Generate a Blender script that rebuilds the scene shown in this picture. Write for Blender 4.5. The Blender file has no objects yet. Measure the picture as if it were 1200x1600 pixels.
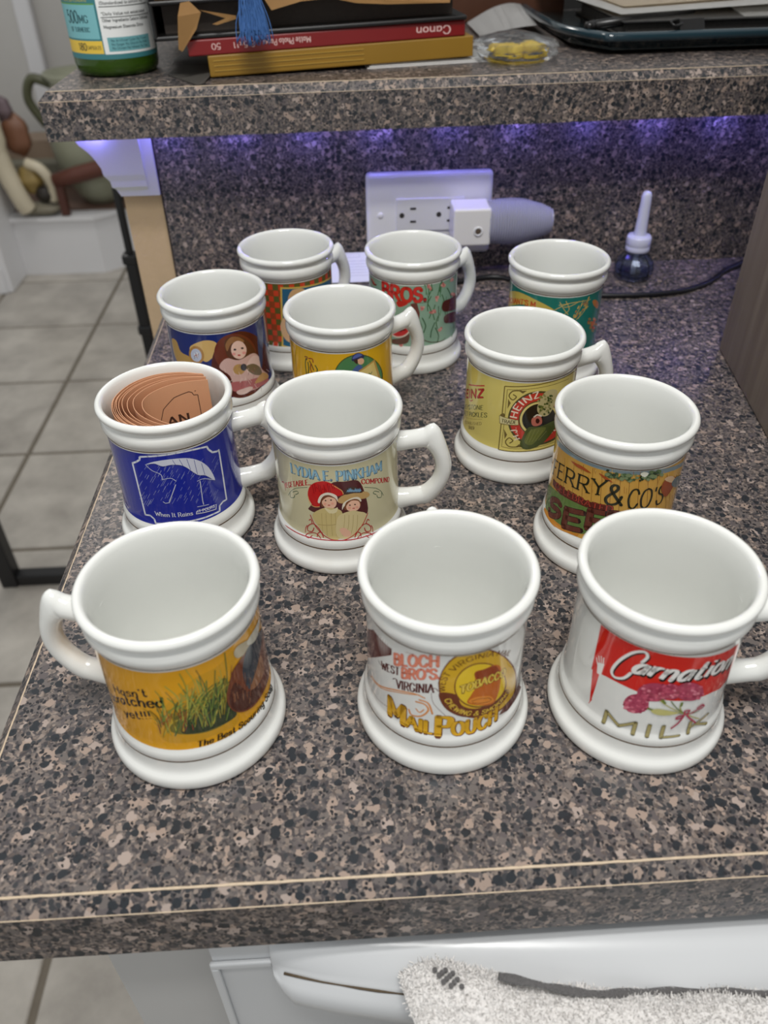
import bpy, bmesh, math, random
from mathutils import Vector, Matrix
from mathutils.geometry import tessellate_polygon

scene = bpy.context.scene
COL = scene.collection

# ------------------------------------------------------------------ camera
F_PX = 1240.2
CAM_POS = Vector((0.17914, -0.16696, 0.32975))
CAM_R = Vector((0.998487, -0.052861, -0.015178))
CAM_U = Vector((0.044806, 0.621831, 0.781869))
CAM_F = Vector((0.031892, 0.781366, -0.623258))
cam_data = bpy.data.cameras.new('camera')
cam = bpy.data.objects.new('camera', cam_data)
COL.objects.link(cam)
cam.matrix_world = Matrix(((CAM_R.x, CAM_U.x, -CAM_F.x, CAM_POS.x), (CAM_R.y, CAM_U.y, -CAM_F.y, CAM_POS.y),
                           (CAM_R.z, CAM_U.z, -CAM_F.z, CAM_POS.z), (0, 0, 0, 1)))
cam_data.sensor_fit = 'HORIZONTAL'
cam_data.sensor_width = 36.0
cam_data.lens = F_PX * 36.0 / 1200.0
cam_data.clip_start = 0.01
cam_data.clip_end = 50
cam_data.dof.use_dof = True
cam_data.dof.focus_distance = 0.47
cam_data.dof.aperture_fstop = cam_data.lens / 3.2
scene.camera = cam

# ------------------------------------------------------------------ world, lamps, exposure
scene.view_settings.view_transform = 'Standard'
scene.view_settings.look = 'None'
scene.view_settings.exposure = 0.16
scene.view_settings.gamma = 1.0
scene.view_settings.use_curve_mapping = False
world = bpy.data.worlds.new('room_ambient')
scene.world = world
world.use_nodes = True
bg = world.node_tree.nodes['Background']
bg.inputs['Color'].default_value = (0.985, 1.0, 1.0, 1)
bg.inputs['Strength'].default_value = 0.45


def area_light(name, loc, size_x, size_y, power, color, target):
    d = bpy.data.lights.new(name, 'AREA')
    d.shape = 'RECTANGLE'
    d.size = size_x
    d.size_y = size_y
    d.energy = power
    d.color = color
    o = bpy.data.objects.new(name, d)
    COL.objects.link(o)
    o.location = loc
    o.rotation_euler = (Vector(target) - Vector(loc)).to_track_quat('-Z', 'Y').to_euler()
    return o


# kitchen fixture: two tubes hanging over the front of the counter, and the lamp of the room behind the bar
area_light('kitchen_tube_lamp', (0.20, -0.12, 1.30), 0.45, 0.09, 6.4, (1.0, 0.985, 0.955), (0.20, 0.05, 0))
area_light('kitchen_tube_lamp', (0.20, -0.34, 1.30), 0.45, 0.09, 6.4, (1.0, 0.985, 0.955), (0.20, -0.05, 0))
area_light('living_room_lamp', (-0.6, 2.2, 1.45), 0.5, 0.5, 9.0, (1.0, 0.965, 0.92), (-0.8, 2.4, -0.9))

# ------------------------------------------------------------------ materials


def lin(c):
    if isinstance(c, str):
        c = tuple(int(c[i:i + 2], 16) for i in (0, 2, 4))
    out = []
    for v in c[:3]:
        v /= 255.0
        out.append(v / 12.92 if v <= 0.04045 else ((v + 0.055) / 1.055) ** 2.4)
    return tuple(out)


def principled(name):
    m = bpy.data.materials.new(name)
    m.use_nodes = True
    return m, m.node_tree.nodes, m.node_tree.links, m.node_tree.nodes['Principled BSDF']


def plain(name, rgb, rough=0.5, metal=0.0, coat=0.0, var=0.0, scale=40.0, bump=0.0, bscale=300.0, spec=0.5):
    """procedural material: sRGB colour with a little noise variation and fine relief"""
    m, N, L, b = principled(name)
    c = lin(rgb)
    b.inputs['Roughness'].default_value = rough
    b.inputs['Metallic'].default_value = metal
    b.inputs['Coat Weight'].default_value = coat
    b.inputs['Coat Roughness'].default_value = 0.03
    b.inputs['Specular IOR Level'].default_value = spec
    tc = N.new('ShaderNodeTexCoord')
    nz = N.new('ShaderNodeTexNoise')
    nz.inputs['Scale'].default_value = scale
    nz.inputs['Detail'].default_value = 4
    L.new(tc.outputs['Object'], nz.inputs['Vector'])
    mix = N.new('ShaderNodeMix')
    mix.data_type = 'RGBA'
    k = max(var, 0.0)
    mix.inputs[6].default_value = (*[v * (1 - k) for v in c], 1)
    mix.inputs[7].default_value = (*[min(1, v * (1 + k)) for v in c], 1)
    L.new(nz.outputs['Fac'], mix.inputs[0])
    L.new(mix.outputs[2], b.inputs['Base Color'])
    if bump:
        n2 = N.new('ShaderNodeTexNoise')
        n2.inputs['Scale'].default_value = bscale
        n2.inputs['Detail'].default_value = 3
        L.new(tc.outputs['Object'], n2.inputs['Vector'])
        bp = N.new('ShaderNodeBump')
        bp.inputs['Strength'].default_value = bump
        bp.inputs['Distance'].default_value = 0.001
        L.new(n2.outputs['Fac'], bp.inputs['Height'])
        L.new(bp.outputs['Normal'], b.inputs['Normal'])
    return m


def clear(name, rgb, rough=0.05, ior=1.45, weight=1.0):
    m, N, L, b = principled(name)
    b.inputs['Base Color'].default_value = (*lin(rgb), 1)
    b.inputs['Roughness'].default_value = rough
    b.inputs['IOR'].default_value = ior
    b.inputs['Transmission Weight'].default_value = weight
    return m


def emissive(name, rgb, strength):
    m, N, L, b = principled(name)
    b.inputs['Base Color'].default_value = (*rgb, 1)
    b.inputs['Emission Color'].default_value = (*rgb, 1)
    b.inputs['Emission Strength'].default_value = strength
    return m


def laminate(name, rough=0.36):
    """speckled granite-look laminate: chips of several colours from Voronoi cells"""
    m, N, L, b = principled(name)
    geo = N.new('ShaderNodeNewGeometry')
    warp = N.new('ShaderNodeTexNoise')
    warp.inputs['Scale'].default_value = 230
    warp.inputs['Detail'].default_value = 3
    L.new(geo.outputs['Position'], warp.inputs['Vector'])
    sub = N.new('ShaderNodeVectorMath'); sub.operation = 'SUBTRACT'
    sub.inputs[1].default_value = (0.5, 0.5, 0.5)
    L.new(warp.outputs['Color'], sub.inputs[0])
    mul = N.new('ShaderNodeVectorMath'); mul.operation = 'SCALE'
    mul.inputs['Scale'].default_value = 0.0062
    L.new(sub.outputs[0], mul.inputs[0])
    add = N.new('ShaderNodeVectorMath'); add.operation = 'ADD'
    L.new(geo.outputs['Position'], add.inputs[0])
    L.new(mul.outputs[0], add.inputs[1])

    mul2 = N.new('ShaderNodeVectorMath'); mul2.operation = 'SCALE'
    mul2.inputs['Scale'].default_value = 0.0026
    L.new(sub.outputs[0], mul2.inputs[0])
    add2 = N.new('ShaderNodeVectorMath'); add2.operation = 'ADD'
    L.new(geo.outputs['Position'], add2.inputs[0])
    L.new(mul2.outputs[0], add2.inputs[1])

    def cells(scale, soft=True):
        v = N.new('ShaderNodeTexVoronoi')
        v.inputs['Scale'].default_value = scale
        L.new((add if soft else add2).outputs[0], v.inputs['Vector'])
        s = N.new('ShaderNodeSeparateColor')
        L.new(v.outputs['Color'], s.inputs[0])
        return v, s

    def ramp(sock, stops):
        r = N.new('ShaderNodeValToRGB')
        r.color_ramp.interpolation = 'CONSTANT'
        el = r.color_ramp.elements
        el[0].position, el[0].color = stops[0][0], (*lin(stops[0][1]), 1)
        el[1].position, el[1].color = stops[1][0], (*lin(stops[1][1]), 1)
        for p, c in stops[2:]:
            e = el.new(p)
            e.color = (*lin(c), 1)
        L.new(sock, r.inputs[0])
        return r

    v1, s1 = cells(640)
    base = ramp(s1.outputs[0], [(0, (97, 90, 88)), (0.15, (125, 113, 105)), (0.28, (76, 72, 73)),
                                (0.46, (108, 100, 96)), (0.62, (65, 61, 63)), (0.76, (141, 128, 119)), (0.88, (89, 80, 76))])
    v2, s2 = cells(200)
    pink = ramp(s2.outputs[1], [(0, (156, 138, 126)), (0.4, (104, 97, 94)), (0.62, (164, 149, 140)), (0.82, (93, 86, 86))])

    def mixc(fac, a, bcol):
        x = N.new('ShaderNodeMix'); x.data_type = 'RGBA'
        L.new(fac, x.inputs[0])
        L.new(a, x.inputs[6])
        if isinstance(bcol, tuple):
            x.inputs[7].default_value = (*lin(bcol), 1)
        else:
            L.new(bcol, x.inputs[7])
        return x.outputs[2]

    def chip(v, s, ch, prob, dist):
        a = N.new('ShaderNodeMath'); a.operation = 'LESS_THAN'; a.inputs[1].default_value = prob
        L.new(s.outputs[ch], a.inputs[0])
        d = N.new('ShaderNodeMath'); d.operation = 'LESS_THAN'; d.inputs[1].default_value = dist
        L.new(v.outputs['Distance'], d.inputs[0])
        p = N.new('ShaderNodeMath'); p.operation = 'MULTIPLY'
        L.new(a.outputs[0], p.inputs[0]); L.new(d.outputs[0], p.inputs[1])
        return p.outputs[0]

    c = mixc(chip(v2, s2, 0, 0.36, 0.55), base.outputs[0], pink.outputs[0])
    v3, s3 = cells(300, False)
    c = mixc(chip(v3, s3, 0, 0.30, 0.40), c, (56, 57, 60))
    v4, s4 = cells(178, False)
    c = mixc(chip(v4, s4, 0, 0.40, 0.40), c, (39, 43, 48))
    v5, s5 = cells(560, False)
    c = mixc(chip(v5, s5, 0, 0.24, 0.50), c, (35, 35, 39))
    L.new(c, b.inputs['Base Color'])
    b.inputs['Roughness'].default_value = rough
    b.inputs['Specular IOR Level'].default_value = 0.45
    return m


def tile_material(name):
    m, N, L, b = principled(name)
    tc = N.new('ShaderNodeNewGeometry')
    nz = N.new('ShaderNodeTexNoise')
    nz.inputs['Scale'].default_value = 6.5
    nz.inputs['Detail'].default_value = 7
    nz.inputs['Roughness'].default_value = 0.62
    L.new(tc.outputs['Position'], nz.inputs['Vector'])
    r = N.new('ShaderNodeValToRGB')
    r.color_ramp.elements[0].position = 0.30
    r.color_ramp.elements[0].color = (*lin((150, 144, 136)), 1)
    r.color_ramp.elements[1].position = 0.72
    r.color_ramp.elements[1].color = (*lin((196, 190, 180)), 1)
    L.new(nz.outputs['Fac'], r.inputs[0])
    L.new(r.outputs[0], b.inputs['Base Color'])
    b.inputs['Roughness'].default_value = 0.35
    return m


def print_material(name, rough=0.10, coat=0.4):
    """ink of a printed label: flat colours carried by the artwork's faces"""
    m, N, L, b = principled(name)
    a = N.new('ShaderNodeVertexColor')
    a.layer_name = 'ink'
    L.new(a.outputs['Color'], b.inputs['Base Color'])
    b.inputs['Roughness'].default_value = rough
    b.inputs['Coat Weight'].default_value = coat
    b.inputs['Coat Roughness'].default_value = 0.04
    return m


MAT = {
    'laminate': laminate('granite_laminate'),
    'seam': plain('laminate_seam', (206, 186, 160), 0.5, var=0.25, scale=300),
    'porcelain': plain('white_porcelain', (231, 232, 228), 0.05, coat=0.5, var=0.01, spec=0.5),
    'gold': plain('gold_line', (104, 78, 48), 0.25, metal=0.6),
    'ink': print_material('glazed_print'),
    'paper_ink': print_material('matt_print', 0.55, 0.0),
    'tile': tile_material('floor_tile'),
    'grout': plain('grout', (112, 104, 92), 0.9, var=0.2),
    'white_wall': plain('painted_wall', (196, 194, 190), 0.7, var=0.03),
    'white_gloss': plain('white_enamel', (206, 208, 210), 0.28, var=0.02, scale=8),
    'cabinet_white': plain('white_cabinet_paint', (194, 193, 191), 0.45, var=0.02),
    'tan_wall': plain('tan_textured_paint', (196, 170, 136), 0.75, var=0.08, scale=60, bump=0.5, bscale=260),
    'trim_white': plain('white_trim_paint', (224, 224, 226), 0.35, var=0.01),
    'black_metal': plain('black_metal', (20, 20, 22), 0.4),
    'black_wood': plain('black_lacquer', (16, 15, 15), 0.5),
    'brown_slab': plain('brown_stone', (112, 88, 76), 0.5, var=0.15, scale=12),
    'taupe_box': None,
}


def taupe_material():
    m, N, L, b = principled('taupe_board')
    geo = N.new('ShaderNodeNewGeometry')
    mp = N.new('ShaderNodeMapping')
    mp.inputs['Scale'].default_value = (90, 90, 3.0)
    L.new(geo.outputs['Position'], mp.inputs['Vector'])
    nz = N.new('ShaderNodeTexNoise')
    nz.inputs['Scale'].default_value = 1.0
    nz.inputs['Detail'].default_value = 5
    L.new(mp.outputs[0], nz.inputs['Vector'])
    r = N.new('ShaderNodeValToRGB')
    r.color_ramp.elements[0].position = 0.35
    r.color_ramp.elements[0].color = (*lin((112, 99, 87)), 1)
    r.color_ramp.elements[1].position = 0.75
    r.color_ramp.elements[1].color = (*lin((134, 122, 108)), 1)
    L.new(nz.outputs['Fac'], r.inputs[0])
    L.new(r.outputs[0], b.inputs['Base Color'])
    b.inputs['Roughness'].default_value = 0.45
    return m


MAT['taupe_box'] = taupe_material()

# ------------------------------------------------------------------ mesh helpers


def tag(o, label=None, cat=None, group=None, kind=None):
    if label: o['label'] = label
    if cat: o['category'] = cat
    if group: o['group'] = group
    if kind: o['kind'] = kind
    return o


def link(name, me, parent=None, mat=None):
    o = bpy.data.objects.new(name, me)
    COL.objects.link(o)
    if parent is not None:
        o.parent = parent
    if mat is not None and me is not None and not me.materials:
        me.materials.append(mat)
    return o


def empty(name, loc=(0, 0, 0), rz=0.0):
    o = bpy.data.objects.new(name, None)
    COL.objects.link(o)
    o.location = loc
    o.rotation_euler = (0, 0, rz)
    o.empty_display_size = 0.02
    return o


def mesh_of(name, verts, faces, smooth=False):
    me = bpy.data.meshes.new(name)
    me.from_pydata([tuple(v) for v in verts], [], faces)
    me.update()
    if smooth:
        me.polygons.foreach_set('use_smooth', [True] * len(me.polygons))
    return me


def from_bm(name, bm, smooth=False, recalc=True):
    if recalc:
        bmesh.ops.recalc_face_normals(bm, faces=bm.faces)
    me = bpy.data.meshes.new(name)
    bm.to_mesh(me)
    bm.free()
    if smooth:
        me.polygons.foreach_set('use_smooth', [True] * len(me.polygons))
    return me


def box_bm(bm, lo, hi, bevel=0.0, seg=2, mat4=None):
    c = [(lo[i] + hi[i]) / 2 for i in range(3)]
    s = [hi[i] - lo[i] for i in range(3)]
    r = bmesh.ops.create_cube(bm, size=1.0)
    vs = r['verts']
    bmesh.ops.scale(bm, vec=s, verts=vs)
    bmesh.ops.translate(bm, vec=c, verts=vs)
    if bevel:
        es = list({e for v in vs for e in v.link_edges})
        rr = bmesh.ops.bevel(bm, geom=es, offset=bevel, segments=seg, profile=0.5, affect='EDGES')
        vs = list({v for f in rr['faces'] for v in f.verts} | {v for v in vs if v.is_valid})
    if mat4 is not None:
        bmesh.ops.transform(bm, matrix=mat4, verts=vs)
    return vs


def box(name, lo, hi, mat, parent=None, bevel=0.0, seg=2, rot=None):
    bm = bmesh.new()
    box_bm(bm, lo, hi, bevel, seg, rot)
    return link(name, from_bm(name, bm), parent, mat)


def prism(name, poly, axis, a, b, mat, parent=None, smooth=False):
    """poly: 2D outline in the two other axes, extruded along axis from a to b"""
    n = len(poly)
    V = []
    for t in (a, b):
        for u, v in poly:
            V.append((t, u, v) if axis == 0 else ((u, t, v) if axis == 1 else (u, v, t)))
    Fc = [tuple(range(n)), tuple(range(2 * n - 1, n - 1, -1))]
    for i in range(n):
        j = (i + 1) % n
        Fc.append((i, j, n + j, n + i))
    bm = bmesh.new()
    vs = [bm.verts.new(v) for v in V]
    for f in Fc:
        bm.faces.new([vs[i] for i in f])
    return link(name, from_bm(name, bm, smooth), parent, mat)


def lathe_mesh(name, prof, seg=64, smooth=True, closed=False):
    V, Fc = [], []
    rings = []
    for r, z in prof:
        if r <= 1e-9:
            V.append((0, 0, z))
            rings.append([len(V) - 1] * seg)
        else:
            rings.append(list(range(len(V), len(V) + seg)))
            V += [(r * math.cos(2 * math.pi * k / seg), r * math.sin(2 * math.pi * k / seg), z) for k in range(seg)]
    pairs = list(zip(rings[:-1], rings[1:]))
    if closed:
        pairs.append((rings[-1], rings[0]))
    for A, B in pairs:
        for k in range(seg):
            j = (k + 1) % seg
            f = [A[k], A[j], B[j], B[k]]
            g = []
            for i in f:
                if i not in g:
                    g.append(i)
            if len(g) > 2:
                Fc.append(tuple(g))
    return mesh_of(name, V, Fc, smooth)


def catmull(pts, n=6, closed=False):
    P = [Vector(p) for p in pts]
    m = len(P)
    out = []
    for i in range(m if closed else m - 1):
        def g(k):
            return P[k % m] if closed else P[max(0, min(m - 1, k))]
        a, b, c, d = g(i - 1), g(i), g(i + 1), g(i + 2)
        for k in range(n):
            t = k / n
            out.append(0.5 * ((2 * b) + (c - a) * t + (2 * a - 5 * b + 4 * c - d) * t * t + (3 * b - a - 3 * c + d) * t ** 3))
    if not closed:
        out.append(P[-1])
    return out


def tube_mesh(name, path, radius, seg=10, cap=True, closed=False):
    P = [Vector(p) for p in path]
    n = len(P)
    rad = radius if isinstance(radius, (list, tuple)) else [radius] * n
    V, Fc = [], []
    nrm = None
    for i in range(n):
        t = (P[min(i + 1, n - 1)] - P[max(i - 1, 0)]).normalized()
        if nrm is None:
            nrm = t.orthogonal().normalized()
        else:
            nrm = (nrm - t * nrm.dot(t)).normalized()
        bn = t.cross(nrm)
        for k in range(seg):
            a = 2 * math.pi * k / seg
            V.append(P[i] + (nrm * math.cos(a) + bn * math.sin(a)) * rad[i])
    for i in range(n - 1):
        for k in range(seg):
            j = (k + 1) % seg
            Fc.append((i * seg + k, i * seg + j, (i + 1) * seg + j, (i + 1) * seg + k))
    if cap:
        Fc.append(tuple(range(seg - 1, -1, -1)))
        Fc.append(tuple(range((n - 1) * seg, n * seg)))
    return mesh_of(name, V, Fc, True)

# ------------------------------------------------------------------ printed artwork: a stroke alphabet and flat shapes
_G = """A 70 l 0 0 35 100 70 0|l 14 36 56 36
B 62 l 8 0 8 100|c 8 100 34 100 50 92 52 76 46 60 34 54 8 53|c 8 53 38 53 56 44 60 27 54 8 38 0 8 0
C 68 c 64 76 52 95 36 100 16 90 3 50 16 10 36 0 52 5 65 24
D 70 l 8 0 8 100|c 8 100 36 100 58 84 67 50 58 16 36 0 8 0
E 56 l 8 0 8 100|l 8 100 54 100|l 8 52 44 52|l 8 0 54 0
F 54 l 8 0 8 100|l 8 100 54 100|l 8 52 42 52
G 72 c 66 76 52 95 36 100 16 90 3 50 16 10 36 0 54 6 66 20|l 66 10 66 42|l 42 42 66 42
H 70 l 8 0 8 100|l 62 0 62 100|l 8 52 62 52
I 22 l 11 0 11 100
J 46 c 36 100 36 60 36 28 32 8 18 0 6 8 2 24
K 66 l 8 0 8 100|l 60 100 8 42|l 26 60 64 0
L 54 l 8 0 8 100|l 8 0 52 0
M 86 l 8 0 8 100|l 8 100 43 22|l 43 22 78 100|l 78 100 78 0
N 72 l 8 0 8 100|l 8 100 64 0|l 64 0 64 100
O 76 c 38 100 14 88 3 50 14 12 38 0 62 12 73 50 62 88 38 100
P 60 l 8 0 8 100|c 8 100 38 100 54 92 57 75 52 56 38 48 8 48
R 66 l 8 0 8 100|c 8 100 38 100 54 92 57 75 52 56 38 48 8 48|l 32 48 64 0
S 58 c 52 80 42 96 28 100 12 94 6 78 12 62 28 53 46 44 54 27 46 7 28 0 12 5 3 24
T 62 l 31 0 31 100|l 0 100 62 100
U 70 c 8 100 8 62 8 30 18 6 35 0 52 6 62 30 62 62 62 100
V 68 l 0 100 34 0|l 34 0 68 100
W 96 l 0 100 24 0|l 24 0 48 84|l 48 84 72 0|l 72 0 96 100
X 64 l 2 0 62 100|l 2 100 62 0
Y 66 l 0 100 33 50|l 66 100 33 50|l 33 0 33 50
Z 60 l 4 100 56 100|l 56 100 4 0|l 4 0 56 0
a 50 c 42 42 34 58 18 58 5 40 5 18 16 1 32 6 42 24|l 43 0 43 60
c 44 c 40 47 28 60 12 54 3 30 12 6 28 0 41 12
d 50 c 42 40 32 58 14 56 3 30 14 2 30 3 42 22|l 43 0 43 100
e 46 c 4 32 42 33 38 54 22 60 7 48 3 26 12 4 28 0 42 10
g 50 c 42 40 32 58 14 56 3 30 14 4 30 5 42 24|c 43 60 43 20 42 -12 30 -28 8 -22
h 50 l 6 0 6 100|c 6 34 18 56 34 58 43 44 43 22 43 0
i 18 l 9 0 9 60|l 9 78 9 87
l 18 l 9 0 9 100
m 78 l 6 0 6 60|c 6 36 16 57 28 58 39 46 39 22 39 0|c 39 36 49 57 61 58 72 46 72 22 72 0
n 50 l 6 0 6 60|c 6 34 18 56 34 58 43 44 43 22 43 0
o 48 c 24 60 8 50 3 30 8 10 24 0 40 10 45 30 40 50 24 60
p 50 l 6 -32 6 60|c 6 34 18 56 34 56 45 30 34 4 18 2 6 22
r 34 l 6 0 6 60|c 6 32 16 54 32 58
s 40 c 36 48 28 59 16 60 6 50 8 38 22 31 36 22 36 8 22 0 10 1 3 11
t 34 c 13 88 13 50 13 14 21 0 32 6|l 0 60 30 60
u 50 c 6 60 6 36 7 12 18 0 34 4 43 24|l 43 0 43 60
x 44 l 3 0 41 60|l 3 60 41 0
y 46 l 3 60 23 4|l 43 60 12 -30
0 56 c 28 100 10 86 3 50 10 14 28 0 46 14 53 50 46 86 28 100
1 32 l 18 0 18 100|l 4 84 18 100
3 54 c 6 84 20 100 38 98 48 80 40 60 24 53 42 48 52 28 42 6 24 0 4 14
5 54 l 48 100 12 100|l 12 100 9 58|c 9 58 26 66 44 56 51 32 42 8 24 0 4 12
6 56 c 46 94 24 84 8 52 6 26 18 4 32 0 50 14 50 42 34 56 16 50 6 30
8 56 c 28 100 10 90 10 66 28 54 46 42 48 14 28 0 8 14 10 42 28 54 46 66 46 90 28 100
9 56 c 8 4 32 14 48 44 50 74 38 96 24 100 6 86 6 58 22 44 40 50 50 70
& 78 c 74 2 54 28 26 66 20 84 28 98 42 98 48 84 40 68 16 44 6 24 14 4 34 0 56 12 68 44
! 18 l 9 32 9 100|l 9 2 9 10
' 14 l 7 78 7 100
. 16 l 8 0 8 9
* 34 l 4 70 30 94|l 4 94 30 70|l 17 66 17 100
- 34 l 4 42 30 42
( 28 c 24 106 8 76 8 24 24 -6
) 28 c 4 106 20 76 20 24 4 -6
b 50 l 6 0 6 100|c 6 34 18 56 34 56 45 30 34 4 18 2 6 22
f 34 c 32 92 20 98 13 84 13 40 13 0|l 0 60 28 60
k 48 l 6 0 6 100|l 42 60 6 24|l 18 36 44 0
v 46 l 3 60 23 0|l 23 0 43 60
w 66 l 3 60 18 0|l 18 0 33 50|l 33 50 48 0|l 48 0 63 60
z 44 l 4 60 40 60|l 40 60 4 0|l 4 0 40 0"""
GLYPH = {}
for _ln in _G.split('\n'):
    _a = _ln.split(' ', 2)
    GLYPH[_a[0]] = (float(_a[1]) / 100, [(s.split()[0], [float(x) / 100 for x in s.split()[1:]]) for s in _a[2].split('|')])


def ribbon(pts, widths, out):
    """polyline of 2D points with a width at each point -> quads; ends and corners rounded by the neighbours' overlap"""
    n = len(pts)
    if n < 2:
        return
    L, R = [], []
    for i in range(n):
        t = (pts[min(i + 1, n - 1)] - pts[max(i - 1, 0)])
        if t.length < 1e-9:
            t = Vector((1, 0))
        t.normalize()
        nn = Vector((-t.y, t.x)) * (widths[i] / 2)
        L.append(pts[i] + nn)
        R.append(pts[i] - nn)
    for i in range(n - 1):
        out.append([L[i], R[i], R[i + 1], L[i + 1]])


def disc(c, r, out, n=8):
    out.append([c + Vector((math.cos(2 * math.pi * k / n), math.sin(2 * math.pi * k / n))) * r for k in range(n)])


def stroke_polys(pts, w, sm):
    P = [Vector(p) for p in pts]
    if sm and len(P) > 2:
        P = catmull(P, sm)
    out = []
    if sm:
        ribbon(P, [w] * len(P), out)
        disc(P[0], w / 2, out, 6)
        disc(P[-1], w / 2, out, 6)
    else:
        for a, b in zip(P[:-1], P[1:]):
            ribbon([a, b], [w, w], out)
        for p in P[1:-1]:
            disc(p, w / 2, out, 8)
    return out


def text_polys(s, base, H, thick, thin, serif, shear, grow):
    B = [Vector(b) for b in base]
    if len(B) > 2:
        B = catmull(B, 6)
    acc = [0.0]
    for a, b in zip(B[:-1], B[1:]):
        acc.append(acc[-1] + (b - a).length)
    total = acc[-1]
    gap = 0.13
    adv = 0.0
    items = []
    for ch in s:
        if ch in ' _':
            adv += 0.34
            continue
        if ch not in GLYPH:
            ch = ch.lower() if ch.lower() in GLYPH else '-'
        w, st = GLYPH[ch]
        items.append((adv, st, ch.islower()))
        adv += w + gap
    adv -= gap
    k = total / max(adv, 0.01)

    def at(x, y):
        d = max(0.0, min(total, x * k)) if total else 0
        i = 0
        while i < len(acc) - 2 and acc[i + 1] < d:
            i += 1
        seg = B[i + 1] - B[i]
        ln = max(seg.length, 1e-9)
        t = seg / ln
        p = B[i] + t * (x * k - acc[i])
        if serif >= 2:      # letters stand upright although their line slants
            return p + Vector((shear * y * H, y * H))
        return p + Vector((-t.y, t.x)) * (y * H) + t * (shear * y * H)

    out = []
    S = min(H, 1.1 * k)

    def pen(a, b):
        d = b - a
        if d.length < 1e-9:
            return (thin * S + 2 * grow)
        return (thin + (thick - thin) * abs(d.normalized().y) ** 0.8) * S + 2 * grow

    for x0, strokes, low in items:
        for typ, c in strokes:
            P = [Vector((x0 + c[i], c[i + 1])) for i in range(0, len(c), 2)]
            if typ == 'c':
                P = catmull(P, 4)
            M = [at(p.x, p.y) for p in P]
            # the pen width follows the direction inside the letter
            Q = [Vector((p.x * k, p.y * H)) for p in P]
            ws = []
            for i in range(len(Q)):
                ws.append(pen(Q[max(0, i - 1)], Q[min(len(Q) - 1, i + 1)]))
            if typ == 'c':
                ribbon(M, ws, out)
                disc(M[0], ws[0] / 2, out, 6)
                disc(M[-1], ws[-1] / 2, out, 6)
            else:
                for i in range(len(M) - 1):
                    w = pen(Q[i], Q[i + 1])
                    ribbon([M[i], M[i + 1]], [w, w], out)
                if grow or len(M) > 2:
                    for i in range(len(M)):
                        disc(M[i], min(ws[i], pen(Q[0], Q[1])) / 2, out, 6)
            if serif % 2 and typ == 'l' and len(P) >= 2:
                hx = 0.13 * (0.75 if low else 1.0)
                for e, o in ((P[0], P[1]), (P[-1], P[-2])):
                    d = o - e
                    if abs(d.y) > 0.3 and (abs(e.y) < 0.02 or abs(e.y - 1) < 0.02 or (low and abs(e.y - 0.6) < 0.02)):
                        a, b2 = at(e.x - hx * S / k, e.y), at(e.x + hx * S / k, e.y)
                        w = thin * S * 0.9 + 2 * grow
                        ribbon([a, b2], [w, w], out)
    return out


def parse_art(txt):
    """-> list of (colour, polygons in millimetres)"""
    layers = []
    for ln in txt.strip().split('\n'):
        ln, _, words = ln.partition(' | ')
        a = ln.split()
        if not a:
            continue
        n0 = {'p': 5, 'l': 6, 't': 10}[a[0]]
        col = lin(tuple(int(x) for x in a[1:4]))
        v = [int(x) / 10 for x in a[n0:]]
        P = [Vector((v[i], v[i + 1])) for i in range(0, len(v), 2)]
        if a[0] == 'p':
            n = int(a[4])
            layers.append((col, [catmull(P, n, True) if n else P]))
        elif a[0] == 'l':
            layers.append((col, stroke_polys(P, int(a[4]) / 100, int(a[5]))))
        else:
            layers.append((col, text_polys(words, P, int(a[4]) / 10, float(a[5]), float(a[6]), int(a[7]), float(a[8]), float(a[9]))))
    return layers


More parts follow.
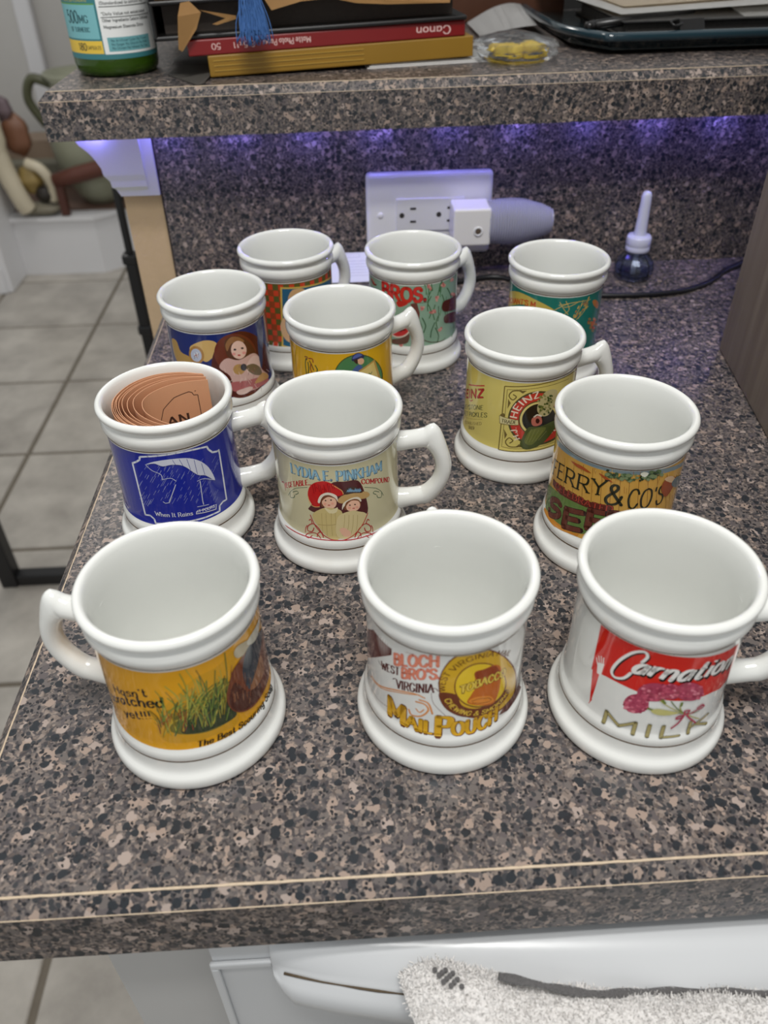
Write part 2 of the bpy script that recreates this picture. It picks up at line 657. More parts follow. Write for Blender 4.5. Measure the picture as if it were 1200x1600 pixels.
def art_mesh(name, layers, place, cuts_u=(), cuts_v=(), vmin=None, vmax=None):
    """flat coloured shapes laid on a surface; place(u, v, layer) -> (point, normal)"""
    bm = bmesh.new()
    cols = []
    for li, (col, polys) in enumerate(layers):
        cols.append(col)
        for P in polys:
            if len(P) < 3:
                continue
            try:
                tris = tessellate_polygon([[Vector((p[0], p[1], 0)) for p in P]]) if len(P) > 4 else None
            except Exception:
                continue
            vs = [bm.verts.new((p[0], p[1], li)) for p in P]
            if tris is None:
                try:
                    bm.faces.new(vs)
                except ValueError:
                    pass
            else:
                for t in tris:
                    try:
                        bm.faces.new([vs[i] for i in t])
                    except ValueError:
                        pass
    for lst, ax in ((cuts_u, 0), (cuts_v, 1)):
        for c in lst:
            co, no = [0, 0, 0], [0, 0, 0]
            co[ax] = c
            no[ax] = 1
            bmesh.ops.bisect_plane(bm, geom=bm.verts[:] + bm.edges[:] + bm.faces[:], dist=1e-5, plane_co=co, plane_no=no)
    if vmin is not None:
        bmesh.ops.bisect_plane(bm, geom=bm.verts[:] + bm.edges[:] + bm.faces[:], dist=1e-5, plane_co=(0, vmin, 0), plane_no=(0, -1, 0), clear_outer=True)
        bmesh.ops.bisect_plane(bm, geom=bm.verts[:] + bm.edges[:] + bm.faces[:], dist=1e-5, plane_co=(0, vmax, 0), plane_no=(0, 1, 0), clear_outer=True)
    bm.normal_update()
    flip = [f for f in bm.faces if f.normal.z < 0]
    if flip:
        bmesh.ops.reverse_faces(bm, faces=flip)
    loose = [v for v in bm.verts if not v.link_faces]
    bmesh.ops.delete(bm, geom=loose, context='VERTS')
    bm.verts.index_update()
    lay = [int(round(f.verts[0].co.z)) for f in bm.faces]
    pos, nor = [], []
    for v in bm.verts:
        p, n = place(v.co.x, v.co.y, v.co.z)
        pos.append(p)
        nor.append(n)
    me = bpy.data.meshes.new(name)
    bm.to_mesh(me)
    bm.free()
    for v, p in zip(me.vertices, pos):
        v.co = p
    ca = me.color_attributes.new('ink', 'FLOAT_COLOR', 'CORNER')
    buf = []
    for f, l in zip(me.polygons, lay):
        c = cols[l]
        buf += [c[0], c[1], c[2], 1.0] * f.loop_total
    ca.data.foreach_set('color', buf)
    me.polygons.foreach_set('use_smooth', [True] * len(me.polygons))
    me.update()
    me.normals_split_custom_set_from_vertices([tuple(n) for n in nor])
    return me


def flat_place(origin, ux, uy, mm=0.001):
    o, x, y = Vector(origin), Vector(ux).normalized(), Vector(uy).normalized()
    n = x.cross(y)

    def f(u, v, li):
        return o + x * (u * mm) + y * (v * mm) + n * (0.00006 + li * 0.00002), n
    return f

# ------------------------------------------------------------------ label artwork, millimetres x 10 on the mug wall (u from the label's middle, v above the counter)
# p colour smoothing points | l colour width/100 smoothing points | t colour words height/10 thick thin serif slant outline baseline

# ------------------------------------------------------------------ the setting
def struct(name, o):
    o.name = name
    o['kind'] = 'structure'
    return o


FLOOR_Z = -0.91
floor = struct('floor', box('floor', (-4.0, -1.0, FLOOR_Z - 0.05), (2.5, 4.6, FLOOR_Z - 0.004), MAT['grout']))
tile_me = None
xs = [-0.31 - 0.425 * k for k in range(-2, 4)]
ys = [1.307 + 0.4135 * k for k in range(-4, 6)]
for i in range(len(xs) - 1):
    for j in range(len(ys) - 1):
        x1, x0 = xs[i], xs[i + 1]
        y0, y1 = ys[j], ys[j + 1]
        if tile_me is None:
            bm = bmesh.new()
            box_bm(bm, (-(x1 - x0) / 2 + 0.006, -(y1 - y0) / 2 + 0.006, -0.012), ((x1 - x0) / 2 - 0.006, (y1 - y0) / 2 - 0.006, 0.0), 0.0025, 1)
            tile_me = from_bm('floor_tile', bm)
            tile_me.materials.append(MAT['tile'])
        t = link('floor_tile', tile_me, floor)
        t.location = ((x0 + x1) / 2, (y0 + y1) / 2, FLOOR_Z)

wall_back = struct('wall_back', box('wall_back', (-4.0, 3.75, FLOOR_Z), (2.5, 3.85, 1.6), MAT['white_wall']))
wall_trim = struct('trim_1', box('trim_1', (-1.13, 3.70, FLOOR_Z + 0.2), (-1.06, 3.749, 1.6), MAT['trim_white'], bevel=0.01))

# white raised hearth with a brown slab, far left
hearth = empty('hearth', (-0.95, 3.2, FLOOR_Z))
tag(hearth, 'white raised hearth with brown slab top on the tiled floor', 'hearth')
prism('hearth_base', [(-0.35, -0.16), (0.14, -0.16), (0.26, -0.06), (0.40, -0.06), (0.40, 0.50), (-0.35, 0.50)], 2, 0.0, 0.215, MAT['trim_white'], hearth)
prism('hearth_slab', [(-0.36, -0.175), (0.145, -0.175), (0.268, -0.072), (0.41, -0.072), (0.41, 0.50), (-0.36, 0.50)], 2, 0.215, 0.232, MAT['trim_white'], hearth)
box('hearth_top', (-0.34, -0.10, 0.232), (0.40, 0.50, 0.236), MAT['brown_slab'], hearth)
hb = box('hearth_back_step', (-0.34, 0.21, 0.236), (0.40, 0.30, 0.33), plain('grey_green_stone', (128, 126, 112), 0.6, var=0.1, scale=10), hearth)
box('hearth_back_ledge', (-0.34, 0.30, 0.33), (0.40, 0.45, 0.40), plain('pinkish_stone', (150, 130, 112), 0.6, var=0.1, scale=10), hearth)

# white pillar in front of the hearth's left end
pillar = empty('white_pillar', (-1.36, 3.0, FLOOR_Z))
tag(pillar, 'white painted pillar cut off by the left edge of the picture', 'pillar')
box('pillar_shaft', (-0.24, -0.14, 0), (0.235, 0.16, 0.60), MAT['trim_white'], pillar, 0.006)
box('pillar_plinth', (-0.25, -0.15, 0), (0.215, -0.139, 0.10), MAT['trim_white'], pillar, 0.004)

# decorations on the hearth (seen far out of focus)
bmv = lathe_mesh('vase_body', [(0.0, 0.0), (0.07, 0.0), (0.10, 0.04), (0.145, 0.14), (0.155, 0.24), (0.145, 0.33), (0.11, 0.40), (0.10, 0.43), (0.125, 0.46), (0.118, 0.465), (0.09, 0.43), (0.0, 0.40)], 40)
vase = empty('pale_green_vase', (-0.80, 3.225, FLOOR_Z + 0.2365))
tag(vase, 'pale green glazed vase standing on the white hearth', 'vase')
link('vase_body', bmv, vase, plain('celadon_glaze', (150, 152, 132), 0.35, var=0.2, scale=9))
for sx in (-1, 1):
    link('vase_handle', tube_mesh('vase_handle', catmull([(sx * 0.10, 0, 0.42), (sx * 0.17, 0, 0.44), (sx * 0.20, 0, 0.37), (sx * 0.155, 0, 0.28)], 6), 0.018, 8), vase, plain('moss_green_glaze', (84, 86, 62), 0.4, var=0.2))

log = empty('red_brown_log', (-0.78, 3.02, FLOOR_Z + 0.2365))
tag(log, 'red brown wooden beam leaning in front of the green vase', 'beam')
link('beam_body', tube_mesh('beam_body', [(-0.14, 0.02, 0.125), (-0.05, 0.02, 0.145), (0.10, 0.015, 0.18), (0.25, 0.01, 0.225)], [0.026, 0.03, 0.03, 0.03], 10), log, plain('red_brown_wood', (92, 50, 38), 0.5, var=0.3, scale=20))
for s in (-0.125, 0.22):
    box('beam_foot', (s - 0.014, 0.005, 0.0), (s + 0.014, 0.035, 0.115 if s < 0 else 0.20), plain('beam_foot_wood', (80, 44, 34), 0.5), log)

fig = empty('harvest_figurine', (-1.02, 3.06, FLOOR_Z + 0.236))
tag(fig, 'cream and brown sculpted figurine with gold fruit on the hearth', 'figurine')
rr = random.Random(5)


def lump(name, loc, r, mat, parent, sq=(1, 1, 1), seed=1):
    bm = bmesh.new()
    bmesh.ops.create_icosphere(bm, subdivisions=3, radius=1.0)
    q = random.Random(seed)
    ph = [q.uniform(0, 6) for _ in range(6)]
    for v in bm.verts:
        k = 1 + 0.10 * math.sin(4 * v.co.x + ph[0]) * math.sin(5 * v.co.y + ph[1]) + 0.07 * math.sin(7 * v.co.z + ph[2])
        v.co = Vector((v.co.x * r * sq[0] * k + loc[0], v.co.y * r * sq[1] * k + loc[1], v.co.z * r * sq[2] * k + loc[2]))
    return link(name, from_bm(name, bm, True), parent, mat)


cream = plain('cream_glaze', (206, 196, 172), 0.4, var=0.12, scale=14)
link('drapery', tube_mesh('drapery', catmull([(-0.12, -0.02, 0.50), (-0.085, -0.03, 0.42), (-0.075, -0.05, 0.30), (-0.06, -0.05, 0.18), (-0.035, -0.05, 0.08), (-0.02, -0.04, 0.03)], 5), [0.05] * 6 + [0.046] * 6 + [0.036] * 6 + [0.034] * 8, 12), fig, cream)
lump('figurine_base', (0.02, 0.0, 0.022), 0.065, plain('grey_glaze', (130, 124, 108), 0.5, var=0.2), fig, (1.3, 0.7, 0.34), 2)
lump('gold_fruit', (0.005, 0.0, 0.13), 0.048, plain('gold_fruit_glaze', (150, 128, 76), 0.4, var=0.2), fig, (1.0, 0.7, 1.0), 3)
lump('dark_cavity', (0.045, -0.01, 0.075), 0.03, plain('dark_glaze', (40, 34, 28), 0.5), fig, (1, 0.7, 1), 4)
lump('brown_figure', (-0.01, 0.03, 0.28), 0.055, plain('brown_glaze', (124, 84, 62), 0.5, var=0.3, scale=20), fig, (0.9, 0.6, 1.4), 5)
lump('purple_cloth', (-0.035, 0.02, 0.37), 0.04, plain('mauve_glaze', (110, 94, 100), 0.5, var=0.2), fig, (0.9, 0.6, 1.1), 6)
link('cream_arm', tube_mesh('cream_arm', catmull([(0.01, -0.01, 0.19), (0.06, -0.02, 0.17), (0.085, -0.01, 0.11), (0.075, 0.0, 0.05)], 6), 0.02, 10), fig, cream)

# black cabinet of the living room, behind the bar
blk = empty('black_cabinet', (0.62, 3.35, FLOOR_Z))
tag(blk, 'tall black cabinet in the room behind the supplement bottle', 'cabinet')
box('cabinet_body', (-1.14, -0.20, 0.0), (1.2, 0.30, 1.9), MAT['black_wood'], blk, 0.006)
for k in range(2):
    box('cabinet_door', (-1.11 + k * 1.15, -0.225, 0.05), (0.02 + k * 1.15, -0.201, 1.85), MAT['black_wood'], blk, 0.004)

# black metal frame with feet on the tiles beside the bar
gate = empty('black_floor_frame', (-0.40, 1.19, FLOOR_Z))
tag(gate, 'black metal floor frame with upright posts standing left of the bar', 'frame')
box('post', (-0.232, -0.018, 0.0), (-0.196, 0.018, 0.95), MAT['black_metal'], gate, 0.003)
box('post', (0.199, -0.010, 0.0), (0.219, 0.010, 0.73), MAT['black_metal'], gate, 0.003)
box('upper_tube', (0.203, -0.006, 0.73), (0.215, 0.006, 1.30), MAT['black_metal'], gate, 0.003)
box('bottom_rail', (-0.196, -0.014, 0.0), (0.198, 0.016, 0.030), MAT['black_metal'], gate, 0.003)
for z in (0.60, 0.73):
    box('clamp', (0.196, -0.014, z), (0.223, 0.014, z + 0.018), MAT['black_metal'], gate, 0.004)

# ---- the counter
LAM = MAT['laminate']
counter = empty('countertop', (0, 0, 0))
tag(counter, 'speckled granite-look laminate countertop that carries the twelve mugs', 'countertop')
BV = 0.0068
D = 0.665
T0 = -0.0430
box('slab', (0.0, 0.0, -0.012), (1.30, D, 0.0), LAM, counter)
prism('front_bevel', [(0.0, -0.0002), (0.0, -0.012), (-BV, -0.012), (-BV, -BV)], 0, -BV * 0.0, 1.30, LAM, counter)
prism('side_bevel', [(0.0, -0.0002), (0.0, -0.012), (-BV, -0.012), (-BV, -BV)], 1, 0.0, D, LAM, counter)
# corner piece of the bevel
cb = bmesh.new()
vs = [cb.verts.new(v) for v in [(0, 0, -0.0002), (-BV, 0, -BV), (0, -BV, -BV), (-BV, 0, -0.012), (0, -BV, -0.012), (0, 0, -0.012), (-BV, -BV, -0.012), (-BV, -BV, -BV)]]
for f in ((0, 1, 7, 2), (1, 3, 6, 7), (2, 7, 6, 4), (3, 5, 4, 6)):
    cb.faces.new([vs[i] for i in f])
link('corner_bevel', from_bm('corner_bevel', cb), counter, LAM)
# edges: the side bevel polygon is given in (x, z), so the two strips below close the slab
prism('front_edge', [(-BV, -0.012), (-BV, T0), (0.012, T0), (0.012, -0.012)], 0, -BV, 1.30, LAM, counter)
prism('side_edge', [(-BV, -0.012), (-BV, T0), (0.012, T0), (0.012, -0.012)], 1, 0.012, D, LAM, counter)
srand = random.Random(11)


def seam(name, a, b, w, parent, n=160):
    P = []
    for k in range(n + 1):
        t = k / n
        P.append(Vector(a).lerp(Vector(b), t) + Vector((srand.uniform(-1, 1), srand.uniform(-1, 1), srand.uniform(-1, 1))) * w * 0.14)
    return link(name, tube_mesh(name, P, [w * srand.uniform(0.8, 1.15) for _ in range(n + 1)], 6), parent, MAT['seam'])


seam('seam', (0, 0, -0.0003), (1.3, 0, -0.0003), 0.00065, counter, 400)
seam('seam', (0, 0, -0.0003), (0, D, -0.0003), 0.00055, counter, 200)
seam('seam', (-BV, -BV, -BV), (1.3, -BV, -BV), 0.00028, counter, 200)

cabx = 0.038
cab = empty('base_cabinet', (0, 0, FLOOR_Z))
tag(cab, 'white base cabinet end under the countertop beside the dishwasher', 'cabinet')
box('carcass', (cabx, 0.045, 0.10), (1.28, 0.63, 0.91 + T0), MAT['cabinet_white'], cab)
box('stile', (cabx, 0.02, 0.10), (0.096, 0.045, 0.91 + T0), MAT['cabinet_white'], cab, 0.001)
box('toe_kick', (cabx + 0.02, 0.08, 0.0), (1.26, 0.62, 0.10), MAT['cabinet_white'], cab)

# ---- dishwasher
dw = empty('dishwasher', (0.40, 0.0, FLOOR_Z))
tag(dw, 'white enamelled dishwasher with a long bowed handle under the counter', 'dishwasher')
zt = 0.91 + T0 - 0.004
box('door', (-0.300, 0.001, 0.12), (0.300, 0.044, 0.66), MAT['white_gloss'], dw, 0.004)
prism('control_panel', [(0.044, zt), (0.002, zt), (0.0, zt - 0.006), (0.0, 0.670), (0.004, 0.664), (0.044, 0.664)], 0, -0.300, 0.300, MAT['white_gloss'], dw, False)
box('panel_rim', (-0.3015, -0.0025, zt - 0.030), (0.3015, 0.0, zt - 0.025), MAT['white_gloss'], dw, 0.001)
box('panel_side_rim', (-0.3015, -0.0025, 0.664), (-0.2975, 0.0, zt - 0.030), MAT['white_gloss'], dw, 0.001)


def handle_out(x):
    """how far the bowed handle stands out from the panel at local x"""
    t = max(0.0, min(1.0, (x + 0.272) / 0.544))
    return 0.003 + 0.033 * math.sin(math.pi * t) ** 0.75


SEAM_Z = 0.91 - 0.075
V, Fc = [], []
nst = 48
for i in range(nst + 1):
    x = -0.272 + 0.544 * (0.5 - 0.5 * math.cos(math.pi * i / nst))
    o_ = handle_out(x)
    e = min(1.0, math.sin(math.pi * i / nst) * 4.0) if 0 < i < nst else 0.02
    sec = [(0.003, SEAM_Z + 0.022), (-0.45 * o_, SEAM_Z + 0.014), (-0.85 * o_, SEAM_Z + 0.004), (-o_, SEAM_Z), (-o_ - 0.004 * e, SEAM_Z - 0.004), (-o_ - 0.0065 * e, SEAM_Z - 0.012 * e),
           (-o_ - 0.0055 * e, SEAM_Z - 0.022 * e), (-o_ - 0.001 * e, SEAM_Z - 0.029 * e), (-o_ + 0.006, SEAM_Z - 0.031 * e), (0.003, SEAM_Z - 0.026 * e)]
    V += [(x, yy, zz) for yy, zz in sec]
m_ = 10
for i in range(nst):
    for k in range(m_):
        j = (k + 1) % m_
        Fc.append((i * m_ + k, i * m_ + j, (i + 1) * m_ + j, (i + 1) * m_ + k))
Fc += [tuple(range(m_)), tuple(range(nst * m_, nst * m_ + m_))]
bm = bmesh.new()
vv = [bm.verts.new(v) for v in V]
for f in Fc:
    bm.faces.new([vv[i] for i in f])
hand = link('handle', from_bm('handle', bm, True), dw, MAT['white_gloss'])
seam_pts = []
for k in range(0, 61):
    x = -0.266 + 0.532 * k / 60
    seam_pts.append(Vector((x, -handle_out(x) - 0.0008, SEAM_Z + 0.0002 + srand.uniform(-1, 1) * 0.0003)))
link('handle_joint', tube_mesh('handle_joint', seam_pts, [0.0005 * srand.uniform(0.6, 1.3) for _ in seam_pts], 5), hand, plain('grime', (84, 70, 52), 0.8, var=0.4, scale=400))

# ---- knee wall behind the counter, backsplash, corbel, bar shelf
struct('wall_knee', box('wall_knee', (-0.043, D + 0.004, FLOOR_Z), (1.30, D + 0.12, 0.153), MAT['tan_wall']))
struct('wall_backsplash', box('wall_backsplash', (-0.003, D, 0.0), (1.30, D + 0.0039, 0.153), LAM))
struct('trim_2', box('trim_2', (-0.0045, D - 0.0006, 0.0), (-0.0030, D + 0.0038, 0.153), plain('dark_joint', (44, 34, 30), 0.7)))

corb = empty('crown_moulding', (0, D, 0.0))
tag(corb, 'white crown moulding capping the tan wall under the bar shelf', 'moulding')
mz = 0.1535
prof = [(-0.043, 0.0865), (-0.0435, 0.092), (-0.050, 0.0955), (-0.0505, 0.101), (-0.0555, 0.107), (-0.056, 0.113), (-0.0585, 0.120), (-0.064, 0.128), (-0.072, 0.136), (-0.0745, 0.142), (-0.0755, mz), (-0.0045, mz), (-0.0045, 0.0865)]
prism('moulding_face', prof, 1, -0.004, 0.124, MAT['trim_white'], corb)
fp = [(-0.0042, 0.0865), (-0.0044, 0.092), (-0.0052, 0.0955), (-0.0052, 0.101), (-0.0060, 0.107), (-0.0062, 0.113), (-0.0068, 0.120), (-0.0078, 0.128), (-0.0090, 0.136), (-0.0095, 0.142), (-0.0095, mz), (-0.0038, mz)]
V = []
for k, (yy, zz) in enumerate(fp):
    xl = prof[min(k, 10)][0]
    V += [(xl, yy, zz), (-0.0150, yy, zz)]
bm = bmesh.new()
vv = [bm.verts.new(v) for v in V]
for k in range(len(fp) - 1):
    bm.faces.new([vv[2 * k], vv[2 * k + 1], vv[2 * k + 3], vv[2 * k + 2]])
bm.faces.new([vv[2 * k] for k in range(len(fp))])
bm.faces.new([vv[2 * k + 1] for k in range(len(fp))][::-1])
bm.faces.new([vv[0], vv[1], vv[2 * len(fp) - 1], vv[2 * len(fp) - 2]])
link('moulding_steps', from_bm('moulding_steps', bm), corb, MAT['trim_white'])

TILT = 0.0085


def on_shelf(o):
    """the bar shelf is not quite level: it rises a little to the right, and so does what lies on it"""
    o.location.z += (o.location.x - 0.24) * TILT
    o.rotation_euler.y -= TILT
    return o


shelf = on_shelf(empty('bar_shelf', (0, 0, 0)))
tag(shelf, 'thick granite-look laminate bar shelf raised above the backsplash', 'shelf')
SZ0, SZ1, SZ2, SY, SX = 0.154, 0.186, 0.193, 0.605, -0.0805
box('shelf_slab', (SX, SY, SZ0), (1.30, 1.02, SZ1), LAM, shelf)
bm = bmesh.new()
lo = [(SX, SY, SZ1), (1.30, SY, SZ1), (1.30, 1.02, SZ1), (SX, 1.02, SZ1)]
hi = [(SX + BV, SY + BV, SZ2), (1.30, SY + BV, SZ2), (1.30, 1.02, SZ2), (SX + BV, 1.02, SZ2)]
a = [bm.verts.new(v) for v in lo]
b2 = [bm.verts.new(v) for v in hi]
bm.faces.new(b2)
for i in range(4):
    j = (i + 1) % 4
    bm.faces.new([a[i], a[j], b2[j], b2[i]])
link('shelf_bevel', from_bm('shelf_bevel', bm), shelf, LAM)
seam('shelf_seam', (SX + BV, SY + BV, SZ2), (1.3, SY + BV, SZ2), 0.0004, shelf, 200)
seam('shelf_seam', (SX, SY, SZ1), (1.3, SY, SZ1), 0.00025, shelf, 100)

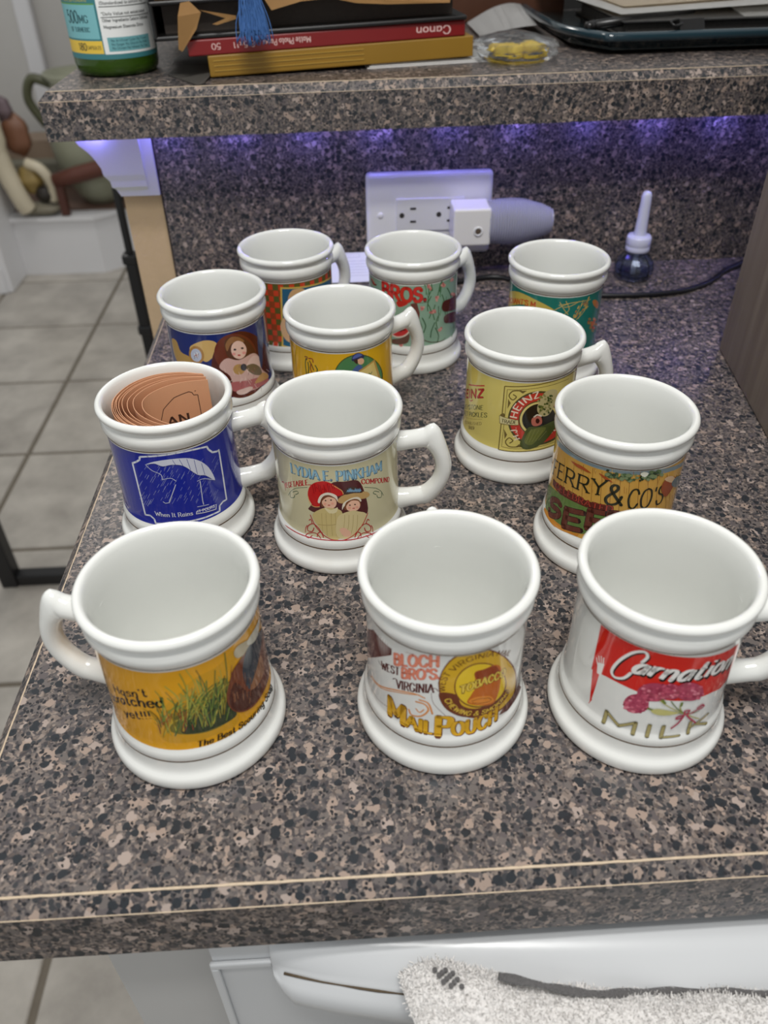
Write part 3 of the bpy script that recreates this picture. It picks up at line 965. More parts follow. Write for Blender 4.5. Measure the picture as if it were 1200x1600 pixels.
# ---- LED strip under the shelf: the small violet lamps that light the backsplash
led = empty('led_strip', (0, D - 0.030, SZ0))
tag(led, 'violet light strip fixed under the bar shelf above the backsplash', 'light strip')
box('strip_tape', (-0.07, 0.008, -0.002), (1.2, 0.020, 0.0), plain('white_tape', (210, 210, 220), 0.5), led)
led_mat = emissive('violet_light', (0.22, 0.20, 1.0), 130.0)
me = None
for k in range(-1, 16):
    o = box('light_chip', (-0.003, -0.003, -0.0036), (0.003, 0.003, -0.0021), led_mat, led) if me is None else link('light_chip', me, led)
    me = o.data
    o.location = (0.012 + 0.0675 * k, 0.014, 0)
ART = {
 'A': ((222, 160, 28), """
t 25 22 15 52 0.2 0.11 2 0 0 -399 536 -203 607 | Hasn't
t 25 22 15 66 0.2 0.11 2 0 0 -466 419 -302 510 -139 545 | scratched
t 25 22 15 55 0.2 0.11 2 0 0 -373 392 -215 453 | yet!!!
p 206 152 30 5 -202 399 -128 560 -52 636 13 697 111 707 206 726 161 502 156 301 45 296 -100 292 -184 308
p 118 110 42 5 -143 375 -108 467 -42 528 41 579 129 620 145 547 122 444 153 353 61 333 -36 339
p 52 62 38 5 -98 364 -74 446 -12 486 63 535 128 546 122 444 152 346 52 340 -26 343
l 140 120 40 42 4 -105 427 -83 498 -57 540
l 158 160 70 55 4 4 373 26 472 49 532
l 158 160 70 32 4 -38 387 -11 478 21 528
l 120 140 60 30 4 -146 349 -163 420 -211 458
l 88 110 52 39 4 144 473 199 598 278 632
l 196 176 70 47 4 42 372 93 484 168 518
l 120 140 60 29 4 -7 365 -1 436 -4 485
l 88 110 52 38 4 -125 350 -100 427 -71 474
l 158 160 70 52 4 87 410 104 532 112 613
l 140 120 40 46 4 28 366 86 489 170 524
l 120 140 60 46 4 49 464 75 570 101 632
l 120 140 60 39 4 -122 374 -118 463 -127 522
l 158 160 70 26 4 26 442 16 545 -17 624
l 120 140 60 36 4 -40 459 -21 514 3 544
l 158 160 70 55 4 7 434 20 583 16 685
l 158 160 70 54 4 -68 512 -78 610 -114 679
l 88 110 52 34 4 -79 480 -30 568 40 602
l 60 80 40 37 4 122 338 142 448 155 519
l 60 80 40 33 4 96 388 144 431 228 403
l 88 110 52 41 4 18 404 41 554 55 651
l 120 140 60 36 4 9 524 32 608 56 658
l 88 110 52 45 4 19 502 30 619 29 699
l 120 140 60 54 4 -72 406 -80 524 -117 603
l 60 80 40 35 4 -174 431 -170 508 -179 557
l 88 110 52 49 4 -57 474 -35 549 -11 592
l 158 160 70 34 4 -159 363 -124 473 -84 539
l 196 176 70 44 4 -118 380 -124 444 -148 486
l 158 160 70 38 4 -155 400 -121 507 -83 571
l 60 80 40 39 4 105 471 135 557 172 596
l 60 80 40 31 4 -96 500 -98 584 -118 642
l 88 110 52 43 4 -99 384 -60 477 -10 524
l 140 120 40 38 4 -44 441 -23 564 -9 643
l 120 140 60 39 4 -42 460 -39 594 -57 688
l 140 120 40 32 4 86 402 112 514 138 578
l 88 110 52 41 4 51 377 76 504 98 581
l 120 140 60 49 4 99 355 162 485 261 506
l 196 176 70 42 4 -184 336 -136 424 -70 471
l 140 120 40 26 4 -190 359 -192 406 -206 434
l 158 160 70 33 4 5 517 6 662 -16 766
l 158 160 70 29 4 100 421 117 575 121 680
l 158 160 70 50 4 118 474 120 571 108 646
l 88 110 52 32 4 -188 380 -198 470 -242 517
l 120 140 60 51 4 18 438 20 502 12 548
l 120 140 60 51 4 81 501 94 562 104 600
l 88 110 52 37 4 -155 417 -153 478 -162 517
l 196 176 70 29 4 -49 477 -4 533 64 542
l 158 160 70 26 4 -7 407 -15 508 -47 583
l 120 140 60 44 4 -35 419 -8 514 24 567
l 196 176 70 54 4 -37 466 -7 552 31 596
l 60 80 40 27 4 -32 525 -32 594 -45 645
l 88 110 52 54 4 -41 457 9 569 78 614
l 140 120 40 45 4 -10 381 15 439 50 465
l 60 80 40 41 4 100 367 143 490 197 542
l 196 176 70 26 4 76 389 81 513 67 604
l 120 140 60 35 4 -140 490 -140 588 -160 652
l 140 120 40 54 4 108 494 122 564 134 608
l 60 80 40 41 4 -2 393 27 440 70 453
l 60 80 40 35 4 -105 425 -90 476 -72 506
l 158 160 70 39 4 -7 388 -12 474 -34 538
l 88 110 52 42 4 34 363 57 442 83 484
l 140 120 40 54 4 139 420 190 478 280 453
l 140 120 40 40 4 -48 432 -3 520 62 552
l 140 120 40 40 4 16 374 6 458 -27 523
l 158 160 70 33 4 33 362 78 464 141 499
l 140 120 40 41 4 -119 416 -121 484 -140 529
l 60 80 40 43 4 67 400 101 545 135 627
l 196 176 70 31 4 -85 486 -76 531 -68 559
l 196 176 70 55 4 10 486 51 569 111 597
l 140 120 40 42 4 -28 428 10 510 64 544
l 140 120 40 51 4 -31 407 -13 539 -5 625
l 140 120 40 27 4 -184 334 -152 436 -116 500
l 158 160 70 31 4 -103 476 -64 581 -16 638
l 120 140 60 34 4 37 376 49 537 43 648
l 88 110 52 26 4 -50 405 -62 469 -97 516
l 88 110 52 38 4 -40 405 -53 495 -92 560
l 196 176 70 29 4 -16 493 32 579 101 605
l 196 176 70 52 4 -88 374 -80 427 -76 462
l 88 110 52 48 4 126 474 148 644 156 759
l 88 110 52 28 4 -90 408 -51 502 0 549
l 140 120 40 40 4 132 430 159 553 184 626
l 158 160 70 44 4 -72 404 -48 508 -24 570
l 196 176 70 29 4 64 489 110 561 181 569
l 60 80 40 38 4 133 463 169 545 220 572
l 140 120 40 27 4 -74 493 -40 570 6 607
l 88 110 52 28 4 44 392 81 495 128 541
l 88 110 52 32 4 -80 514 -69 567 -60 601
l 60 80 40 49 4 72 453 84 549 88 614
l 60 80 40 28 4 -161 415 -161 521 -186 587
l 158 160 70 42 4 -155 370 -156 463 -178 522
l 60 80 40 29 4 38 456 43 622 23 742
l 158 160 70 51 4 -43 495 -21 584 2 638
l 196 176 70 53 4 -55 478 -36 595 -24 671
l 60 80 40 46 4 -58 434 -30 528 1 582
l 140 120 40 44 4 -94 376 -70 461 -43 512
l 140 120 40 39 4 -156 374 -164 430 -193 463
l 140 120 40 53 4 -119 426 -108 470 -97 498
l 196 176 70 49 4 -139 460 -143 546 -169 600
l 120 140 60 40 4 32 514 33 609 18 680
l 140 120 40 29 4 -174 436 -170 493 -176 530
l 140 120 40 55 4 95 402 140 552 194 623
l 140 120 40 48 4 155 440 149 528 125 602
l 158 160 70 46 4 -13 509 -27 572 -63 621
l 158 160 70 44 4 -53 448 -19 492 32 504
l 158 160 70 39 4 -80 446 -66 554 -59 624
l 88 110 52 43 4 -164 454 -147 547 -136 606
l 158 160 70 51 4 -93 520 -63 572 -20 596
l 60 80 40 30 4 1 500 18 549 38 574
l 120 140 60 50 4 -163 479 -151 526 -141 557
l 158 160 70 37 4 -45 475 -20 519 15 537
l 120 140 60 37 4 -39 523 -32 656 -43 748
l 60 80 40 27 4 -114 460 -76 505 -19 520
l 88 110 52 40 4 60 470 83 607 99 694
l 88 110 52 28 4 13 520 60 583 134 587
l 120 140 60 45 4 27 360 18 496 -19 598
l 60 80 40 52 4 -180 406 -184 472 -210 511
l 88 110 52 53 4 -130 347 -94 425 -44 466
l 120 140 60 53 4 -167 445 -120 522 -55 559
l 60 80 40 45 4 -119 445 -99 524 -79 573
l 60 80 40 36 4 131 458 176 585 235 637
l 140 120 40 39 4 -131 376 -118 452 -110 502
l 150 70 40 30 0 -134 450 -116 501
l 150 70 40 30 0 -69 418 -65 447
l 150 70 40 30 0 -63 456 -55 511
l 150 70 40 30 0 -69 449 -68 511
l 150 70 40 30 0 -88 368 -68 408
l 150 70 40 30 0 -47 373 -46 414
l 150 70 40 30 0 -170 424 -147 454
l 150 70 40 30 0 -86 452 -92 506
l 150 70 40 30 0 -136 464 -139 516
l 150 70 40 30 0 -82 462 -80 529
l 150 70 40 30 0 -149 407 -141 468
l 150 70 40 30 0 -92 378 -86 410
l 150 70 40 30 0 -146 460 -129 488
l 150 70 40 30 0 -191 358 -190 424
l 150 70 40 30 0 -170 417 -168 479
l 150 70 40 30 0 -88 394 -68 454
p 112 58 34 5 191 639 149 573 121 491 132 404 176 343 248 309 339 307 467 315 522 413 490 573 303 658
p 78 40 28 5 175 550 131 467 151 378 228 326 321 329 318 397 234 429
p 60 66 74 5 278 670 231 600 226 500 250 428 292 459 362 534 468 597 350 666
p 176 164 136 5 331 686 236 740 200 725 206 684 243 661 278 670
p 200 196 180 5 448 692 317 716 283 694 324 658 392 650
p 150 104 72 5 372 522 284 467 250 428 297 398 387 412
l 92 48 30 25 0 193 460 204 494
l 92 48 30 25 0 328 376 334 426
l 150 92 60 25 0 217 459 222 494
l 168 116 80 25 0 290 467 305 502
l 150 92 60 25 0 254 432 263 494
l 92 48 30 25 0 147 494 148 534
l 168 116 80 25 0 177 564 184 626
l 168 116 80 25 0 271 406 281 446
l 92 48 30 25 0 347 434 364 483
l 150 92 60 25 0 213 498 222 562
l 168 116 80 25 0 158 437 162 488
l 150 92 60 25 0 152 529 162 563
l 168 116 80 25 0 200 404 207 466
l 92 48 30 25 0 162 501 167 536
l 92 48 30 25 0 224 470 244 525
l 150 92 60 25 0 305 378 319 437
l 150 92 60 25 0 227 497 236 556
l 92 48 30 25 0 181 459 192 493
l 150 92 60 25 0 184 522 187 578
l 150 92 60 25 0 152 436 157 508
l 92 48 30 25 0 282 385 297 401
l 92 48 30 25 0 156 424 172 480
l 92 48 30 25 0 250 464 254 502
l 92 48 30 25 0 286 393 290 422
l 150 92 60 25 0 162 611 177 662
l 92 48 30 25 0 168 423 178 483
l 150 92 60 25 0 223 391 226 443
l 92 48 30 25 0 161 578 169 630
l 168 116 80 25 0 337 427 349 462
l 150 92 60 25 0 241 389 258 450
l 92 48 30 25 0 226 410 232 448
l 168 116 80 25 0 173 442 175 486
l 150 92 60 25 0 221 411 238 468
l 168 116 80 25 0 229 353 237 382
t 25 22 15 35 0.2 0.09 3 0.2 0 -49 255 49 256 158 249 256 245 370 234 427 230 | The Best Scouring Soap
"""),
 'B': (None, """
p 88 36 32 0 -521 578 -370 720 -298 716 -240 712 -241 676 -520 383
l 120 62 52 25 0 -488 595 -520 390
l 120 62 52 25 0 -429 658 -442 479
l 120 62 52 25 0 -395 692 -405 520
l 120 62 52 25 0 -369 717 -377 549
l 120 62 52 25 0 -347 724 -354 573
l 120 62 52 25 0 -328 729 -333 593
l 120 62 52 25 0 -310 732 -314 611
l 120 62 52 25 0 -294 733 -297 626
l 120 62 52 25 0 -278 733 -281 641
l 120 62 52 25 0 -264 732 -266 654
l 120 60 50 30 0 -520 378 -314 601 -241 674
t 200 100 84 70 0.2 0.16 2 0 0.16 -227 622 -118 676 -20 708 | BLOCH
t 232 140 112 70 0.2 0.16 2 0 0 -227 622 -118 676 -20 708 | BLOCH
t 200 100 84 64 0.2 0.16 2 0 0.16 -187 562 -93 604 -12 629 | BRO'S.
t 232 140 112 64 0.2 0.16 2 0 0 -187 562 -93 604 -12 629 | BRO'S.
t 92 40 36 49 0.22 0.1 3 0 0 -309 524 -199 571 | WEST
l 92 40 36 45 4 -332 557 -321 544 -296 550
t 92 40 36 56 0.22 0.1 3 0 0 -214 475 -116 508 -38 534 | VIRGINIA
l 92 40 36 45 4 -234 519 -218 533 -204 508
l 92 40 36 40 4 -42 560 -27 560 -19 547
l 226 150 84 75 4 -406 370 -332 387 -214 459 -124 493 -75 484
l 226 150 84 50 4 -433 345 -318 383 -204 451 -100 496
l 226 150 84 90 4 -148 370 -134 340 -89 354 -58 405 -75 442 -115 443
l 226 150 84 90 4 -99 463 -59 454 -39 386
l 226 150 84 60 4 -114 394 -97 376 -78 403
l 150 110 100 20 0 17 749 77 751
l 150 110 100 20 0 45 728 59 730 73 752
l 170 130 120 20 0 -168 742 -127 751
l 120 90 84 20 4 -406 280 -348 276 -266 296
l 120 90 84 20 4 -47 529 -36 460 24 376
p 120 62 26 4 407 451 422 308 323 296 211 318 109 362 30 434 -13 535 -12 654 30 758 103 808 196 776 303 650
p 216 172 40 4 390 466 402 332 314 311 208 329 110 371 34 440 -7 538 -7 652 34 752 105 799 195 768 296 649
p 112 56 28 4 -14 536 10 443 74 379 156 347 259 335 351 373 312 428 244 402 153 405 87 450 60 526
p 120 70 30 4 311 508 316 424 271 390 203 394 135 424 82 477 52 548 53 624 81 687 132 713 196 688 263 611
p 232 196 40 4 303 513 306 435 265 401 201 404 137 432 86 482 58 549 58 622 85 680 134 705 195 681 258 609
t 110 66 24 29 0.2 0.12 0 0 0 12 548 12 609 40 672 89 723 149 739 227 718 316 655 | WEST VIRGINIA MAIL
t 232 196 70 28 0.2 0.12 0 0 0 9 491 41 431 90 386 156 357 228 345 290 354 350 387 | CHEWING & SMOKING
p 196 104 30 5 135 654 179 659 232 658 270 610 275 512 269 445 243 391 169 420 111 461 127 512 146 564
p 150 66 24 5 135 654 179 659 233 652 260 588 192 601 146 610
p 224 140 50 4 117 467 149 486 220 457 244 402 169 425
l 120 50 20 30 4 130 465 167 467 217 445 225 420 168 435 134 454
l 120 50 20 25 4 147 650 152 596 142 542
t 90 48 20 48 0.2 0.16 2 0 0.3 77 529 170 554 300 540 | TOBACCO
t 238 206 84 48 0.2 0.16 2 0 0 77 529 170 554 300 540 | TOBACCO
p 92 42 38 0 287 274 324 312 468 324 520 231 396 252 348 251
t 112 60 26 120 0.26 0.13 3 0 0.3 -260 256 -166 250 | M
t 224 172 34 120 0.26 0.13 3 0 0 -262 257 -168 251 | M
t 112 60 26 78 0.26 0.13 3 0 0.3 -157 251 -92 247 -32 248 | AIL
t 224 172 34 78 0.26 0.13 3 0 0 -159 252 -94 249 -34 249 | AIL
t 112 60 26 123 0.26 0.13 3 0 0.3 -19 244 48 246 | P
t 224 172 34 123 0.26 0.13 3 0 0 -21 246 46 247 | P
t 112 60 26 88 0.26 0.13 3 0 0.3 53 248 129 244 207 246 275 254 | OUCH
t 224 172 34 88 0.26 0.13 3 0 0 51 249 127 246 205 248 273 256 | OUCH
"""),
 'C': (None, """
p 212 38 28 0 -218 773 -218 773 -176 774 -119 774 -49 777 22 774 82 771 139 767 196 762 250 756 299 752 345 748 395 745 443 734 485 584 486 467 419 454 419 454 357 474 298 477 253 477 210 478 170 481 129 486 87 494 42 501 -6 508 -54 512 -94 512 -132 509 -178 498 -216 483
p 212 38 28 0 -209 486 -169 506 -178 299 -185 291
p 236 232 228 0 -192 552 -158 572 -161 493 -183 489
l 240 238 234 45 0 -189 539 -203 574
l 240 238 234 45 0 -180 548 -193 594
l 240 238 234 45 0 -171 556 -181 605
l 240 238 234 45 0 -163 564 -168 606
l 212 38 28 35 0 -187 273 -176 311
l 30 22 22 180 4 -3 685 13 727 -4 752 -48 721 -91 642 -113 562 -97 531 -58 550 -34 599
t 30 22 22 107 0.2 0.11 2 0.35 0.24 -37 604 24 617 85 612 154 607 233 608 314 606 433 577 | arnation
l 240 238 234 135 4 -7 690 9 732 -8 757 -52 726 -96 647 -118 566 -101 535 -62 555 -38 604
t 240 238 234 107 0.2 0.11 2 0.35 0 -41 609 20 623 81 619 149 615 227 617 307 617 418 597 | arnation
p 172 64 92 4 67 448 66 415 52 386 28 367 1 362 -22 374 -34 399 -32 434 -18 467 6 489 32 492 55 477
p 222 130 148 2 47 396 50 411 57 410 65 406 59 395
p 196 84 108 2 49 405 51 418 57 418 63 414 58 406
p 164 54 82 2 -36 390 -32 407 -24 408 -16 406 -23 392
p 164 54 82 2 38 374 40 385 44 385 50 382 46 375
p 184 70 98 2 40 450 41 460 45 460 50 458 46 452
p 164 54 82 2 54 460 56 472 61 472 67 468 62 461
p 164 54 82 2 -2 420 1 434 6 434 12 431 8 422
p 184 70 98 2 26 431 28 443 33 443 38 441 34 433
p 150 48 74 2 -1 471 1 482 6 482 10 480 6 473
p 206 96 120 2 22 471 25 488 32 487 40 483 34 472
p 164 54 82 2 51 462 54 477 61 476 68 472 63 462
p 196 84 108 2 15 377 17 389 22 389 27 387 23 378
p 184 70 98 2 -13 419 -10 433 -4 434 2 432 -3 422
p 164 54 82 2 50 388 51 400 56 399 61 397 57 390
p 206 96 120 2 -15 455 -13 466 -8 467 -4 465 -8 458
p 150 48 74 2 36 385 38 397 43 397 49 394 44 386
p 184 70 98 2 24 483 25 493 29 493 34 491 30 485
p 164 54 82 2 -21 413 -19 424 -15 425 -10 423 -14 416
p 206 96 120 2 18 412 20 423 24 423 29 421 26 414
p 196 84 108 2 26 408 28 421 33 421 39 418 34 410
p 184 70 98 2 30 416 34 433 41 433 50 428 43 416
p 164 54 82 2 35 437 38 450 43 449 49 446 44 438
p 150 48 74 2 53 402 56 416 62 415 68 412 63 403
p 196 84 108 2 -9 363 -6 379 2 380 10 377 3 365
p 184 70 98 2 -16 379 -14 392 -9 393 -3 391 -8 382
p 196 84 108 2 -36 407 -34 419 -29 420 -24 419 -28 410
p 222 130 148 2 5 362 8 379 15 379 23 376 17 364
p 222 130 148 2 54 454 56 465 61 465 66 462 62 455
p 206 96 120 2 16 445 19 460 25 460 32 457 27 447
p 206 96 120 2 -23 369 -21 380 -16 381 -12 379 -16 372
p 196 84 108 2 24 407 26 420 32 420 38 417 33 408
p 206 96 120 2 -14 452 -10 469 -3 469 4 466 -2 454
p 196 84 108 2 -26 389 -23 402 -18 403 -12 401 -17 392
p 222 130 148 2 -18 428 -15 443 -9 443 -2 441 -8 431
p 150 48 74 2 -24 441 -20 457 -13 458 -6 455 -12 444
p 222 130 148 2 47 461 50 477 58 476 66 472 59 461
p 196 84 108 2 38 440 40 451 45 451 50 448 46 441
p 150 48 74 2 -33 396 -31 410 -25 410 -20 409 -24 399
p 184 70 98 2 19 381 21 393 26 393 31 390 27 382
p 196 84 108 2 -28 392 -25 410 -17 410 -9 408 -15 395
p 206 96 120 2 -26 408 -23 424 -16 425 -9 422 -15 411
p 222 130 148 2 -20 379 -17 395 -10 395 -3 393 -9 382
p 206 96 120 2 58 419 60 432 66 431 72 428 67 419
p 206 96 120 2 -3 390 0 405 6 405 13 402 8 392
p 222 130 148 2 -30 371 -27 388 -20 389 -13 386 -19 374
p 164 54 82 2 42 432 44 445 50 445 56 442 51 433
p 172 64 92 4 145 540 142 509 120 484 86 470 50 467 22 478 8 502 12 535 32 567 64 587 100 587 130 570
p 196 84 108 2 34 474 37 490 45 490 53 486 47 474
p 206 96 120 2 32 509 33 518 37 518 41 516 38 510
p 222 130 148 2 47 532 49 542 53 542 58 540 54 533
p 150 48 74 2 44 503 45 513 49 513 54 511 50 505
p 150 48 74 2 107 554 110 568 118 566 125 560 119 551
p 150 48 74 2 93 579 96 592 102 590 108 586 103 578
p 184 70 98 2 20 527 23 543 31 543 40 539 33 527
p 184 70 98 2 8 489 10 502 15 502 20 499 16 491
p 164 54 82 2 91 511 95 526 102 524 111 519 104 508
p 184 70 98 2 113 527 114 536 118 535 123 532 119 527
p 150 48 74 2 44 510 46 522 50 521 56 519 52 512
p 164 54 82 2 21 485 24 500 31 499 38 496 33 486
p 206 96 120 2 63 472 66 488 73 486 81 482 75 472
p 222 130 148 2 131 513 134 527 141 524 150 518 143 509
p 164 54 82 2 80 522 82 535 88 534 94 529 90 521
p 150 48 74 2 49 532 52 546 59 545 66 541 60 532
p 184 70 98 2 24 483 28 500 36 499 44 495 37 483
p 196 84 108 2 23 554 24 564 28 564 33 562 29 556
p 196 84 108 2 136 526 139 539 145 536 152 531 147 523
p 196 84 108 2 76 549 80 564 87 563 95 558 89 548
p 196 84 108 2 40 490 42 504 48 503 54 500 50 491
p 196 84 108 2 85 481 87 493 92 492 98 488 94 480
p 222 130 148 2 107 499 110 512 117 510 124 505 119 496
p 150 48 74 2 52 464 54 478 61 478 68 474 62 464
p 164 54 82 2 63 550 64 560 69 559 73 557 70 551
p 184 70 98 2 95 568 98 581 104 579 110 575 105 567
p 196 84 108 2 81 507 84 520 90 518 96 514 91 506
p 206 96 120 2 47 498 49 509 54 509 58 506 55 499
p 150 48 74 2 55 490 58 506 66 505 74 500 68 490
p 164 54 82 2 75 540 78 552 83 551 89 547 84 540
p 206 96 120 2 81 493 83 505 89 504 94 500 90 493
p 184 70 98 2 50 551 52 562 56 561 61 559 57 552
p 164 54 82 2 65 496 66 507 71 507 76 504 72 497
p 196 84 108 2 52 546 55 560 62 559 69 555 63 545
p 196 84 108 2 83 476 86 489 92 488 99 484 94 475
p 164 54 82 2 14 514 17 528 24 528 31 525 25 515
p 164 54 82 2 55 505 58 519 64 518 71 514 66 505
p 164 54 82 2 18 501 20 513 25 512 30 510 26 502
p 164 54 82 2 48 544 52 559 59 558 67 554 61 543
p 184 70 98 2 38 461 41 475 47 474 54 471 48 462
p 184 70 98 2 105 505 108 520 116 518 124 512 118 502
p 222 130 148 2 45 526 48 540 54 539 60 535 55 526
p 164 54 82 2 17 497 21 513 28 513 37 509 30 498
p 150 48 74 2 59 509 61 521 66 521 72 517 68 510
p 196 84 108 2 77 506 80 520 87 519 95 514 89 504
p 222 130 148 2 19 530 22 545 29 545 36 541 30 531
p 172 64 92 3 187 545 181 510 150 495 115 508 96 540 102 577 130 596 165 582
p 150 48 74 2 86 547 89 562 97 560 105 555 99 545
p 196 84 108 2 101 577 103 589 109 588 115 583 110 576
p 196 84 108 2 124 572 127 584 133 582 140 577 134 570
p 164 54 82 2 150 517 152 528 157 525 163 521 158 516
p 150 48 74 2 123 570 125 580 129 578 134 574 131 569
p 164 54 82 2 101 534 103 547 109 545 116 540 111 533
p 196 84 108 2 103 548 106 562 114 560 122 555 116 546
p 184 70 98 2 112 537 115 550 121 548 128 543 123 535
p 164 54 82 2 165 517 167 527 172 524 177 520 173 515
p 206 96 120 2 150 570 152 582 158 579 165 574 160 567
p 222 130 148 2 99 532 101 542 106 541 111 538 107 531
p 164 54 82 2 173 509 176 521 182 518 190 512 184 505
p 222 130 148 2 153 518 156 531 164 528 172 521 166 513
p 184 70 98 2 102 554 104 564 109 563 114 560 110 553
p 222 130 148 2 139 516 141 527 147 525 153 520 149 514
p 206 96 120 2 142 553 145 566 152 563 160 557 154 549
p 222 130 148 2 141 508 145 523 154 520 163 512 156 503
p 164 54 82 2 140 560 142 570 146 568 151 565 147 560
p 164 54 82 2 136 506 139 517 145 515 151 510 146 504
p 164 54 82 2 123 577 126 591 133 588 141 583 135 574
p 222 130 148 2 163 548 165 559 171 556 177 551 172 545
p 184 70 98 2 108 555 109 565 114 564 118 561 114 555
p 184 70 98 2 125 538 129 552 136 550 145 543 138 535
p 150 48 74 2 87 536 90 551 98 549 106 544 100 534
p 196 84 108 2 113 560 116 574 123 572 130 566 125 558
p 184 70 98 2 124 590 125 600 130 598 136 594 132 589
p 164 54 82 2 154 494 156 504 160 502 165 498 161 493
p 150 48 74 2 127 562 130 575 136 572 143 567 138 560
p 206 96 120 2 141 582 143 593 148 591 154 587 150 581
p 206 96 120 2 99 571 100 581 105 580 110 577 106 571
p 150 48 74 2 114 578 116 590 122 588 129 584 124 576
p 222 130 148 2 92 522 95 535 102 534 109 529 103 520
p 150 48 74 2 162 501 164 511 168 509 174 505 170 500
p 196 84 108 2 125 562 126 572 131 570 135 567 132 562
p 206 96 120 2 118 586 120 598 126 596 132 591 128 585
p 164 54 82 2 134 572 137 587 145 584 153 577 147 568
p 164 54 82 2 164 560 167 573 174 570 182 563 176 556
p 184 70 98 2 98 523 100 535 106 534 112 530 107 523
p 196 84 108 2 154 516 157 527 163 525 170 519 165 513
p 206 96 120 2 168 515 170 526 176 523 182 518 177 513
p 184 70 98 2 143 541 146 552 151 550 158 545 153 539
p 196 84 108 2 103 527 106 541 113 539 120 534 114 525
p 196 84 108 2 110 506 111 517 116 515 122 512 118 506
p 164 54 82 2 115 527 116 537 121 535 125 532 122 527
p 196 84 108 2 115 540 118 555 126 552 135 546 128 536
p 222 130 148 2 148 551 150 563 157 560 164 555 159 548
p 172 64 92 4 293 516 291 486 270 472 236 474 201 490 174 516 159 547 161 577 177 598 206 603 241 588 273 555
p 222 130 148 2 241 531 244 542 251 537 259 529 253 525
p 184 70 98 2 255 496 258 508 266 502 275 493 268 488
p 206 96 120 2 199 593 201 602 205 600 210 595 207 591
p 164 54 82 2 201 538 204 551 213 546 222 538 215 532
p 222 130 148 2 222 545 226 557 234 552 244 543 237 537
p 184 70 98 2 219 576 223 589 232 584 242 574 234 568
p 150 48 74 2 205 496 208 507 215 503 222 496 216 491
p 206 96 120 2 285 499 288 508 295 503 303 495 297 492
p 150 48 74 2 241 498 245 511 254 505 265 494 257 488
p 150 48 74 2 165 545 167 555 172 553 177 549 173 544
p 164 54 82 2 206 485 209 497 216 492 224 485 218 479
p 164 54 82 2 266 502 270 515 282 507 295 494 285 489
p 164 54 82 2 185 573 188 586 196 582 206 574 199 566
p 222 130 148 2 170 532 172 542 176 540 181 536 178 531
p 150 48 74 2 163 537 166 551 174 547 183 540 176 532
p 150 48 74 2 218 499 221 512 230 507 239 498 232 492
p 150 48 74 2 171 537 175 551 183 547 192 540 185 532
p 196 84 108 2 208 524 210 534 216 531 222 525 218 520
p 222 130 148 2 257 514 260 525 268 520 276 511 270 507
p 222 130 148 2 240 516 243 527 251 522 260 513 253 508
p 164 54 82 2 178 525 181 538 188 534 196 527 190 521
p 164 54 82 2 198 534 201 547 210 542 219 534 212 527
p 184 70 98 2 188 502 190 512 195 509 202 504 197 498
p 206 96 120 2 263 480 267 492 277 485 289 473 280 468
p 164 54 82 2 172 583 174 593 179 590 184 586 180 581
p 164 54 82 2 175 537 178 549 184 546 192 540 186 533
p 196 84 108 2 176 570 178 579 182 577 187 573 183 568
p 150 48 74 2 188 598 190 608 195 605 201 600 197 595
p 184 70 98 2 214 587 218 601 228 595 239 585 231 577
p 206 96 120 2 185 515 186 524 192 522 197 517 193 513
p 184 70 98 2 157 576 159 587 165 584 171 580 166 574
p 184 70 98 2 246 552 248 562 254 558 260 552 255 548
p 150 48 74 2 184 587 186 598 193 595 201 589 195 582
p 206 96 120 2 163 522 165 533 170 530 176 525 172 520
p 184 70 98 2 176 562 179 574 186 571 194 564 188 558
p 164 54 82 2 250 534 252 543 257 539 263 533 259 530
p 184 70 98 2 217 507 221 521 231 515 242 505 234 498
p 184 70 98 2 205 559 208 571 216 567 224 560 218 554
p 206 96 120 2 220 562 223 574 232 569 241 560 234 554
p 184 70 98 2 175 544 178 558 187 554 196 546 189 538
p 222 130 148 2 203 594 204 604 209 601 215 596 211 592
p 184 70 98 2 200 512 202 523 209 519 216 513 211 508
p 206 96 120 2 257 559 260 571 268 565 278 555 271 551
p 164 54 82 2 183 533 186 545 193 541 201 535 195 528
p 184 70 98 2 214 504 217 518 227 512 238 502 230 495
p 206 96 120 2 187 533 189 544 196 541 202 535 197 529
l 120 128 60 50 4 73 417 136 409 220 394
l 172 168 90 50 4 106 484 153 443 229 391
l 172 168 90 50 4 204 466 202 433 226 388
l 100 116 60 50 4 153 482 186 435 229 391
l 172 168 90 50 4 229 391 297 335 323 314
l 100 116 60 50 4 228 392 277 378 305 381
l 108 124 52 110 0 65 421 89 415
l 108 124 52 110 0 113 492 132 466
l 108 124 52 110 0 203 472 202 445
p 196 190 120 5 82 409 117 427 202 402 156 387 109 388
l 176 58 84 90 4 232 380 217 330 191 294
l 176 58 84 80 4 232 380 275 385 317 412
l 176 58 84 90 4 232 380 204 373 201 357 231 364
l 176 58 84 90 4 233 382 230 407 253 403 246 373 307 296
l 176 58 84 80 4 289 406 312 420 327 398 303 390
t 96 88 50 71 0.2 0.1 3 0 0.22 -108 235 -37 238 28 237 97 239 184 239 270 241 387 243 | MILK
t 168 156 104 71 0.2 0.1 3 0 0 -108 235 -37 238 28 237 97 239 184 239 270 241 387 243 | MILK
"""),
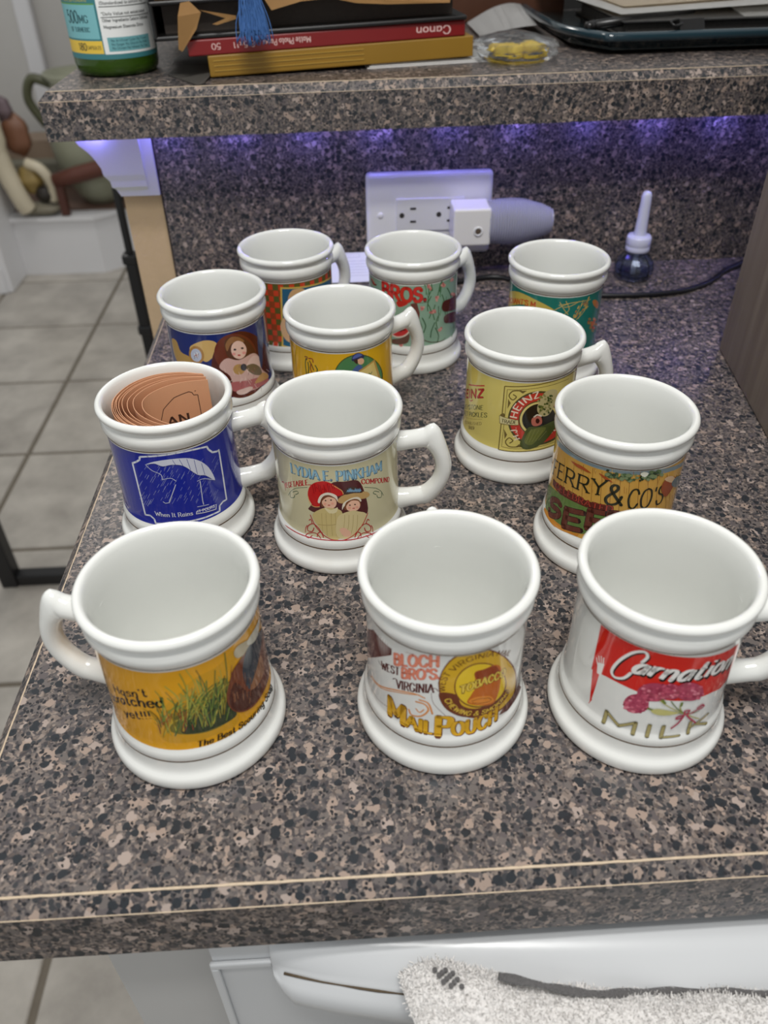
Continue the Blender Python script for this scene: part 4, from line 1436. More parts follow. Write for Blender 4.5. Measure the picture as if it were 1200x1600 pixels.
 'D': ((26, 40, 150), """
l 222 226 236 115 0 -212 742 -163 751 -104 757 -53 760 -3 762 44 760 91 756 141 748 181 738 189 714 212 682 250 668 262 670 263 636 259 482 252 308 222 312 192 297 185 261 185 261 143 263 88 263 28 266 -31 266 -82 265 -128 263 -175 260 -212 256 -212 256 -216 288 -239 310 -275 305 -276 484 -275 684 -244 701 -219 720 -212 742
l 222 226 236 100 0 -542 713 -482 653 -542 421 -541 268 -476 279 -444 274
l 150 160 200 40 0 408 567 388 380
l 150 160 200 40 0 386 582 357 491 400 372
l 150 160 214 16 0 125 622 99 591
l 150 160 214 16 0 54 678 40 660
l 150 160 214 16 0 -97 543 -113 518
l 150 160 214 16 0 -244 458 -276 410
l 150 160 214 16 0 -242 422 -271 376
l 150 160 214 16 0 -234 569 -266 520
l 150 160 214 16 0 244 591 230 581
l 150 160 214 16 0 120 582 92 548
l 150 160 214 16 0 -131 461 -147 436
l 150 160 214 16 0 -28 582 -52 546
l 150 160 214 16 0 67 416 50 393
l 150 160 214 16 0 14 557 3 542
l 150 160 214 16 0 -195 622 -213 594
l 150 160 214 16 0 -7 521 -21 500
l 150 160 214 16 0 68 407 51 384
l 150 160 214 16 0 -45 729 -60 706
l 150 160 214 16 0 -58 726 -80 692
l 150 160 214 16 0 235 596 207 574
l 150 160 214 16 0 -4 618 -23 589
l 150 160 214 16 0 -241 561 -268 522
l 150 160 214 16 0 41 486 28 468
l 150 160 214 16 0 95 495 81 476
l 150 160 214 16 0 -165 697 -184 667
l 150 160 214 16 0 145 673 125 651
l 150 160 214 16 0 -211 432 -243 382
l 150 160 214 16 0 -85 592 -116 545
l 150 160 214 16 0 -88 631 -118 584
l 150 160 214 16 0 139 468 115 439
l 150 160 214 16 0 -262 460 -290 418
l 150 160 214 16 0 84 600 63 573
l 150 160 214 16 0 -50 584 -73 549
l 150 160 214 16 0 189 575 163 550
l 150 160 214 16 0 -226 470 -254 427
l 150 160 214 16 0 -103 477 -119 451
l 150 160 214 16 0 172 508 154 489
l 150 160 214 16 0 -95 495 -109 472
l 150 160 214 16 0 -50 674 -68 646
l 150 160 214 16 0 -96 589 -127 541
l 150 160 214 16 0 -25 471 -54 427
l 150 160 214 16 0 67 711 43 678
l 150 160 214 16 0 -15 711 -37 678
l 150 160 214 16 0 -17 469 -32 445
l 150 160 214 16 0 163 512 136 483
l 150 160 214 16 0 98 470 70 434
l 150 160 214 16 0 249 614 219 592
l 150 160 214 16 0 112 451 94 428
l 150 160 214 16 0 -187 449 -217 402
l 150 160 214 16 0 178 383 160 365
l 150 160 214 16 0 193 366 167 340
l 150 160 214 16 0 -139 516 -154 493
l 150 160 214 16 0 -53 671 -74 640
l 150 160 214 16 0 -183 619 -202 588
l 150 160 214 16 0 9 437 -14 402
l 150 160 214 16 0 130 638 110 615
l 150 160 214 16 0 25 626 -3 584
l 150 160 214 16 0 -9 653 -23 632
l 150 160 214 16 0 -260 419 -278 393
l 150 160 214 16 0 149 631 128 608
l 150 160 214 16 0 -70 678 -87 651
l 150 160 214 16 0 134 542 113 518
l 150 160 214 16 0 29 718 9 689
l 150 160 214 16 0 75 612 54 583
l 150 160 214 16 0 21 614 -4 578
l 150 160 214 16 0 -72 614 -91 584
l 150 160 214 16 0 67 587 47 561
l 150 160 214 16 0 -29 722 -51 688
l 150 160 214 16 0 131 669 102 634
l 150 160 214 16 0 -40 617 -51 600
l 150 160 214 16 0 186 415 165 394
l 150 160 214 16 0 -239 488 -265 449
l 150 160 214 16 0 -98 706 -118 676
l 150 160 214 16 0 170 375 154 359
l 150 160 214 16 0 183 563 162 543
l 150 160 214 16 0 -218 639 -246 596
l 150 160 214 16 0 222 581 188 552
l 150 160 214 16 0 -74 514 -91 488
l 150 160 214 16 0 -157 611 -185 567
l 150 160 214 16 0 -105 681 -121 656
l 150 160 214 16 0 -202 440 -240 380
l 150 160 214 16 0 101 538 74 503
l 150 160 214 16 0 -59 452 -84 411
l 150 160 214 16 0 -41 651 -58 624
l 150 160 214 16 0 40 691 23 666
l 150 160 214 16 0 -219 435 -250 387
l 150 160 214 16 0 -89 482 -106 456
l 150 160 214 16 0 130 472 106 444
l 150 160 214 16 0 37 476 23 457
l 150 160 214 16 0 -57 707 -86 662
l 150 160 214 16 0 -96 543 -123 500
l 150 160 214 16 0 103 643 79 612
l 150 160 214 16 0 -75 473 -99 435
l 150 160 214 16 0 -122 656 -152 610
l 150 160 214 16 0 -102 654 -131 608
l 150 160 214 16 0 -203 481 -229 440
l 150 160 214 16 0 228 646 196 618
l 150 160 214 16 0 -70 464 -100 417
l 150 160 214 16 0 132 521 102 485
l 150 160 214 16 0 -87 620 -112 580
l 150 160 214 16 0 -208 425 -226 397
l 150 160 214 16 0 203 416 176 391
l 150 160 214 16 0 -102 656 -127 617
l 150 160 214 16 0 10 478 -9 449
l 150 160 214 16 0 -140 616 -173 565
l 150 160 214 16 0 43 443 22 413
l 150 160 214 16 0 -21 693 -39 666
l 150 160 214 16 0 -40 637 -63 602
l 150 160 214 16 0 6 456 -14 426
l 150 160 214 16 0 -160 510 -182 476
l 150 160 214 16 0 102 621 90 606
l 150 160 214 16 0 -132 559 -150 532
l 150 160 214 16 0 61 638 38 606
l 150 160 214 16 0 156 407 144 393
l 150 160 214 16 0 -213 533 -230 507
l 150 160 214 16 0 34 515 21 498
l 150 160 214 16 0 -78 565 -90 545
l 150 160 214 16 0 -58 574 -70 557
l 150 160 214 16 0 -181 619 -202 586
l 150 160 214 16 0 155 435 142 420
l 150 160 214 16 0 -172 700 -200 657
l 150 160 214 16 0 45 450 31 430
p 206 210 226 4 -187 693 -131 718 -46 728 45 716 117 671 169 594 193 494 139 555 91 582 27 664 -34 689 -90 684 -134 704
l 60 72 150 30 0 -29 721 -17 681
l 60 72 150 30 0 8 718 22 665
l 60 72 150 30 0 49 709 59 628
l 60 72 150 30 0 89 687 92 585
l 60 72 150 30 0 128 647 135 561
l 190 196 224 40 4 -187 693 -162 661 -145 648
l 190 196 224 40 4 -145 648 -110 627 -108 591
l 190 196 224 40 4 -108 591 -60 597 -34 572
l 190 196 224 40 4 83 538 125 538 193 494
l 200 206 226 45 0 -40 549 -100 422 -122 418 -134 430
l 200 206 226 50 0 99 532 91 388 92 360
l 200 206 226 40 0 53 359 124 347
t 222 226 236 30 0.14 0.08 3 0 0 -199 321 -100 315 19 309 | When It Rains
p 222 226 236 0 42 329 173 324 164 288 37 308
p 26 40 150 0 46 325 168 321 160 294 41 312
t 222 226 236 20 0.18 0.12 2 0 0 48 314 158 307 | IT POURS
"""),
 'E': ((206, 200, 164), """
t 40 78 112 63 0.2 0.08 3 0 0.1 -288 667 -176 671 -75 670 19 668 138 661 276 650 | LYDIA E. PINKHAM
t 142 186 208 63 0.2 0.08 3 0 0 -291 668 -178 673 -78 672 17 669 135 663 274 651 | LYDIA E. PINKHAM
t 184 40 46 36 0.22 0.1 3 0 0 -375 509 -269 577 -176 621 | VEGETABLE
l 184 40 46 60 4 -403 536 -374 549 -365 499
l 184 40 46 50 0 -176 621 -150 627
t 184 40 46 33 0.22 0.1 3 0 0 132 618 224 585 345 528 | COMPOUND
l 74 100 74 35 4 -184 601 -257 570 -310 523 -340 476
l 74 100 74 45 4 -295 524 -259 547 -250 536 -273 516
l 74 100 74 45 4 -320 506 -321 474 -290 486 -279 509
l 74 100 74 35 4 150 588 218 554 262 509 282 466
l 74 100 74 45 4 248 510 217 532 206 522 226 503
l 74 100 74 45 4 268 493 265 464 238 475 231 496
p 86 40 42 4 -50 645 36 658 114 646 152 536 164 407 104 403 -164 432 -166 482
p 196 34 34 4 -184 538 -171 603 -133 647 -78 664 -31 645 14 600 24 569 -17 560 -45 579 -84 570 -111 530 -117 480 -156 478
l 222 180 110 45 4 -184 538 -173 486 -146 472 -117 478
l 222 180 110 40 4 -32 638 14 600 24 571
l 150 20 26 40 0 -149 635 -144 568
l 150 20 26 40 0 -138 643 -132 582
l 150 20 26 40 0 -128 617 -119 605
l 150 20 26 40 0 -116 640 -109 586
l 150 20 26 40 0 -105 633 -99 576
l 150 20 26 40 0 -96 611 -87 604
l 150 20 26 40 0 -83 640 -77 579
l 150 20 26 40 0 -74 613 -67 581
l 150 20 26 40 0 -62 648 -56 583
l 150 20 26 40 0 -52 635 -46 574
l 150 20 26 40 0 -41 645 -33 614
l 150 20 26 40 0 -30 648 -23 613
p 232 222 206 4 -125 516 -106 562 -63 586 -16 566 -11 523 -26 536 -65 560 -101 532 -116 503
p 120 70 48 4 -109 519 -89 558 -55 568 -20 542 -19 512 -89 484 -104 482
p 236 190 162 4 -99 520 -65 554 -25 542 -18 505 -36 475 -65 472 -91 486
p 206 188 128 4 -166 406 -110 463 -60 477 7 453 7 360 -13 250 -72 256 -129 327
p 226 214 170 4 -89 478 -51 462 -13 480 -23 444 -62 437
l 170 150 96 40 4 -133 345 -67 348 -8 361
l 180 160 104 30 4 -107 432 -109 356 -109 267
l 180 160 104 30 4 -82 435 -83 359 -83 270
l 180 160 104 30 4 -52 437 -54 362 -53 272
l 180 160 104 30 4 -28 437 -29 362 -29 272
p 196 160 104 4 -11 523 12 558 71 573 153 558 181 524 151 509 79 522 19 506
p 70 52 44 4 32 568 43 608 82 612 127 581 134 557 81 568
p 120 160 190 0 42 581 49 600 57 590
p 120 160 190 0 51 579 58 610 66 588
p 120 160 190 0 59 578 67 610 74 586
p 120 160 190 0 68 576 75 598 83 584
p 120 160 190 0 77 574 84 593 92 582
p 120 160 190 0 86 572 93 602 101 580
p 120 160 190 0 95 569 102 597 110 577
p 120 160 190 0 104 567 111 594 120 574
p 120 160 190 0 113 564 120 596 129 571
p 232 222 200 4 12 460 21 508 69 536 110 532 125 496 68 512 28 488
p 130 80 52 4 25 464 39 512 84 526 115 506 117 462 46 455
p 240 192 164 4 38 487 68 517 108 504 117 467 101 442 65 441 41 456
p 216 200 150 4 -27 362 -4 424 65 445 105 430 152 396 135 329 77 258 16 245 -27 272
l 184 164 110 30 4 25 421 18 346 4 271
l 184 164 110 30 4 49 417 43 342 28 268
l 184 164 110 30 4 74 411 68 337 53 263
l 184 164 110 30 4 99 405 93 330 78 258
p 232 184 156 4 -10 316 20 326 56 282 42 255 8 270
p 60 40 36 3 -74 529 -75 525 -79 524 -82 525 -83 528 -82 532 -78 533 -75 532
p 60 40 36 3 -42 534 -44 530 -47 529 -51 530 -52 534 -50 537 -47 539 -44 537
p 60 40 36 3 62 486 60 483 57 483 54 485 52 488 54 492 57 492 61 490
p 60 40 36 3 92 484 90 481 87 481 83 483 82 487 84 490 87 490 91 488
p 196 84 84 3 -53 497 -55 494 -61 493 -66 494 -69 496 -66 499 -61 500 -55 499
p 196 84 84 3 86 458 84 456 78 457 72 459 70 462 72 464 78 464 84 462
p 236 170 146 3 -75 504 -78 498 -84 495 -91 496 -93 502 -90 509 -83 512 -77 510
p 236 170 146 3 -32 509 -35 503 -41 501 -47 503 -49 509 -46 515 -40 518 -34 515
p 236 170 146 3 63 466 60 461 54 460 48 463 46 470 48 476 55 477 61 473
p 236 170 146 3 108 460 105 454 98 454 92 458 89 465 92 470 99 471 105 467
l 184 40 46 50 4 -179 405 -150 328 -106 273 -62 245 -14 239
l 184 40 46 50 4 163 397 127 326 78 270 26 242 -14 239
l 184 40 46 55 4 -107 260 -130 314 -165 343 -201 313 -203 280 -174 283 -162 312
l 184 40 46 50 4 -123 246 -153 276 -198 262 -218 238 -196 232 -176 251
l 184 40 46 50 4 -171 342 -177 372 -189 362
l 184 40 46 50 4 -107 254 -116 291 -137 280 -144 253
l 184 40 46 40 4 -222 260 -217 294 -206 317
l 184 40 46 55 4 77 252 105 301 144 326 176 293 174 261 146 267 137 296
l 184 40 46 50 4 90 238 124 262 167 246 182 226 161 221 143 238
l 184 40 46 50 4 149 324 159 352 170 340
l 184 40 46 50 4 76 246 88 280 109 268 112 243
l 184 40 46 40 4 190 242 190 273 182 296
l 184 40 46 50 4 -494 198 -375 226 -256 233 -154 237 -53 239 55 236 182 235 315 229 418 213
"""),
 'F': ((216, 200, 112), """
t 120 30 28 60 0.24 0.16 3 0 0.2 -546 435 -337 550 -243 597 | HEINZ
t 190 52 44 60 0.24 0.16 3 0 0 -546 435 -337 550 -243 597 | HEINZ
l 190 52 44 90 0 -423 604 -239 686
l 190 52 44 70 4 -437 576 -394 499 -349 524
t 88 92 52 34 0.2 0.1 2 0 0 -485 378 -327 463 -238 502 | KEYSTONE
t 88 92 52 35 0.2 0.1 2 0 0 -546 293 -305 416 -201 460 | SWEET PICKLES
l 150 130 70 20 4 -464 323 -318 390 -240 429
t 130 112 64 22 0.16 0.1 2 0 0 -448 279 -313 347 -241 383 | ESTABLISHED
t 110 92 52 26 0.2 0.12 2 0 0 -381 277 -306 311 | 1869
l 112 96 46 70 0 -93 730 -51 736 4 743 56 749 112 755 170 761 230 764 287 765 344 764 408 760 479 745
l 112 96 46 70 0 -93 730 -93 518 -95 244
l 112 96 46 70 0 -95 244 -63 244 -18 245 32 247 85 249 134 250 185 251 247 252 303 249
l 112 96 46 35 0 -74 710 -41 714 6 720 58 726 114 732 173 736 234 738 303 739 368 733
l 112 96 46 35 0 -74 710 -74 511 -76 271
l 112 96 46 35 0 -76 271 -49 269 -11 267 34 269 84 271 132 272 183 274 245 276 301 273
l 112 96 46 80 4 15 713 -38 704 -59 666 -33 640 -12 665 -32 679
p 112 96 46 0 -3 712 51 715 26 693
p 112 96 46 0 -63 644 -61 569 -44 615
l 112 96 46 80 4 30 284 -26 281 -53 313 -32 349 -6 330 -24 309
p 112 96 46 0 12 281 68 283 38 306
p 112 96 46 0 -61 334 -72 411 -47 371
p 84 76 44 4 404 488 445 356 350 302 228 285 114 297 20 345 -40 428 -51 534 -10 636 69 700 172 700 289 625
p 196 60 46 4 376 497 406 380 330 322 222 302 115 313 27 358 -28 435 -38 533 0 627 74 686 171 685 278 617
p 84 76 44 4 296 508 309 433 270 383 202 362 127 368 64 402 25 458 18 527 45 591 98 630 168 628 240 583
p 222 206 130 4 286 509 298 439 262 390 198 370 128 376 69 408 32 461 26 526 51 586 101 622 167 621 235 579
p 30 28 24 4 271 510 281 448 250 404 194 385 132 390 79 419 46 467 40 524 63 577 108 609 167 607 227 570
t 240 222 200 47 0.22 0.14 0 0 0 5 504 13 557 43 610 86 644 141 663 | HEINZ
t 240 222 200 38 0.22 0.14 0 0 0 39 349 18 396 7 435 | H.J.
t 240 222 200 41 0.22 0.14 0 0 0 230 350 289 364 341 393 | CO.
p 190 180 130 4 139 629 167 689 217 705 267 675 257 581 220 515 167 516 132 565
p 128 132 70 2 206 609 213 617 225 604 216 599
p 70 84 40 2 210 635 218 643 229 630 220 625
p 150 146 92 2 166 664 172 672 183 660 175 655
p 128 132 70 2 156 676 163 684 174 673 165 667
p 128 132 70 2 206 588 214 596 225 583 216 578
p 92 104 48 2 216 655 223 662 235 650 226 644
p 70 84 40 2 147 559 154 568 164 556 156 550
p 70 84 40 2 200 548 208 556 219 543 210 538
p 70 84 40 2 190 603 198 611 209 599 200 593
p 70 84 40 2 213 657 221 665 232 652 223 647
p 70 84 40 2 134 594 141 603 151 592 143 585
p 70 84 40 2 129 636 136 645 146 634 138 628
p 150 146 92 2 208 652 215 660 227 647 218 642
p 150 146 92 2 204 575 212 583 224 570 214 565
p 70 84 40 2 163 571 170 580 181 568 172 562
p 70 84 40 2 205 619 212 627 224 614 215 609
p 70 84 40 2 194 642 202 650 213 638 204 632
p 150 146 92 2 157 562 164 570 174 559 166 553
p 128 132 70 2 145 658 151 667 162 656 153 650
p 92 104 48 2 172 604 179 612 190 600 182 594
p 70 84 40 2 217 609 225 617 236 604 227 599
p 150 146 92 2 147 579 154 587 164 576 156 570
p 70 84 40 2 186 605 194 613 205 601 196 595
p 128 132 70 2 200 551 208 559 219 547 210 541
p 92 104 48 2 188 651 196 659 207 647 198 642
p 150 146 92 2 170 641 178 650 188 638 180 632
p 150 146 92 2 191 618 198 626 209 613 200 608
p 70 84 40 2 174 565 181 573 192 561 183 555
p 70 84 40 2 177 527 184 536 195 523 186 518
p 70 84 40 2 204 659 211 667 223 654 214 649
p 150 146 92 2 141 549 148 558 158 547 150 540
p 150 146 92 2 151 589 158 598 168 586 160 580
p 150 146 92 2 222 622 230 629 242 616 232 611
p 150 146 92 2 191 547 199 555 210 542 201 537
p 150 146 92 2 130 659 137 668 147 657 139 651
p 150 146 92 2 148 573 156 582 166 570 157 564
p 70 84 40 2 194 628 201 636 213 624 204 618
p 128 132 70 2 155 578 162 586 172 575 164 569
p 92 104 48 2 145 593 152 601 162 590 154 584
p 150 146 92 2 159 673 166 682 176 670 168 664
p 150 146 92 2 161 587 168 595 179 584 170 578
p 92 104 48 2 145 563 152 572 162 561 154 554
p 150 146 92 2 207 613 215 621 226 608 217 603
p 128 132 70 2 136 667 143 676 153 665 145 658
p 70 84 40 2 139 585 146 594 156 583 148 577
p 70 84 40 2 208 532 216 540 227 527 218 522
p 92 104 48 2 156 586 163 594 173 583 165 577
p 150 146 92 2 180 578 187 586 198 574 190 568
p 150 146 92 2 123 635 130 644 140 633 132 626
p 92 104 48 2 216 560 223 568 235 555 226 550
p 74 84 36 4 43 301 56 370 87 439 166 436 269 455 307 419 253 348 182 288 89 264
p 106 114 50 4 69 324 91 402 137 426 210 417 174 358 120 298
l 140 142 76 30 0 80 312 108 424
l 140 142 76 30 0 100 318 134 418
l 140 142 76 30 0 121 323 160 410
l 140 142 76 30 0 143 327 188 401
l 140 142 76 30 0 165 330 218 390
p 190 110 96 3 104 508 157 518 176 459 135 443 106 460
p 60 20 24 3 157 480 154 466 145 462 134 469 129 484 131 498 141 502 151 495
l 226 220 200 100 4 116 516 136 530 165 516
p 214 204 150 0 -110 508 -78 501 15 493 20 456 -26 451 -104 450
l 112 96 46 30 0 -110 508 -78 501 15 493 20 456 -26 451 -104 450 -110 508
p 112 96 46 2 -106 508 -94 528 -77 528 -78 504
t 70 62 36 26 0.18 0.12 2 0 0 -92 460 -46 459 4 464 | TRADE
"""),
 'G': ((206, 158, 72), """
p 128 146 152 0 -468 745 -395 765 -327 774 -262 782 -199 787 -142 788 -85 787 -27 786 31 785 88 784 145 781 199 774 255 768 327 760 412 742 520 708 539 723 539 701 540 672 428 708 337 727 264 734 206 742 151 749 94 752 36 753 -22 754 -80 753 -136 753 -194 752 -255 748 -320 741 -385 732 -448 716
l 120 74 30 25 0 -432 650 -398 519 -363 361
l 120 74 30 25 0 -312 707 -293 567 -270 403
l 120 74 30 25 0 -235 731 -219 589 -198 423
l 120 74 30 25 0 -171 742 -156 600 -137 432
l 120 74 30 25 0 -114 745 -99 602 -80 433
l 120 74 30 25 0 -61 742 -46 598 -26 428
l 120 74 30 25 0 -10 737 6 592 26 420
l 120 74 30 25 0 37 747 54 600 76 427
l 120 74 30 25 0 84 752 103 604 127 429
l 120 74 30 25 0 134 752 155 602 181 424
l 120 74 30 25 0 186 747 210 595 240 411
l 120 74 30 25 0 244 736 273 578 311 386
l 120 74 30 25 0 313 714 352 547 409 336
l 120 74 30 25 0 410 669 509 455 538 256
l 160 96 36 20 0 325 520 328 500
l 160 96 36 20 0 240 651 246 616
l 160 96 36 20 0 -50 696 -48 671
l 160 96 36 20 0 374 510 388 460
l 176 120 50 20 0 -149 640 -148 621
l 160 96 36 20 0 -314 632 -312 609
l 176 120 50 20 0 -96 660 -96 644
l 160 96 36 20 0 -180 724 -177 693
l 160 96 36 20 0 254 740 264 691
l 226 190 110 20 0 221 767 226 738
l 160 96 36 20 0 -104 752 -101 722
l 160 96 36 20 0 -95 735 -94 717
l 226 190 110 20 0 372 632 386 586
l 226 190 110 20 0 32 682 33 665
l 176 120 50 20 0 -285 664 -283 640
l 160 96 36 20 0 -93 607 -91 586
l 176 120 50 20 0 115 598 119 562
l 160 96 36 20 0 170 586 173 556
l 160 96 36 20 0 493 470 509 440
l 160 96 36 20 0 256 696 260 671
l 226 190 110 20 0 -131 684 -128 653
l 226 190 110 20 0 296 702 301 673
l 160 96 36 20 0 69 669 76 622
l 176 120 50 20 0 137 772 140 748
l 226 190 110 20 0 320 722 326 694
l 226 190 110 20 0 -165 496 -160 450
l 226 190 110 20 0 -12 778 -7 739
l 226 190 110 20 0 -98 742 -97 725
l 160 96 36 20 0 66 821 69 796
l 226 190 110 20 0 279 750 288 706
l 226 190 110 20 0 403 660 419 613
l 226 190 110 20 0 38 628 41 597
l 160 96 36 20 0 171 606 178 556
l 160 96 36 20 0 54 753 60 707
l 226 190 110 20 0 28 685 34 639
l 176 120 50 20 0 -131 690 -130 672
l 160 96 36 20 0 -348 450 -340 407
l 160 96 36 20 0 388 553 407 494
l 176 120 50 20 0 -20 734 -17 703
l 160 96 36 20 0 374 652 384 618
l 176 120 50 20 0 13 741 19 692
l 160 96 36 20 0 -200 498 -198 474
l 160 96 36 20 0 -308 633 -304 597
l 226 190 110 20 0 -319 660 -311 612
l 160 96 36 20 0 426 520 432 497
l 176 120 50 20 0 204 643 208 614
l 176 120 50 20 0 -183 676 -178 633
l 176 120 50 20 0 83 660 88 622
l 226 190 110 20 0 114 818 118 787
l 160 96 36 20 0 -63 529 -60 501
l 226 190 110 20 0 -354 512 -351 486
l 176 120 50 20 0 57 814 60 790
l 226 190 110 20 0 194 675 198 642
l 176 120 50 20 0 -114 641 -112 616
l 160 96 36 20 0 -320 539 -311 491
l 160 96 36 20 0 99 783 103 751
l 160 96 36 20 0 36 802 37 787
l 176 120 50 20 0 9 699 14 663
l 226 190 110 20 0 172 631 176 605
l 160 96 36 20 0 -4 638 2 592
p 164 76 32 3 -211 728 -169 729 -118 711 -166 709
p 164 76 32 3 -76 728 -41 718 6 688 -38 698
p 164 76 32 3 -258 722 -211 728 -157 714 -208 708
p 164 76 32 3 376 675 509 578 536 530 540 536
p 196 130 46 0 -440 205 -394 210 -340 215 -286 226 -234 234 -175 244 -130 249 -118 295 -168 290 -235 278 -296 270 -358 258 -417 246 -462 235
p 98 128 62 0 -540 367 -433 423 -355 448 -280 466 -212 475 -152 477 -91 478 -14 482 47 480 72 427 -5 364 -98 285 -162 264 -220 263 -278 256 -335 252 -397 250 -455 241
p 96 36 26 0 -407 496 -356 505 -299 510 -242 516 -186 520 -133 521 -80 522 -16 526 35 527 40 481 -10 480 -72 475 -125 475 -178 474 -239 467 -302 457 -358 457 -402 456
t 50 16 14 41 0.2 0.1 3 0 0.2 -359 462 -263 480 -159 485 -64 483 33 488 | CELEBRATED
t 164 60 44 41 0.2 0.1 3 0 0 -359 462 -263 480 -159 485 -64 483 33 488 | CELEBRATED
t 48 22 18 120 0.3 0.26 3 0 0.4 -396 241 -274 298 | S
t 104 52 38 120 0.3 0.26 3 0 0 -396 241 -274 298 | S
t 48 22 18 127 0.3 0.26 3 0 0.4 -250 262 -115 302 | E
t 104 52 38 127 0.3 0.26 3 0 0 -250 262 -115 302 | E
t 48 22 18 130 0.3 0.26 3 0 0.4 -96 334 1 340 | E
t 104 52 38 130 0.3 0.26 3 0 0 -96 334 1 340 | E
t 48 22 18 134 0.3 0.26 3 0 0.4 17 344 102 349 | D
t 104 52 38 134 0.3 0.26 3 0 0 17 344 102 349 | D
t 40 40 22 102 0.13 0.08 3 0 0 -438 513 -309 554 -206 567 -125 574 -25 593 | FERRY
t 40 40 22 135 0.13 0.1 2 0 0 -23 539 79 538 | &
t 40 40 22 133 0.12 0.09 3 0 0 103 523 196 516 326 514 | CO'S
p 40 58 36 2 70 748 78 760 94 753 87 738
p 96 118 76 2 199 748 205 755 218 747 212 738
p 96 118 76 2 102 720 108 728 120 722 114 712
p 78 104 66 2 160 758 164 764 174 759 169 751
p 78 104 66 2 -25 735 -19 745 -7 742 -13 730
p 96 118 76 2 228 764 238 774 261 759 251 746
p 120 136 96 2 198 756 203 762 215 755 210 747
p 120 136 96 2 181 735 192 748 217 733 206 716
p 78 104 66 2 -1 736 9 752 27 746 18 727
p 120 136 96 2 36 745 43 757 58 751 51 736
p 96 118 76 2 37 726 46 740 64 733 56 716
p 40 58 36 2 152 735 161 746 180 735 171 721
p 96 118 76 2 60 738 66 747 78 742 72 730
p 78 104 66 2 169 742 176 750 190 741 184 730
p 78 104 66 2 -22 722 -15 734 -2 730 -8 716
p 96 118 76 2 85 716 92 727 108 720 101 706
p 96 118 76 2 39 735 43 742 52 738 48 730
p 62 84 50 2 1 720 5 727 14 724 10 715
p 120 136 96 2 203 749 211 758 230 746 222 735
p 62 84 50 2 236 734 241 738 252 731 247 725
p 78 104 66 2 204 757 213 766 233 754 224 742
p 120 136 96 2 41 722 47 732 60 727 54 714
p 40 58 36 2 190 746 198 753 213 744 206 734
p 40 58 36 2 137 735 146 746 164 736 156 722
p 62 84 50 2 103 719 108 727 120 721 115 711
p 96 118 76 2 226 758 237 768 261 753 250 739
p 62 84 50 2 138 752 148 764 168 753 159 737
p 40 58 36 2 72 736 80 747 94 741 87 727
p 40 58 36 2 -42 757 -36 767 -25 764 -30 752
p 40 58 36 2 172 721 182 732 202 720 193 705
p 62 84 50 2 201 722 210 732 231 719 222 706
p 78 104 66 2 194 733 204 744 226 730 217 716
p 120 136 96 2 51 728 56 736 66 732 61 722
p 40 58 36 2 31 730 37 739 49 735 43 723
p 120 136 96 2 148 734 158 746 180 734 170 718
p 120 136 96 2 215 726 224 735 242 723 234 712
p 62 84 50 2 -30 720 -22 734 -6 730 -14 713
p 96 118 76 2 184 765 195 777 218 763 208 747
p 40 58 36 2 207 753 216 762 236 750 228 737
p 120 136 96 2 38 742 44 751 55 747 50 736
p 120 136 96 2 82 746 89 755 102 750 96 738
p 120 136 96 2 27 721 32 728 41 725 36 716
p 40 58 36 2 144 721 150 729 164 722 158 711
p 120 136 96 2 106 753 111 759 121 755 116 746
p 120 136 96 2 213 734 221 742 240 730 232 719
p 40 58 36 2 138 713 142 719 152 714 148 706
p 120 136 96 2 114 732 121 742 136 735 129 723
p 120 136 96 2 48 743 56 756 74 749 66 732
p 78 104 66 2 66 720 75 734 94 726 85 709
p 62 84 50 2 4 747 11 759 25 754 18 740
p 62 84 50 2 54 737 64 751 82 743 74 725
p 78 104 66 2 46 749 54 760 68 754 62 740
p 96 118 76 2 3 732 11 744 26 739 19 724
p 120 136 96 2 76 710 84 723 101 715 94 700
p 120 136 96 2 62 744 72 760 92 751 83 732
p 62 84 50 2 63 722 73 737 93 728 83 710
p 62 84 50 2 -36 736 -27 752 -7 747 -16 727
p 96 118 76 2 -18 723 -11 735 3 731 -3 716
p 62 84 50 2 180 750 186 756 199 749 193 740
p 120 136 96 2 252 733 261 742 284 727 274 716
p 120 136 96 2 177 717 185 727 202 716 194 704
p 120 136 96 2 31 718 41 734 61 726 52 707
p 78 104 66 2 -44 724 -38 734 -27 732 -32 720
p 120 136 96 2 58 726 65 737 79 731 72 718
p 40 58 36 2 -10 735 -2 749 15 744 7 727
p 62 84 50 2 220 756 228 764 247 753 239 742
p 96 118 76 2 202 737 210 745 226 735 219 725
p 62 84 50 2 17 722 24 732 37 728 31 715
p 120 136 96 2 -45 730 -36 746 -17 742 -26 723
p 120 136 96 2 192 737 202 749 226 735 215 719
p 226 226 210 2 137 757 155 772 184 758 167 734
p 150 72 38 3 291 626 300 676 350 672 401 609 373 558 334 555
p 216 180 140 3 297 688 342 696 403 646 377 632
p 92 108 112 3 373 624 416 655 540 585 540 537 437 568
"""),
